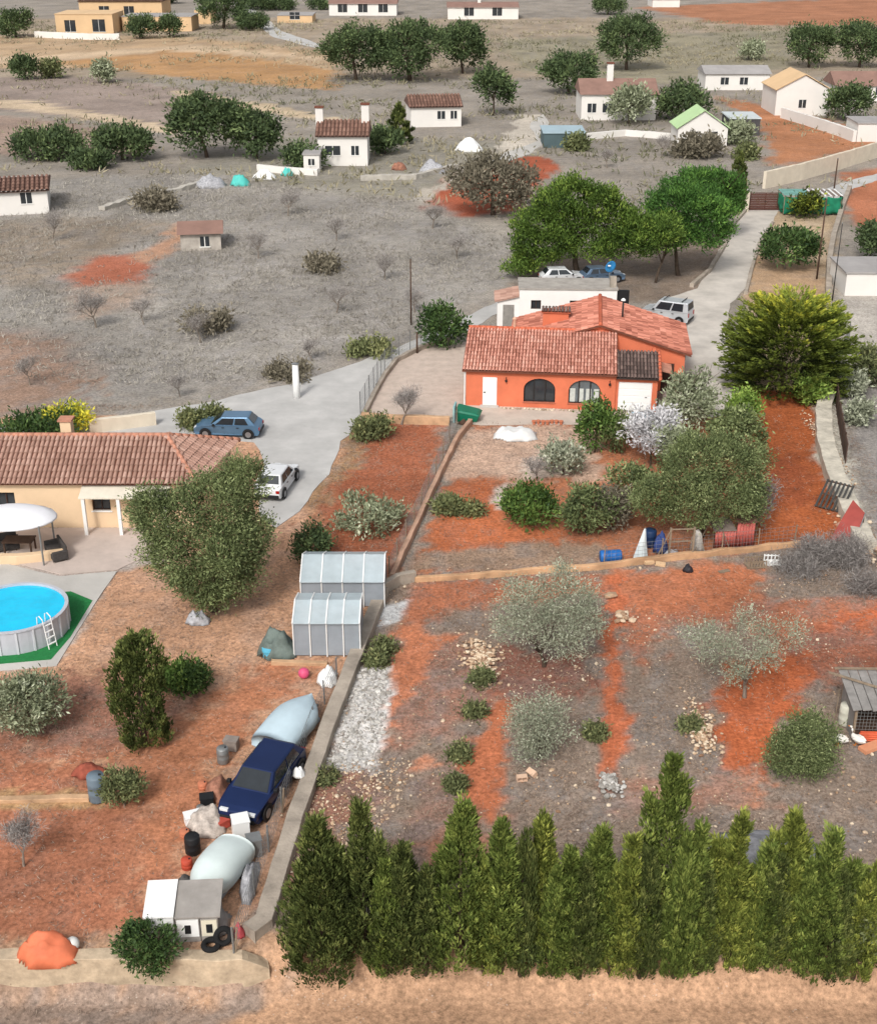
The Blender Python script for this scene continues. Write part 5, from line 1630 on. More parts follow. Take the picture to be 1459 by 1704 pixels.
# ------------------------------------------------------------------ hen house at the right edge, geese
b = G(1414, 1236)
o = thing('hen_house', 'ramshackle grey hen house with wire front at the right edge', 'hen house', b, math.radians(-2))
hw_ = 3.2
for x in (.15, 1.2, 2.2, 3.2):
    for y in (.3, 2.3):
        m = MB(); m.box(x - .05, y - .05, -.1, x + .05, y + .05, 1.55 + (.25 if y > 1 else 0)); m.build('post', timber, o)
gb = M('grey_weathered_board', C(150, 146, 142), .9, .22, 2.5, .3)
for i in range(9):
    x = -.1 + i * .4
    m = MB(); m.extr([(x, .05 - random.uniform(0, .2), 1.6), (x + .37, .05, 1.6), (x + .37, 2.6, 1.92), (x, 2.6, 1.92)], (0, 0, -.04)); m.build('roof_board', gb, o)
m = MB(); m.bar((-.6, 2.2, 2.0), (2.6, .6, 1.78), .1, .06); m.build('roof_batten', timber, o)
m = MB(); m.bar((-.3, 2.5, 2.02), (3.2, 2.55, 2.02), .1, .06); m.build('roof_batten', timber, o)
m = MB(); m.box(.2, 2.32, 0, 3.25, 2.36, 1.75); m.build('back_panel', gb, o)
m = MB(); m.box(.1, .35, 0, .14, 2.25, 1.5); m.build('side_panel', gb, o)
m = MB()
for i in range(22):
    m.bar((.2 + i * .14, .26, .45), (.2 + i * .14, .26, 1.5), .014, .014)
for i in range(7):
    m.bar((.15, .25, .5 + i * .16), (3.25, .25, .5 + i * .16), .014, .014)
w = m.build('wire_front', galv, o); tag(w, kind='stuff')
m = MB(); m.box(.2, .4, .0, 3.2, 2.2, .3); m.build('floor_litter', timber_d, o)
for i in range(4):
    m = MB(); m.tube([(.35, .12, .06 + i * .1), (3.3, .12, .06 + i * .1)], .055, 8); m.build('corrugation', M('orange_sheet', C(220, 104, 70), .7, .12, 2), o, smooth=True)
m = MB(); m.box(.4, .16, 0, 3.3, .2, .45); m.build('kick_board', MATS['orange_sheet'], o)
drum('water_drum', 'cream plastic water drum standing left of the hen house', G(1405, 1204), .3, .95, M('cream_plastic', C(214, 212, 196), .5, .08, 2), 'drum')
o = thing('wire_cage', 'narrow wire cage panel left of the cream drum', 'cage', G(1388, 1200), math.radians(70))
for x in (0, .35, .7):
    m = MB(); m.tube([(x, 0, -.05), (x, 0, 1.15)], .022, 6); m.build('upright', timber, o)
m = MB(); m.bar((0, 0, 1.1), (.7, 0, 1.1), .03, .03); m.bar((0, 0, .3), (.7, 0, .3), .03, .03); m.build('rail', timber, o)
heap('black_sheet', 'black crumpled sheet on top of the hen house corner', G(1408, 1172) + Vector((.1, 0, 1.0)), .35, .3, .4, MATS['black_bag'], 'sheet', 9)
m = MB(); m.box(-.5, -.22, 0, .5, .22, .16); oo = m.build('wood_slab', M('orange_wood', C(230, 160, 122), .85, .12, 3), None, G(1448, 1246)); oo.rotation_euler = (0, 0, .5); tag(oo, 'pale orange slab of wood lying below the hen house', 'slab')

def goose(label, px, py, rz, neck_up=True):
    b = G(px, py)
    o = thing('goose', label, 'goose', b, rz)
    wm = M('white_feathers', C(240, 234, 226, .84), .9, .06, 8)
    # one continuous body: tail, belly, breast, neck, head
    if neck_up:
        path = [(-.40, 0, .34), (-.30, 0, .33), (-.14, 0, .31), (.04, 0, .31), (.18, 0, .34), (.26, 0, .42), (.28, 0, .54), (.29, 0, .66), (.32, 0, .72), (.38, 0, .72), (.42, 0, .71)]
    else:
        path = [(-.40, 0, .34), (-.30, 0, .33), (-.14, 0, .31), (.04, 0, .31), (.18, 0, .33), (.28, 0, .38), (.36, 0, .38), (.42, 0, .30), (.46, 0, .22), (.50, 0, .18), (.53, 0, .16)]
    rad = [.02, .09, .165, .18, .14, .075, .05, .045, .055, .05, .02]
    m = MB(); m.tube(path, rad, 12)
    bd = m.build('body', wm, o, smooth=True); sm = bd.modifiers.new('smooth', 'SUBSURF'); sm.levels = sm.render_levels = 1
    h, e = Vector(path[-1]), (Vector(path[-1]) - Vector(path[-2])).normalized()
    om = M('orange_beak', C(232, 140, 50), .6, .08, 5)
    m = MB(); m.tube([h - e * .02, h + e * .05, h + e * .09], [.026, .02, .008], 8); m.build('beak', om, o, smooth=True)
    for s in (-1, 1):
        m = MB(); m.tube([(0, s * .07, .18), (.01, s * .075, .03), (.01, s * .075, .01)], [.02, .014, .014], 6); m.extr([(-.02, s * .075, .012), (.1, s * .03, .012), (.11, s * .12, .012)], (0, 0, -.012)); m.build('leg', om, o)
        m = MB()
        m.tube([(-.34, s * .1, .36), (-.15, s * .155, .37), (.06, s * .16, .36), (.14, s * .12, .35)], [.02, .07, .075, .03], 8); m.build('wing', wm, o, smooth=True)
        hd = Vector(path[-3])
        m = MB(); m.lathe([(.004, -.006), (.008, 0), (.004, .006)], 6, (hd.x + .03, s * .047, hd.z + .012)); m.build('eye', trim_m, o)
    return o
goose('white goose with lowered head, left of the pair beside the green bush', 1394, 1240, math.radians(150), False)
goose('white goose with raised neck, right of the pair by the hen house', 1424, 1240, math.radians(128), True)

# two loose hollow blocks
for x, y, a, tl, lab in ((868, 1298, .15, 0, 'pale hollow brick lying flat, left of the pair by the olive bush'), (886, 1288, -.9, .5, 'pale hollow brick standing askew, right of the pair by the olive bush')):
    o = thing('hollow_brick', lab, 'brick', G(x, y), a)
    o.rotation_euler = (tl, 0, a)
    m = MB()
    w, d, h, t = .42, .24, .2, .03
    m.box(-w / 2, -d / 2, 0, w / 2, d / 2, t); m.box(-w / 2, -d / 2, h - t, w / 2, d / 2, h)
    for xx in (-w / 2, -t / 2, w / 2 - t): m.box(xx, -d / 2 + .002, t, xx + t, d / 2 - .002, h - t)
    m.box(-w / 2 + t, d / 2 - t - .002, t, w / 2 - t, d / 2 - .002, h - t)
    m.build('clay_body', M('pale_clay', C(232, 196, 168), .9, .1, 4), o)
# grey net heap behind the cypresses
heap('net_heap', 'wide grey heap of discarded netting behind the cypress hedge', G(1262, 1412), 4.4, 1.9, .45, M('grey_net', C(150, 150, 154), .9, .35, 2.5, .5, bscale=10), 'netting', 10, .35)
# stone heaps
stonem = MT('field_stones', C(150, 116, 92), C(240, 222, 196), .95, mid=C(206, 176, 146))
stonew = MT('white_field_stones', C(150, 144, 136), C(226, 222, 216), .95, mid=C(190, 186, 180))
def stone_heap(label, px, py, wpx, hpx, n, h, mat, rs=(.07, .2), seed=0):
    b = G(px, py)
    s = ppm(b)
    w = wpx / s / 2
    d = hpx / s / math.sin(PITCH + math.atan((py - 852) / F_PX)) / 2
    rd = random.Random(seed)
    m = MB()
    for i in range(n):
        a, r = rd.uniform(0, 6.283), abs(rd.gauss(0, .52))
        z = h * max(0, 1 - r * r) * rd.uniform(.2, 1)
        m.stone((math.cos(a) * r * w, math.sin(a) * r * d, z + .03), rd.uniform(*rs))
    o = thing('stone_heap', label, 'stone heap', b, 0, 'stone heaps')
    tag(m.build('stones', mat, o, tint=True), kind='stuff')
    return o
stone_heap('largest heap of tan stones left of the wispy olive tree', 800, 1098, 70, 76, 520, .22, stonem, (.04, .12), seed=1)
stone_heap('long scatter of tan stones in the middle of the lower field', 1164, 1215, 54, 100, 480, .14, stonem, (.035, .11), seed=2)
stone_heap('small heap of whitish stones at the end of the orange path', 1014, 1308, 48, 42, 170, .25, stonew, (.05, .13), seed=3)
stone_heap('small heap of pinkish stones at the head of the orange path', 1034, 1028, 26, 22, 26, .25, stonem, (.1, .22), seed=4)
stone_heap('loose rubble on the bank right of the red sheet', 1440, 900, 46, 120, 420, .4, stonem, (.05, .15), seed=5)
stone_heap('loose pale rubble along the red lane foot of the bank', 1372, 740, 26, 130, 380, .2, stonem, (.03, .09), seed=6)
m = MB(); m.stone((0, 0, .12), .34, .6); tag(m.build('boulder', stonem, None, G(1015, 994), tint=True), 'single tan boulder on the orange soil left of the path head', 'boulder')

# green tipping skip, white plastic sheet, slatted planter
b = G(779, 700)
o = thing('green_skip', 'green tipped-over container at the left corner of the orange house', 'container', b, math.radians(-8))
gm_ = M('bottle_green_plastic', C(24, 120, 92), .45, .12, 1.5)
m = MB(); m.hexa([(-.7, -.45, .05), (.6, -.35, .05), (.7, .45, .05), (-.7, .5, .05), (-.75, -.55, .75), (.75, -.5, .5), (.85, .55, .55), (-.75, .6, .85)]); m.build('tub', gm_, o, bevel=.04)
m = MB(); m.hexa([(-.8, -.6, .752), (.8, -.56, .505), (.9, .6, .555), (-.8, .65, .855), (-.7, -.5, .9), (.6, -.45, .66), (.7, .5, .72), (-.7, .55, 1.0)]); m.build('lid', gm_, o, bevel=.03)
m = MB(); m.box(-.98, -.5, 0, -.86, .6, 1.1); m.build('side_board', M('pale_teal_board', C(150, 190, 190), .8, .1, 2), o)
heap('plastic_sheet', 'crumpled white plastic sheet on the pinkish soil in front of the house', G(857, 726), 2.8, 1.9, .5, M('white_plastic', C(230, 230, 228), .5, .1, 2), 'plastic sheet', 12, .8)
heap('wood_heap', 'dark heap of charred wood at the top of the boundary wall', G(772, 706), .8, .3, .3, MATS['dark_timber'], 'wood heap', 13)
p0 = G(888, 706)
for i in range(7):
    m = MB(); m.lathe([(.09, 0), (.13, .2), (.15, .2), (.15, .26), (.12, .26)], 10)
    tag(m.build('flower_pot', M('terracotta_pot', C(206, 128, 96), .85, .15, 4), None, p0 + Vector((i * .3, random.uniform(-.1, .1), 0))), 'small terracotta pot, %s from the left in the row before the house' % ORD[i], 'pot', 'row of pots in front of the house')
# white bench-like object left of the garage (pale blue roofed box)
b = G(1075, 716)
o = thing('garden_box', 'pale blue topped white box standing behind the blossom tree', 'box', b, math.radians(-4))
m = MB(); m.box(-.9, -.5, 0, .9, .5, .85); m.build('body', whitep, o, bevel=.02)
m = MB(); m.extr([(-1.0, -.6, .852), (1.0, -.6, .852), (1.0, .6, 1.0), (-1.0, .6, 1.0)], (0, 0, .05)); m.build('lid', M('pale_blue_sheet', C(176, 200, 214), .6, .1, 2), o)
# ------------------------------------------------------------------ neighbour's house on the left
peach = M('peach_render', C(236, 206, 170), .85, .07, .6, .1)
EH, RH = 2.75, 4.3
NX0, NX1, NY0, NY1 = -31.0, -13.4, 64.5, 70.3
nh = thing('neighbour_house', 'long peach house with hipped pale tile roof at the left edge', 'house', (0, 0, 0))
wx = [(-24.2, -23.2), (-19.0, -18.0), (-16.6, -15.8)]
m = MB()
x = NX0
for i, (a, b_) in enumerate(wx):
    m.box(x, NY0, -.2, a, NY0 + .3, EH); m.box(a, NY0, 2.1, b_, NY0 + .3, EH); m.box(a, NY0, -.2, b_, NY0 + .3, 1.0 if i != 2 else -.1); x = b_
m.box(x, NY0, -.2, NX1, NY0 + .3, EH)
m.hexa([(NX1 - .3, NY0 + .3, -.2), (NX1 - .002, NY0 + .3, -.2), (-12.2, NY1, -.2), (-12.5, NY1, -.2), (NX1 - .3, NY0 + .3, EH - .1), (NX1 - .002, NY0 + .3, EH - .1), (-12.2, NY1, EH - .1), (-12.5, NY1, EH - .1)]); m.box(NX0, NY1 - .3, -.2, NX1 - .3, NY1 - .002, EH)
m.build('wall', peach, nh)
for i, (a, b_) in enumerate(wx):
    z0 = 1.0 if i != 2 else 0
    m = MB(); m.box(a, NY0 + .2, z0, b_, NY0 + .24, 2.1); w = m.build('window' if i != 2 else 'door', glass if i != 2 else M('brown_door', C(120, 66, 40), .6, .15, 3), nh)
    q = MB()
    for xx in (a + .03, (a + b_) / 2, b_ - .03): q.box(xx - .03, NY0 + .14, z0, xx + .03, NY0 + .2, 2.1)
    q.box(a, NY0 + .14, z0, b_, NY0 + .2, z0 + .06); q.box(a, NY0 + .14, 2.04, b_, NY0 + .2, 2.1); q.build('frame', brownf, w)
    if i != 2:
        q = MB(); q.box(a - .08, NY0 - .06, z0 - .06, b_ + .08, NY0 + .12, z0 + .002); q.build('sill', white, w)
# porch with white awning over the right window
m = MB(); m.extr([(-19.4, NY0 - 1.1, 2.25), (-14.6, NY0 - 1.1, 2.25), (-14.6, NY0 + .01, 2.6), (-19.4, NY0 + .01, 2.6)], (0, 0, -.06)); m.build('awning', M('cream_canvas', C(226, 218, 200), .8, .08, 2), nh)
for xx in (-19.2, -17.3, -14.8):
    m = MB(); m.box(xx - .09, NY0 - 1.05, 0, xx + .09, NY0 - .87, 2.2); m.build('post', white, nh)
# hipped roof
ov = .35
yr = (NY0 + NY1) / 2
hx = -15.2
m = MB()
A_, B_, C__, D__ = (NX0, NY0 - ov, EH - .05), (NX1 + ov, NY0 - ov, EH - .05), (-11.7, NY1 + ov, EH - .05), (NX0, NY1 + ov, EH - .05)
R0, R1 = (NX0, yr, RH), (hx, yr, RH)
m._add([A_, B_, C__, D__, R0, R1], [(0, 1, 5, 4), (1, 2, 5), (2, 3, 4, 5), (3, 2, 1, 0), (0, 4, 3)])
nr = m.build('roof', roofbed, nh)
Wf = NX1 + ov - NX0
Lf = math.hypot(yr - NY0 + ov, RH - EH + .05)
tf = tile_mesh((NX0, yr, RH + .01), (1, 0, 0), (0, -(yr - NY0 + ov), -(RH - EH + .05)), Wf, Lf, tw=.26, tl=.45, r=.115, seed=21,
               clip=[(0, 0), (hx - NX0, 0), (Wf, Lf), (0, Lf)])
ue = np.array([C__[0] - B_[0], C__[1] - B_[1], 0.0])
Wh = float(np.linalg.norm(ue))
ue /= Wh
r1b = np.array(R1) - np.array(B_)
apex = float(r1b @ ue)
vv = -(r1b - ue * apex)
Lh = float(np.linalg.norm(vv))
th_ = tile_mesh(np.array(B_) - vv + np.array([0, 0, .01]), ue, vv, Wh, Lh, tw=.26, tl=.45, r=.115, seed=22, clip=[(0, Lh), (apex, 0), (Wh, Lh)])
tiles_on(nr, [tf, th_], tile_far)
m = MB()
for i in range(38):
    xx = NX0 + i * .42
    if xx < hx: m.tube([(xx, yr, RH + .03), (xx + .44, yr, RH + .04)], .14, 7)
for p, q_ in ((R1, B_), (R1, C__)):
    p, q_ = Vector(p), Vector(q_)
    n = 10
    for i in range(n):
        m.tube([p.lerp(q_, i / n) + Vector((0, 0, .05)), p.lerp(q_, (i + 1.05) / n) + Vector((0, 0, .04))], .14, 7)
m.build('ridge_tiles', M('pale_ridge', C(198, 140, 116), .85, .2, 2), nr, smooth=True)
m = MB(); m.box(-21.3, 68.0, 3.6, -20.7, 68.6, 4.9); ch = m.build('chimney', peach, nh)
m = MB(); m.box(-21.4, 67.9, 4.902, -20.6, 68.7, 5.0); m.build('cap', MATS['pale_ridge'], ch)

# pool
PC = Vector((-20.0, 53.3, 0))
PR, PH = 2.45, 1.2
po = thing('swimming_pool', 'round above-ground pool with pale grey wall and cyan water', 'pool', PC)
m = MB(); n = 48
wm_ = M('pool_wall', C(196, 198, 206), .5, .06, 2)
prof = [(PR - .03, .0), (PR, .02), (PR, PH - .05), (PR + .05, PH - .05), (PR + .05, PH + .02), (PR - .12, PH + .02), (PR - .12, .0)]
vs, fs = [], []
for k, (r, z) in enumerate(prof):
    for i in range(n):
        a = 6.28318 * i / n
        vs.append((r * math.cos(a), r * math.sin(a), z))
for k in range(len(prof) - 1):
    for i in range(n):
        fs.append((k * n + i, k * n + (i + 1) % n, (k + 1) * n + (i + 1) % n, (k + 1) * n + i))
m._add(vs, fs); m.build('pool_wall', wm_, po, smooth=False)
m = MB(); m.lathe([(PR - .13, .02), (PR - .13, PH - .09)], n)
wat = M('cyan_water', C(0, 196, 238, .9), .06, .12, .9, .35, spec=.5, bscale=2.2); m.build('water', wat, po)
for i in range(20):
    a = 6.28318 * i / 20
    q = MB(); q.bar((math.cos(a) * (PR + .02), math.sin(a) * (PR + .02), .0), (math.cos(a) * (PR + .02), math.sin(a) * (PR + .02), PH - .06), .09, .05, (math.cos(a), math.sin(a), 0)); q.build('post', M('pool_post', C(216, 218, 224), .5, .05, 2), po)

# big white sunshade over the terrace with table and chairs
b = G(30, 925)
ss = thing('sunshade', 'large white oval sunshade over the terrace at the left edge', 'sunshade', b)
m = MB(); m.lathe([(2.05, 2.2), (2.0, 2.3), (1.5, 2.52), (.8, 2.68), (.1, 2.74)], 20, (0, 0, 0), 1.15, .8); m.build('canopy', M('white_canvas', C(240, 240, 244, .84), .8, .03, 2), ss, smooth=True)
for x, y in ((-1.7, -1.1), (1.7, -1.1), (1.7, 1.1), (-1.7, 1.1)):
    m = MB(); m.tube([(x, y, 0), (x, y, 2.25)], .05, 8); m.build('leg', galv, ss)
ta = thing('patio_table', 'brown patio table under the white sunshade', 'table', G(35, 918))
m = MB(); m.box(-.8, -.45, .7, .8, .45, .75); m.build('tabletop', timber_d, ta)
for x in (-.7, .7):
    for y in (-.37, .37):
        m = MB(); m.box(x - .04, y - .04, 0, x + .04, y + .04, .7); m.build('leg', timber_d, ta)
def sofa(label, px, py, rz, mat, w=1.6):
    o = thing('garden_sofa', label, 'sofa', G(px, py), rz)
    m = MB(); m.box(-w / 2, -.4, .1, w / 2, .4, .42); m.build('seat', mat, o, bevel=.05)
    m = MB(); m.box(-w / 2, .28, .422, w / 2, .42, .85); m.build('backrest', mat, o, bevel=.05)
    for s in (-1, 1):
        m = MB(); m.box(s * w / 2 - .09, -.4, .1, s * w / 2 + .09, .42, .62); m.build('armrest', mat, o, bevel=.04)
        for y in (-.33, .33):
            m = MB(); m.box(s * (w / 2 - .1) - .03, y - .03, 0, s * (w / 2 - .1) + .03, y + .03, .1); m.build('leg', timber_d, o)
wick = M('dark_wicker', C(74, 70, 68), .9, .3, 8)
sofa('dark wicker sofa at the right edge of the covered terrace', 95, 925, math.radians(-60), wick)
sofa('dark wicker sofa beneath the left side of the sunshade', 5, 915, math.radians(20), wick)
low_wall('terrace_step', 'peach plinth along the front of the covered terrace', [(-26, 60.2), (-22, 60.2), (-19.6, 60.8)], .4, .45, peach)

# two pale tent-like sheds
def clear_sheet(name, col, thru):
    if name in MATS: return MATS[name]
    m = M(name, col, .4, .12, 1.0, spec=.4)
    n, l = m.node_tree.nodes, m.node_tree.links
    tr = n.new('ShaderNodeBsdfTransparent'); mx = n.new('ShaderNodeMixShader'); mx.inputs['Fac'].default_value = thru
    l.new(n['Principled BSDF'].outputs[0], mx.inputs[1]); l.new(tr.outputs[0], mx.inputs[2]); l.new(mx.outputs[0], n['Material Output'].inputs['Surface'])
    return m
def poly_shed(label, pxl, pxr, py, d, h, ridge, rz=0):
    a, c = G(pxl, py), G(pxr, py)
    w = (c - a).length
    o = thing('polytunnel_shed', label, 'shed', a, math.atan2(c.y - a.y, c.x - a.x))
    pl = clear_sheet('pale_polycarbonate', C(206, 220, 226), .3)
    pg = clear_sheet('grey_sheet_wall', C(170, 178, 186), .25)
    for x in np.linspace(0, w, 5)[:-1]:
        m = MB(); m.box(x + .04, 0, .05, x + w / 4 - .04, .03, h); m.build('wall_panel', pg, o)
    for y in np.linspace(0, d, 4)[:-1]:
        m = MB(); m.box(w - .03, y + .05, .05, w, y + d / 3 - .05, h); m.build('wall_panel', pg, o)
        m = MB(); m.box(0, y + .05, .05, .03, y + d / 3 - .05, h); m.build('wall_panel', pg, o)
    for x in np.linspace(0, w, 5)[:-1]:
        m = MB(); m.extr([(x + .02, -.15, h + .02), (x + w / 4 - .02, -.15, h + .02), (x + w / 4 - .02, d / 2, ridge), (x + .02, d / 2, ridge)], (0, 0, .03)); m.build('roof_panel', pl, o)
        m = MB(); m.extr([(x + .02, d + .15, h + .02), (x + w / 4 - .02, d + .15, h + .02), (x + w / 4 - .02, d / 2 + .01, ridge), (x + .02, d / 2 + .01, ridge)], (0, 0, .03)); m.build('roof_panel', pl, o)
    for x in np.linspace(0, w, 5):
        m = MB(); m.bar((x, -.02, 0), (x, -.02, h), .07, .05); m.bar((x, -.15, h + .06), (x, d / 2, ridge + .05), .06, .05); m.bar((x, d / 2, ridge + .05), (x, d + .15, h + .06), .06, .05); m.build('frame_rib', whitep, o)
poly_shed('pale translucent garden shed, nearer of the two beside the boundary wall', 490, 600, 1092, 2.6, 1.75, 2.2)
poly_shed('pale translucent garden shed, farther of the two near the wall corner', 502, 640, 1010, 3.0, 1.4, 2.1)
heap('clutter_pile', 'dark pile of covered clutter left of the nearer pale shed', G(462, 1085), 1.8, 1.6, 1.1, M('grey_green_tarp', C(112, 124, 118), .8, .35, 2), 'clutter', 15, .3)
drum('plastic_tub', 'small light blue tub beside the nearer pale shed', G(447, 1092), .28, .5, M('light_blue_plastic', C(96, 184, 214), .5, .1, 2), 'tub')
low_wall('shed_kerb', 'tan kerb in front of the nearer pale shed', PX([(452, 1104), (545, 1106)]), .25, .15, tanwall)
def ball(label, px, py, r, mat, name='ball', cat='ball'):
    m = MB(); m.lathe([(r * math.sin(math.pi * i / 10) + .002, r - r * math.cos(math.pi * i / 10)) for i in range(11)], 16)
    tag(m.build(name, mat, None, G(px, py), smooth=True), label, cat)
ball('bright pink ball on the orange soil near the pale sheds', 506, 1128, .25, M('pink_plastic', C(224, 90, 130), .5, .08, 2))
ball('white ball beside the orange tarp at the bottom left', 122, 1580, .24, M('white_ball', C(232, 232, 228), .5, .05, 2))
heap('orange_tarp', 'crumpled orange tarpaulin at the bottom left corner', G(80, 1592), 2.0, 1.1, .9, M('orange_tarp', C(222, 122, 86), .7, .15, 2), 'tarp', 16, .2)

# pool ladder and hose
o = thing('pool_ladder', 'white pool ladder hooked over the right side of the pool', 'ladder', PC + Vector((PR * .78, -PR * .62, 0)), math.radians(-38))
for y in (-.22, .22):
    m = MB(); m.tube([(.35, y, 0), (.12, y, 1.5), (-.1, y, 1.62), (-.3, y, 1.5), (-.35, y, .8)], .025, 8); m.build('rail', whitep, o)
for i in range(4):
    m = MB(); m.box(.28 - i * .055, -.2, .25 + i * .3, .36 - i * .055, .2, .28 + i * .3); m.build('rung', whitep, o)
# clutter beside the navy car
def box_item(name, label, px, py, w, d, h, mat, cat, rz=0.0):
    o = thing(name, label, cat, G(px, py), rz)
    m = MB(); m.box(-w / 2, -d / 2, 0, w / 2, d / 2, h); m.build('body', mat, o, bevel=.015)
    m = MB(); m.box(-w / 2 - .02, -d / 2 - .02, h + .002, w / 2 + .02, d / 2 + .02, h + .05); m.build('lid', mat, o)
    return o
tk = M('taupe_plastic', C(150, 140, 132), .7, .2, 3)
box_item('storage_box', 'pale storage box left of the sacks by the navy car', 322, 1370, .6, .45, .4, whitep, 'box', .4)
box_item('storage_box', 'taupe storage box behind the grey metal bin', 386, 1246, .55, .4, .45, tk, 'box', -.2)
box_item('storage_box', 'dark storage box beside the reddish junk pile', 345, 1338, .5, .4, .35, trim_m, 'box', .2)
box_item('storage_box', 'small red box between sacks and navy car bumper', 372, 1376, .45, .3, .3, M('red_box', C(190, 84, 70), .7, .15, 3), 'box', .7)
box_item('appliance', 'white appliance standing between covered trailer and navy car', 402, 1392, .6, .6, .8, whitep, 'appliance', .3)
box_item('appliance', 'grey cabinet behind the covered trailer beside the fence', 424, 1420, .5, .5, .7, galv, 'cabinet', .3)
drum('paint_pot', 'small grey pot beside the dark storage box', G(334, 1350), .14, .25, galv, 'pot')
drum('flower_pot', 'orange clay pot left of the reddish junk pile', G(338, 1312), .18, .3, MATS['terracotta_pot'], 'pot')
drum('flower_pot', 'clay pot left of the pale sacks', G(308, 1392), .18, .3, MATS['terracotta_pot'], 'pot')
heap('dark_junk', 'dark junk heap at the front of the covered trailer', G(312, 1480), 1.0, .9, .5, M('dark_junk', C(92, 88, 86), .9, .4, 4), 'junk', 31, .4)
heap('pale_tarp', 'grey tarpaulin over clutter right of the tool shed', G(345, 1540), 1.6, 1.3, .9, M('grey_tarp', C(170, 164, 160), .8, .25, 2), 'tarp', 32, .25)
heap('wall_junk', 'tangle of grey junk between the covered trailer and the fence', G(415, 1470), .6, 2.2, .5, MATS['pale_rags'], 'junk', 33, .5)
heap('garden_waste', 'pale garden rubble heap below the big left olive tree', G(330, 1035), 1.2, .8, .5, MATS['pale_rags'], 'rubble', 34, .5)
heap('bank_sheet', 'pale plastic sheeting at the wall beside the pink ball', G(545, 1130), .9, 1.4, .45, whitep, 'plastic sheet', 35, .4)
heap('rubble_sack', 'pile of pale sacks beside the front of the navy car', G(345, 1372), 1.5, 1.6, .6, M('pale_junk', C(190, 178, 168), .9, .45, 4), 'sacks', 17, .4)
heap('junk_pile', 'mixed reddish junk pile left of the navy car', G(362, 1318), .9, 1.5, .55, M('reddish_junk', C(160, 112, 92), .9, .45, 4), 'junk', 18, .4)
drum('metal_bin', 'grey metal bin standing left of the navy car rear', G(372, 1268), .24, .7, galv, 'bin')
drum('metal_drum', 'dark drum between sacks and covered trailer', G(322, 1418), .28, .75, MATS['black_plastic'], 'drum')
drum('red_bucket', 'small red bucket beside the covered trailer', G(312, 1444), .2, .4, M('red_plastic', C(200, 84, 62), .6, .1, 3), 'bucket')
drum('water_butt', 'slate blue water butt in the red garden at far left', G(164, 1330), .34, 1.15, M('slate_plastic', C(112, 128, 140), .5, .12, 2), 'water butt')
heap('wheelbarrow_load', 'rusty reddish heap beside the slate water butt', G(150, 1288), 1.4, .8, .45, M('rust_heap', C(158, 84, 66), .9, .35, 3), 'heap', 19)
# low shed with white fronted cabinets
b = G(246, 1572)
o = thing('tool_shed', 'low grey roofed tool shed with white front panels at the wall corner', 'shed', b, math.radians(4))
gm2 = M('grey_lid', C(164, 158, 152), .8, .15, 1.5)
for i, (x0, x1, h, mt) in enumerate(((0, .95, 1.15, whitep), (.98, 1.75, 1.05, whitep), (1.78, 2.35, 1.0, M('cream_front', C(228, 220, 198), .6, .06, 2)))):
    m = MB(); m.box(x0, .03, 0, x1, 1.4, h - .05); m.build('cabinet', gm2, o)
    m = MB(); m.box(x0 + .03, -.01, .25, x1 - .03, .028, h - .1); d = m.build('front_panel', mt, o)
    q = MB(); q.box((x0 + x1) / 2 - .1, -.03, .4, (x0 + x1) / 2 + .1, -.012, .75); q.build('vent', trim_m, d)
m = MB(); m.extr([(-.05, -.08, 1.16), (.95, -.08, 1.16), (.95, 1.5, 1.36), (-.05, 1.5, 1.36)], (0, 0, .05)); m.build('roof', whitep, o)
m = MB(); m.extr([(.97, -.06, 1.08), (2.45, -.06, 1.06), (2.45, 1.5, 1.3), (.97, 1.5, 1.3)], (0, 0, .05)); m.build('roof', gm2, o)
for i, (x, y, lab) in enumerate(((352, 1578, 'tyre lying flat right of the tool shed'), (372, 1568, 'tyre leaning at the wall corner behind the flat one'))):
    m = MB()
    n = 20
    vs, fs = [], []
    for k in range(n):
        a = 6.28318 * k / n
        for j in range(8):
            c_ = 6.28318 * j / 8
            r = .24 + .1 * math.cos(c_)
            vs.append((r * math.cos(a), r * math.sin(a), .1 + .1 * math.sin(c_)))
    for k in range(n):
        for j in range(8):
            fs.append((k * 8 + j, ((k + 1) % n) * 8 + j, ((k + 1) % n) * 8 + (j + 1) % 8, k * 8 + (j + 1) % 8))
    m._add(vs, fs); oo = m.build('tyre', tyre_m, None, G(x, y) + Vector((0, 0, .05 if i == 0 else .3)), smooth=True); oo.rotation_euler = (0 if i == 0 else 1.1, 0, .4); tag(oo, lab, 'tyre')
heap('white_bag', 'white crumpled bag caught on the boundary wall beside the navy car', G(498, 1304) + Vector((0, 0, .42)), .5, .5, .35, whitep, 'bag', 20)
heap('red_rag', 'pinkish red rag behind the wire fence at the near wall end', G(398, 1556), .4, .4, .4, M('red_rag', C(206, 90, 96), .9, .2, 3), 'rag', 21)
for i, (x, y, lab) in enumerate(((392, 1588, 'short broken post at the near end of the boundary wall'), (470, 1352, 'thin stick standing by the boundary wall below the navy car'))):
    m = MB(); m.tube([(0, 0, 0), (.1, .05, 1.1)], [.05, .03], 6); tag(m.build('broken_post', timber, None, G(x, y)), lab, 'post')

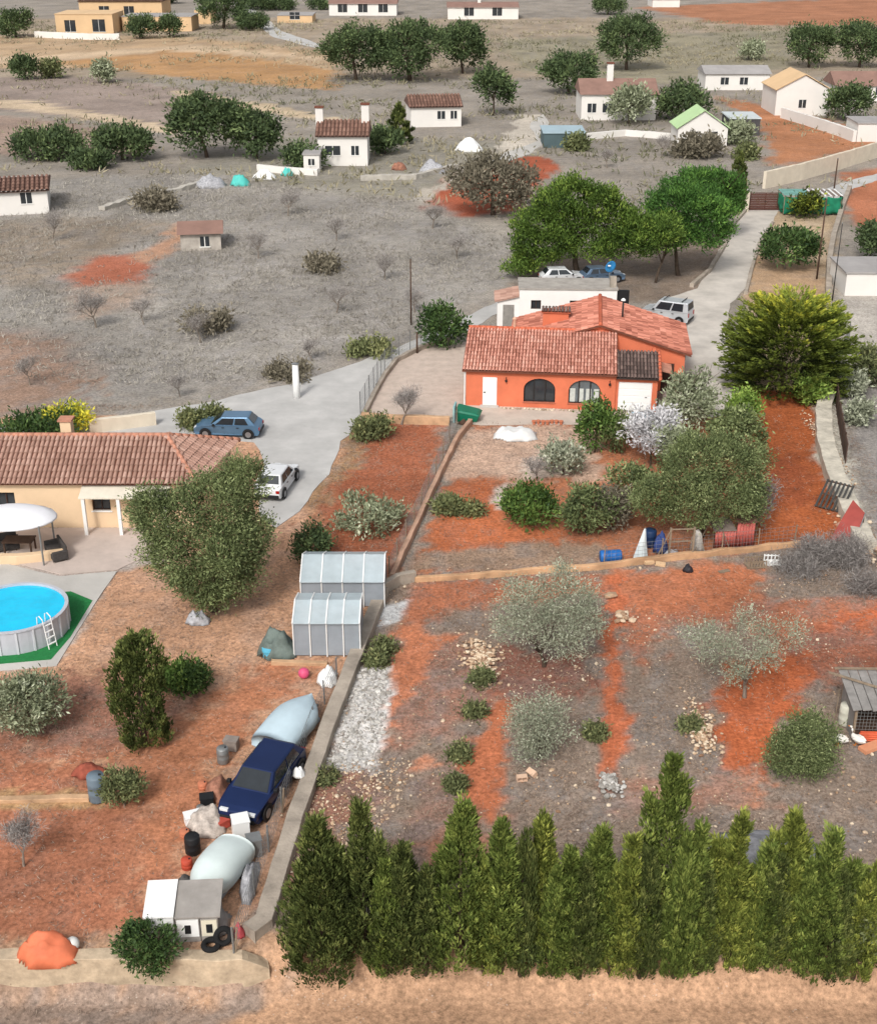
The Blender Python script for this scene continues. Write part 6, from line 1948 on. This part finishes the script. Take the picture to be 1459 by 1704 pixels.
# garden plants of the left plot
b = G(355, 1015); s_ = ppm(b)
def L2(cx, cy, rx, ry, dy=0):
    return ((cx - 355) / s_, dy, zrow(b.y + dy, cy), rx / s_, rx / s_, ry / s_)
tree('olive_tree', 'large olive-green tree in front of the peach house', b, [L2(310, 870, 62, 56), L2(370, 850, 66, 58, .4), L2(345, 920, 72, 56, -.3), L2(400, 905, 52, 56, .2), L2(300, 925, 42, 46, 0), L2(360, 960, 56, 36, -.5), L2(325, 968, 30, 22, -.2), L2(398, 958, 40, 32, -.2), L2(362, 990, 32, 18, -.4), L2(415, 800, 34, 40, .8), L2(270, 860, 34, 34, .3)],
     'oliveg', (1.2, .26), cover=1.6, rc=.24, m=34, L=.18, Wd=.064, tbase=.4)
bb = G(242, 1240)
cypress('stout dark column-shaped conifer on the red soil of the left plot', bb, zrow(bb.y, 1062), 1.0, 'cypd', 230, n=11000, tip=.35, belly=.75, name='column_conifer')
bush('low_shrub', 'low bright green shrub beside the column-shaped conifer', 300, 1145, 80, 44, 'citrus', 51)
bush('low_shrub', 'dark low shrub right of the bright green one', 325, 1146, 50, 34, 'dark', 52)
bush('grey_bush', 'wide grey-green olive bush at the left edge below the pool', 52, 1218, 130, 100, 'olive', 53, tbase=.35)
bush('low_shrub', 'small green shrub right of the slate water butt', 208, 1340, 62, 58, 'weed', 54)
bush('low_shrub', 'dark rounded shrub growing against the lane wall', 258, 1650, 110, 70, 'dark', 55)
bush('hedge_plant', 'grey-green hedge shrub at the left of the boundary fence above the pale sheds', 612, 880, 120, 56, 'olive', 56, cover=.8)
bush('hedge_plant', 'green shrub at the road corner below the gravel yard', 618, 728, 56, 30, 'weed', 57)
bush('hedge_plant', 'dark green garden shrub below the end of the side road', 520, 935, 60, 60, 'evergreen', 58)
bush('roadside_hedge', 'dark hedge behind the left end of the peach roof', 60, 738, 150, 50, 'dark', 60)
bush('yellow_shrub', 'yellow flowering shrub behind the peach roof', 118, 720, 70, 42, 'gold', 61, tbase=.8)
bush('low_shrub', 'small green shrub on the verge left of the light blue car', 355, 706, 40, 26, 'weed', 62)
bush('low_shrub', 'small green plant left of the verge shrub behind the roof', 320, 712, 34, 24, 'weed', 63)
bush('low_shrub', 'dry bush in front of the corner wall by the pale sheds', 745, 852 + 0, 34, 18, 'weed', 64)
for i, (x, y, lab) in enumerate(((785, 855, 'small weedy clump on the orange garden soil'), (640, 1085, 'green weed clump beside the boundary wall above the white gravel'), (628, 1105, 'second green weed clump at the top of the white gravel'), (800, 1135, 'green weed clump below the largest stone heap'), (790, 1190, 'upper weed clump on the path left of the olive bush'), (765, 1262, 'middle weed clump left of the orange patch'), (758, 1310, 'lowest weed clump left of the orange patch'), (990, 1225, 'green weed on the edge of the orange path'), (1148, 1215, 'green weed beside the long stone scatter'), (545, 1300, 'grey weed below the white gravel'), (960, 250, 'yellow-green bush beyond the pines in the far yard'), (1240, 265, 'small yellow-green bush on the far orange yard'))):
    bush('weed_clump', lab, x, y, 25, 13, 'weed', 70 + i, cover=.45, cat='weeds', group='weed clumps', nl=4)

# palm-like bare plant in front of the gravel yard, bare twigs
def bare(name, label, px, py, hpx, seed, mat=None, wid=.7, levels=3, group=None, r=None):
    b = G(px, py)
    h = zrow(b.y, py - hpx)
    o = thing(name, label, 'tree', b, 0, group)
    mb, tips = limb_tree(h, r or max(.03, h * .03), 5, wid, levels, seed, z0=.42, kink=.22, up=.5)
    mb.build('trunk', mat or barkp, o)
    # fine twigs
    g = np.random.default_rng(seed)
    T_ = np.array([tuple(t) for t in tips])
    n = 14 if hpx < 60 else 22
    P = np.repeat(T_, n, 0) + g.normal(size=(len(T_) * n, 3)) * h * .05
    D = unit(g.normal(size=P.shape) + np.array([0, 0, .6]))
    k = len(P)
    crown('twigs', leaves(P, D, h * .16 * g.uniform(.6, 1.3, k), max(.014, h * .006) * np.ones(k), g.random(k)), LM['grey'], o)
    return o
bare('bare_shrub', 'leafless grey shrub in front of the gravel yard wall', 668, 706, 62, 5)
bare('bare_tree', 'leafless pale tree at the left edge on the red soil', 40, 1440, 70, 6)
bare('bare_tree', 'thin leafless sapling on the pink soil above the lemon tree', 893, 800, 42, 7)
# ------------------------------------------------------------------ far houses
def far_house(name, label, xl, xr, yb, ytop, d, wallm, roofm, roof='gable', yridge=None, wins=(), rz=None, cat='house', chim=None, door=None):
    """front wall from its two foot pixels; ytop = row of the eave, yridge = row of the ridge"""
    a, c = G(xl, yb), G(xr, yb)
    w = (c - a).length
    h = max(1.6, zrow(a.y, ytop))
    o = thing(name, label, cat, a, rz or 0)
    m = MB(); m.box(0, 0, -.3, w, d, h); m.build('wall', wallm, o)
    if roof == 'gable':                              # ridge parallel to the front
        rh = max(h + .5, zrow(a.y + d / 2, yridge)) if yridge else h + 1.2
        m = MB(); m.extr([(-.3, -.4, h - .1), (-.3, d / 2, rh), (-.3, d + .4, h - .1)], (w + .6, 0, 0)); r = m.build('roof', M('dull_roof_bed', C(112, 86, 76), .95, .2, 1) if roofm is tile_far else roofm, o)
        if roofm is tile_far:
            L = math.hypot(d / 2 + .4, rh - h + .1)
            tiles_on(r, [tile_mesh((-.3, d / 2, rh + .02), (1, 0, 0), (0, -(d / 2 + .4), -(rh - h + .1)), w + .6, L, tw=.5, tl=.9, r=.2, seed=int(abs(xl)))], tile_dull)
        # gable infill is the prism itself
    elif roof == 'front':                            # gable faces the viewer
        rh = max(h + .5, zrow(a.y, yridge)) if yridge else h + 1.2
        m = MB(); m.extr([(0, .0, h + .002), (w, 0, h + .002), (w / 2, 0, rh - .1)], (0, d, 0)); m.build('gable', wallm, o)
        m = MB()
        m.extr([(-.3, -.3, h - .02), (w / 2, -.3, rh), (w / 2, d + .3, rh), (-.3, d + .3, h - .02)], (0, 0, .12)); m.extr([(w + .3, -.3, h - .02), (w / 2, -.3, rh), (w / 2, d + .3, rh), (w + .3, d + .3, h - .02)], (0, 0, .12))
        m.build('roof', roofm, o)
    else:                                            # flat or slightly pitched
        m = MB(); m.extr([(-.15, -.15, h + .002), (w + .15, -.15, h + .002), (w + .15, d + .15, h + .1), (-.15, d + .15, h + .1)], (0, 0, .15)); m.build('roof', roofm, o)
    for (f, z0, ww, hh) in wins:
        x = f * w
        m = MB(); m.box(x - ww / 2, -.03, z0, x + ww / 2, .02, z0 + hh); q = m.build('window', glass, o)
        m = MB(); m.box(x - ww / 2 - .1, -.07, z0 - .1, x + ww / 2 + .1, -.032, z0 - .002); m.box(x - .04, -.06, z0, x + .04, -.032, z0 + hh); m.build('frame', white, q)
    if door:
        m = MB(); m.box(door * w - .5, -.03, 0, door * w + .5, .02, 2.1); m.build('door', brownf, o)
    if chim:
        for f, hh in chim:
            m = MB(); m.box(f * w - .5, d * .4, h - .3, f * w + .5, d * .4 + .9, h + hh); c_ = m.build('chimney', wallm, o)
            m = MB(); m.box(f * w - .6, d * .4 - .1, h + hh + .002, f * w + .6, d * .4 + 1.0, h + hh + .2); m.build('cap', roofbed, c_)
    return o
tile_dull = MT('dull_brown_tiles', C(104, 80, 70), C(176, 140, 124), .9, mid=C(142, 108, 94))
fwhite = M('far_white_render', C(236, 232, 226), .85, .06, .2)
fbeige = M('far_beige_render', C(226, 192, 150), .85, .08, .2)
fbrown = M('far_brown_roof', C(150, 118, 106), .9, .15, .5)
fgreen = M('pale_green_roof', C(190, 220, 166), .8, .06, .5)
fgrey = M('far_grey_roof', C(170, 166, 164), .9, .12, .5)
far_house('white_house', 'white two-storey house with brown roof and tall chimneys in the middle distance', 530, 612, 276, 226, 6, fwhite, tile_far, 'gable', 200, ((.3, 1.4, 2.0, 1.2), (.75, 1.4, 1.0, 1.2)), chim=((.02, 3.2), (.95, 3.6)))
far_house('annex_house', 'low white annex at the left foot of the white two-storey house', 506, 532, 288, 258, 5, fwhite, fgrey, 'flat', None, ((.5, 1, .8, .8),))
far_house('white_house', 'low white house with brown roof behind the dark cypress', 684, 768, 212, 178, 8, fwhite, tile_far, 'gable', 158, ((.6, 1.2, 1.2, 1.2), (.85, 1.2, 1.0, 1.2)), rz=.12)
far_house('white_house', 'white house with dark roof and chimney left of the grey trees', 966, 1090, 200, 156, 9, fwhite, fbrown, 'gable', 130, ((.14, 1.2, 1.4, 1.4), (.35, 1.2, 1.6, 1.4), (.8, 1.2, 1.2, 1.4)), chim=((.4, 4.2),))
far_house('garden_pavilion', 'white pavilion with pale green roof beyond the pines', 1126, 1208, 244, 214, 6, fwhite, fgreen, 'front', 184, ((.3, .8, 1.4, 1.3), (.7, .8, 1.4, 1.3)), cat='pavilion')
far_house('dark_carport', 'dark open carport with pale roof right of the green roofed pavilion', 1212, 1262, 226, 198, 6, M('far_dark_wall', C(80, 78, 80), .9, .2, .4), M('pale_roof_sheet', C(206, 214, 216), .6, .06, .5), 'flat', None, (), cat='carport')
far_house('blue_shed', 'low shed with pale blue roof left of the dark-roofed white house', 904, 972, 246, 222, 6, M('teal_grey_wall', C(84, 102, 106), .9, .15, .4), M('pale_blue_roof', C(170, 192, 202), .6, .08, .5), 'flat', None, (), cat='shed')
far_house('white_house', 'long low white house in front of the dark trees at upper right', 1172, 1278, 150, 122, 8, fwhite, fgrey, 'gable', 108, ((.3, 1, 1.5, 1.3), (.6, 1, 1.5, 1.3)))
far_house('beige_house', 'beige and white house with reddish roof at upper right', 1288, 1376, 192, 150, 10, fwhite, fbeige, 'front', 124, ((.5, 1.2, 1.2, 1.3),))
far_house('long_house', 'long house with brown roof at the upper right edge', 1388, 1500, 168, 142, 8, fwhite, fbrown, 'gable', 118, ((.3, 1, 1.5, 1.3), (.65, 1, 1.5, 1.3)))
far_house('walled_building', 'low white walled building at the right edge below the round dark tree', 1424, 1520, 236, 206, 6, fwhite, fgrey, 'flat', None, ())
far_house('white_house', 'white gabled house with brown roof at the left edge above the grey hillside', -60, 78, 362, 322, 9, fwhite, tile_far, 'gable', 298, ((.3, 1.2, 1.2, 1.2), (.75, 1.2, 1.2, 1.2)), rz=.25)
far_house('ruined_hut', 'small ruined stone hut with sagging brown roof on the grey hillside', 302, 368, 418, 388, 5, M('ruin_stone', C(186, 178, 168), .95, .3, .8, .4), fbrown, 'gable', 368, ((.6, .4, .9, 1.0),), cat='hut', rz=.15)
far_house('finca', 'large beige country house with arches and dark openings at upper left', 95, 190, 56, 24, 14, fbeige, fbeige, 'flat', None, ((.25, .5, 3.0, 3.0), (.75, .5, 3.5, 3.2)))
far_house('finca', 'taller rear block of the beige country house at upper left', 135, 272, 40, 2, 14, fbeige, tile_far, 'gable', -8, ((.3, 2.5, 3, 2.5), (.6, 2.5, 3, 2.5)))
far_house('finca', 'right wing of the beige country house behind a row of dark trees', 205, 320, 52, 28, 12, fbeige, fgrey, 'flat', None, ((.3, 1, 3, 2.5),))
far_house('farm_shed', 'long beige farm shed at the top left between tree clumps', 325, 352, 40, 16, 10, fbeige, fgrey, 'flat', None, ())
far_house('distant_house', 'distant white house row at top centre, left part', 548, 660, 26, 6, 14, fwhite, fbrown, 'gable', -4, ((.2, 1, 3, 2.5), (.5, 1, 3, 2.5), (.8, 1, 3, 2.5)))
far_house('distant_house', 'distant white house row at top centre, right part with pillar', 745, 862, 32, 12, 14, fwhite, fbrown, 'gable', 0, ((.3, 1, 3, 2.5), (.7, 1, 3, 2.5)), chim=((.45, 5),))
far_house('distant_house', 'small white building at the top edge right of centre', 1085, 1130, 12, 0, 12, fwhite, fgrey, 'flat', None, ())
far_house('distant_building', 'distant long pale building left of the pine group', 462, 520, 38, 26, 12, fbeige, fgrey, 'flat', None, ((.5, 1, 3, 2),), cat='building')
far_house('garden_store', 'white store with brown roof at the right edge beside the lane', 1404, 1500, 372 + 120, 455, 5, fwhite, fgrey, 'flat', None, (), cat='shed')
far_house('white_shed', 'small white box shed at the foot of the right hand wall', 1394, 1410, 476, 444, 1.5, fwhite, fgrey, 'flat', None, (), cat='shed')
# terrace walls of the far yards
low_wall('garden_wall', 'white garden wall stepping down beside the beige house at upper right', PX([(1300, 196), (1340, 208), (1395, 226), (1420, 236)]), .5, 1.6, fwhite)
low_wall('garden_wall', 'pale garden wall in front of the dark-roofed white house', PX([(975, 232), (1040, 226), (1115, 232)]), .5, .9, fwhite)
low_wall('garden_wall', 'white terrace wall left of the white two-storey house', PX([(430, 284), (470, 288), (530, 292)]), .6, .8, fwhite)
low_wall('garden_wall', 'white wall along the country house terrace at upper left', PX([(60, 62), (150, 66), (200, 66)]), .8, 1.5, fwhite)
for i, (x, y, mt, w, h, lab) in enumerate(((400, 308, M('turquoise_tarp', C(90, 200, 190), .7, .1, 1), 2.4, 1.2, 'turquoise tarp heap beside the far white terrace wall'), (478, 292, MATS['turquoise_tarp'], 1.6, .9, 'small turquoise tarp near the far white house'),
        (350, 310, MATS['pale_rags'], 4, 1.2, 'grey and white clutter on the far terrace'), (440, 296, whitep, 3, 1.0, 'white clutter heap on the far terrace'), (720, 286, MATS['pale_rags'], 3.5, 1.3, 'grey clutter heap left of the round brown tree'), (664, 282, MATS['reddish_junk'], 2, 1.0, 'reddish clutter heap near the far pale track'), (780, 250, whitep, 4, 1.4, 'white covered heap beside the far track'))):
    heap('clutter_heap', lab, G(x, y), w, w * .8, h, mt, 'clutter', 60 + i)

# ------------------------------------------------------------------ far trees
FT = [  # x, foot y, width px, height px, leaf, label
    (592, 134, 110, 96, 'evergreen', 'left pine of the big dark group at the top centre'), (682, 134, 130, 92, 'evergreen', 'middle pine of the big dark group at the top centre'), (770, 122, 84, 80, 'evergreen', 'right pine of the big dark group at the top centre'),
    (820, 192, 66, 76, 'evergreen', 'dark tree below the right end of the top pine group'), (345, 262, 120, 98, 'evergreen', 'largest round dark tree at the left of the middle distance'), (428, 264, 84, 74, 'evergreen', 'round green tree right of the largest dark one'),
    (505, 280, 60, 30, 'evergreen', 'low dark shrubbery left of the white two-storey house'), (1042, 116, 108, 86, 'evergreen', 'tall round dark tree behind the dark-roofed white house'), (946, 156, 96, 62, 'evergreen', 'wide dark tree left of the tall round one'),
    (1132, 200, 92, 56, 'evergreen', 'dark green tree between white house and green roofed pavilion'), (1046, 206, 62, 56, 'olive', 'grey-green tree in front of the dark-roofed white house'), (1345, 112, 90, 66, 'evergreen', 'left tree of the dark clump at upper right'), (1428, 112, 90, 70, 'evergreen', 'right tree of the dark clump at upper right'),
    (1408, 200, 68, 56, 'evergreen', 'round dark tree at the right edge below the long house'), (1446, 432, 50, 62, 'evergreen', 'round dark tree at the right edge beyond the side wall'), (640, 256, 50, 36, 'evergreen', 'low dark bush right of the white two-storey house'),
    (28, 62, 60, 42, 'evergreen', 'round dark tree left of the beige country house'), (238, 64, 46, 34, 'evergreen', 'first dark tree in front of the country house wing'), (284, 62, 40, 32, 'evergreen', 'second dark tree in front of the country house wing'), (372, 48, 96, 64, 'evergreen', 'big dark tree clump right of the country house'), (420, 50, 56, 26, 'evergreen', 'low dark trees beside the far track'),
    (85, 262, 130, 40, 'evergreen', 'long dark hedge above the left white house'), (205, 266, 100, 50, 'evergreen', 'slanting dark hedge behind the thin pole at left'), (150, 282, 60, 26, 'evergreen', 'low green bush between the two far hedges'), (42, 132, 48, 34, 'evergreen', 'dark bush on the far left field'), (88, 130, 30, 22, 'weed', 'small green bush right of the far left dark bush'), (175, 138, 30, 32, 'olive', 'small grey tree on the far terraced field'),
    (820, 358, 144, 92, 'brownish', 'round brown leafless tree standing on the patch of red soil'), (1010, 24, 60, 26, 'evergreen', 'dark trees at the top edge right of centre'), (450, 16, 90, 20, 'evergreen', 'dark tree mass at the top edge left of centre'), (260, 6, 80, 20, 'evergreen', 'dark tree mass behind the country house'),
    (1250, 100, 40, 26, 'olive', 'grey tree on the far slope at upper right'), (1440, 640, 50, 60, 'weed', 'green bush at the right edge behind the golden conifer'), (530, 16, 40, 14, 'evergreen', 'small dark tree at the top edge left of the white row'), (1225, 240, 40, 34, 'olive', 'grey-green tree beside the dark carport'), (1160, 262, 70, 30, 'brownish', 'low brown bush in front of the green roofed pavilion')]
for i, (x, y, w, h, lf, lab) in enumerate(FT):
    b = G(x, y)
    mpp = 1 / ppm(b)
    sc = max(.24, mpp * 5.0)
    bush('distant_tree', lab, x, y, w, h, lf, 500 + i, lift=.1, cat='tree', group='trees of the middle distance', nl=7, tvar=.2)
b = G(664, 240)
cypress('tall dark cypress right of the white two-storey house', b, zrow(b.y, 176), 1.7, 'cypd', 240, n=2600, L=.6, Wd=.24)

FB = [(160, 545, 60, 'leafless grey tree on the left part of the grey hillside'), (335, 570, 50, 'scrubby pale tree in the middle of the grey hillside'), (480, 360, 46, 'leafless tree above the ruined hut on the right'), (640, 465, 44, 'leafless tree in the upper right of the grey hillside'), (560, 520, 46, 'pale leafless tree right of the hillside centre'), (90, 400, 50, 'leafless tree near the left white house'), (690, 520, 40, 'leafless tree close to the faint pole'), (240, 540, 40, 'small leafless tree left of the hillside centre'),
      (430, 430, 44, 'leafless tree right of the ruined hut'), (760, 430, 40, 'leafless tree left of the large pine'), (50, 640, 50, 'leafless tree above the yellow shrub at left'), (300, 660, 36, 'small leafless tree just above the road'), (520, 600, 36, 'small leafless tree by the white marker pillar'), (720, 380, 44, 'leafless tree below the red soil patch'), (560, 400, 40, 'leafless tree high in the middle of the hillside'), (1100, 262, 36, 'leafless tree in front of the far pavilion garden'), (1010, 280, 34, 'leafless tree behind the large pine')]
for i, (x, y, h, lab) in enumerate(FB):
    bare('bare_tree', lab, x, y, h, 700 + i, wid=1.0, group='leafless trees of the hillside')
FS = [(345, 550, 84, 34, 'olive-grey low bush in the centre of the hillside'), (540, 450, 60, 20, 'low grey bush in the upper hillside'), (620, 590, 70, 20, 'low green verge bush above the bend of the road'), (260, 350, 60, 24, 'low green bush above the ruined hut'), (480, 625, 80, 14, 'low dark verge scrub along the road')]
for i, (x, y, w, h, lab) in enumerate(FS):
    bush('hillside_bush', lab, x, y, w, h, 'weed' if i == 2 else 'brownish', 800 + i, cover=.35, group='low bushes of the hillside', tbase=.5)

for i, (x, y, w, h, lf, lab) in enumerate(((1418, 660, 34, 34, 'silver', 'whitish frosty shrub behind the top of the brown screen fence'), (1428, 705, 40, 34, 'silver', 'grey shrub right of the brown screen fence'), (1446, 640, 36, 30, 'brownish', 'brown shrub at the right edge beside the golden conifer'))):
    bush('verge_shrub', lab, x, y, w, h, lf, 900 + i, cover=.8, group='shrubs of the right verge')
# ------------------------------------------------------------------ ground cover nobody could count
def scatter(n, xr, yr_, keep, seed):
    g = np.random.default_rng(seed)
    x, y = g.uniform(*xr, n), g.uniform(*yr_, n)
    return g, x, y
def zarr(x, y):
    t1 = np.clip((33.0 - y) / 1.6, 0, 1); t2 = np.clip((32.05 - y) / .35, 0, 1)
    t = np.where(x > -6.2, t1, t2)
    return -1.4 * t * t * (3 - 2 * t)
# tufts in the near field and the gardens
HARD = [PX(q) for q in ([(607, 692), (636, 632), (700, 582), (790, 566), (776, 640), (770, 690)], [(752, 700), (772, 672), (1100, 690), (1102, 712), (1010, 708)], [(-400, 880), (235, 872), (260, 925), (190, 955), (90, 1112), (-400, 1135)], [(0, 706), (330, 668), (480, 636), (600, 598), (692, 562), (760, 532), (760, 560), (690, 592), (655, 608), (628, 642), (604, 692), (570, 740), (545, 795), (500, 855), (455, 885), (420, 870), (435, 790), (420, 735), (0, 740)], [(1244, 349), (1294, 349), (1262, 400), (1240, 480), (1215, 505), (1225, 610), (1240, 690), (1110, 700), (1098, 640), (1145, 540), (1060, 520), (1160, 480), (1208, 390)])]
def off_hard(x, y):
    k = np.ones(len(x), bool)
    for p in HARD: k &= sdf(p, x, y) > 0
    return k
g, x, y = scatter(330000, (-24, 27), (31, 84), None, 1)
rgbv, veg = paint(x, y)
p = veg * (.25 + 1.3 * np.clip(fbm(x / 1.3, y / 1.3, 77) - .25, 0, 1))
k = (g.random(len(x)) < p * .8) & off_hard(x, y) & (np.abs(x) < 4 + y * .36)
x, y = x[k], y[k]
n = len(x)
P = np.repeat(np.stack([x, y, zarr(x, y) - .03], 1), 3, 0) + g.normal(size=(n * 3, 3)) * np.array([.06, .06, 0])
D = unit(g.normal(size=(n * 3, 3)) * np.array([1, 1, .4]) + np.array([0, 0, .45]))
V = leaves(P, D, .17 * g.uniform(.5, 1.6, n * 3), .024 * np.ones(n * 3), np.repeat(.5 * fbm(x / 3, y / 3, 5) + .5 * g.random(n), 3))
tag(crown('dry_grass', V, MT('grey_dry_weeds', C(112, 90, 84), C(204, 184, 164), .95, mid=C(154, 134, 118)), None), 'short grey dry weeds covering the lower field and gardens', 'grass', kind='stuff')
# scrub of the grey hillside
g, x, y = scatter(34000, (-60, 14), (88, 190), None, 2)
_, veg = paint(x, y)
hill = PX([(-600, 330), (300, 290), (690, 335), (860, 400), (850, 450), (690, 555), (450, 630), (0, 690), (-600, 700)])
k = (sdf(hill, x, y) < 0) & (g.random(len(x)) < veg * np.clip(fbm(x / 7, y / 7, 91) * 2.4 - .6, .05, 1))
x, y = x[k], y[k]; n = len(x)
P = np.repeat(np.stack([x, y, np.zeros(n)], 1), 5, 0) + g.normal(size=(n * 5, 3)) * np.array([.2, .2, .03])
D = unit(g.normal(size=(n * 5, 3)) + np.array([0, 0, .6]))
V = leaves(P, D, .42 * g.uniform(.5, 1.5, n * 5), .06 * np.ones(n * 5), np.repeat(.6 * fbm(x / 9, y / 9, 6) + .4 * g.random(n), 5))
tag(crown('scrub', V, MT('grey_scrub', C(112, 106, 96), C(204, 198, 186), .95, mid=C(158, 152, 142)), None), 'grey dry scrub covering the fallow hillside', 'scrub', kind='stuff')
# scrub and tussocks of the far fields
g, x, y = scatter(26000, (-140, 150), (150, 420), None, 3)
_, veg = paint(x, y)
k = (np.abs(x) < y * .36) & (g.random(len(x)) < (.25 + veg) * np.clip(fbm(x / 14, y / 14, 191) * 3.2 - 1.2, .02, 1)) & (sdf(hill, x, y) > 0)
x, y = x[k], y[k]; n = len(x)
P = np.repeat(np.stack([x, y, np.zeros(n)], 1), 6, 0) + g.normal(size=(n * 6, 3)) * np.array([.5, .5, .1])
D = unit(g.normal(size=(n * 6, 3)) + np.array([0, 0, .8]))
V = leaves(P, D, .8 * g.uniform(.5, 1.6, n * 6), .2 * np.ones(n * 6), np.repeat(np.clip(1.6 * fbm(x / 30, y / 30, 8) - .3, 0, 1) * .7 + .3 * g.random(n), 6))
tag(crown('far_scrub', V, MT('olive_grey_scrub', K(72, 76, 56), K(150, 140, 118), .95, mid=K(108, 104, 84)), None), 'olive-grey scrub and tussocks on the far fields', 'scrub', kind='stuff')
# loose stones in the lower field and white gravel by the wall
def loose(name, label, n, xr, yr_, test, rs, mat, seed):
    g, x, y = scatter(n, xr, yr_, None, seed)
    k = test(g, x, y)
    m = MB()
    for a, c in zip(x[k], y[k]):
        m.stone((a, c, zg(a, c) + .0), random.uniform(*rs) * (1 if random.random() < .9 else 1.8))
    tag(m.build(name, mat, None, tint=True), label, 'stones', kind='stuff')
loose('loose_stones', 'small pale stones scattered over the lower field', 16000, (-7, 20), (33, 60), lambda g, x, y: (paint(x, y)[1] > .35) & (g.random(len(x)) < .05 + .5 * np.clip(fbm(x / 2.2, y / 2.2, 31) - .45, 0, 1) * 2), (.025, .06), stonem, 11)
wg = PX([(592, 1112), (650, 1112), (640, 1200), (628, 1285), (545, 1290), (565, 1200)])
loose('white_gravel', 'bright white gravel spread beside the boundary wall', 4200, (-6, -1), (40, 52), lambda g, x, y: (sdf(wg, x + (fbm(x * 2, y * 2, 4) - .5) * 1.2, y) < -.05) & (g.random(len(x)) < .8), (.04, .09), stonew, 12)
ln = PX([(560, 1290), (660, 1270), (640, 1340), (540, 1420), (480, 1480)])
loose('rubble', 'pinkish rubble chips below the white gravel', 2500, (-6, 0), (34, 43), lambda g, x, y: (sdf(ln, x, y) < .6) & (g.random(len(x)) < .7), (.03, .06), stonem, 13)
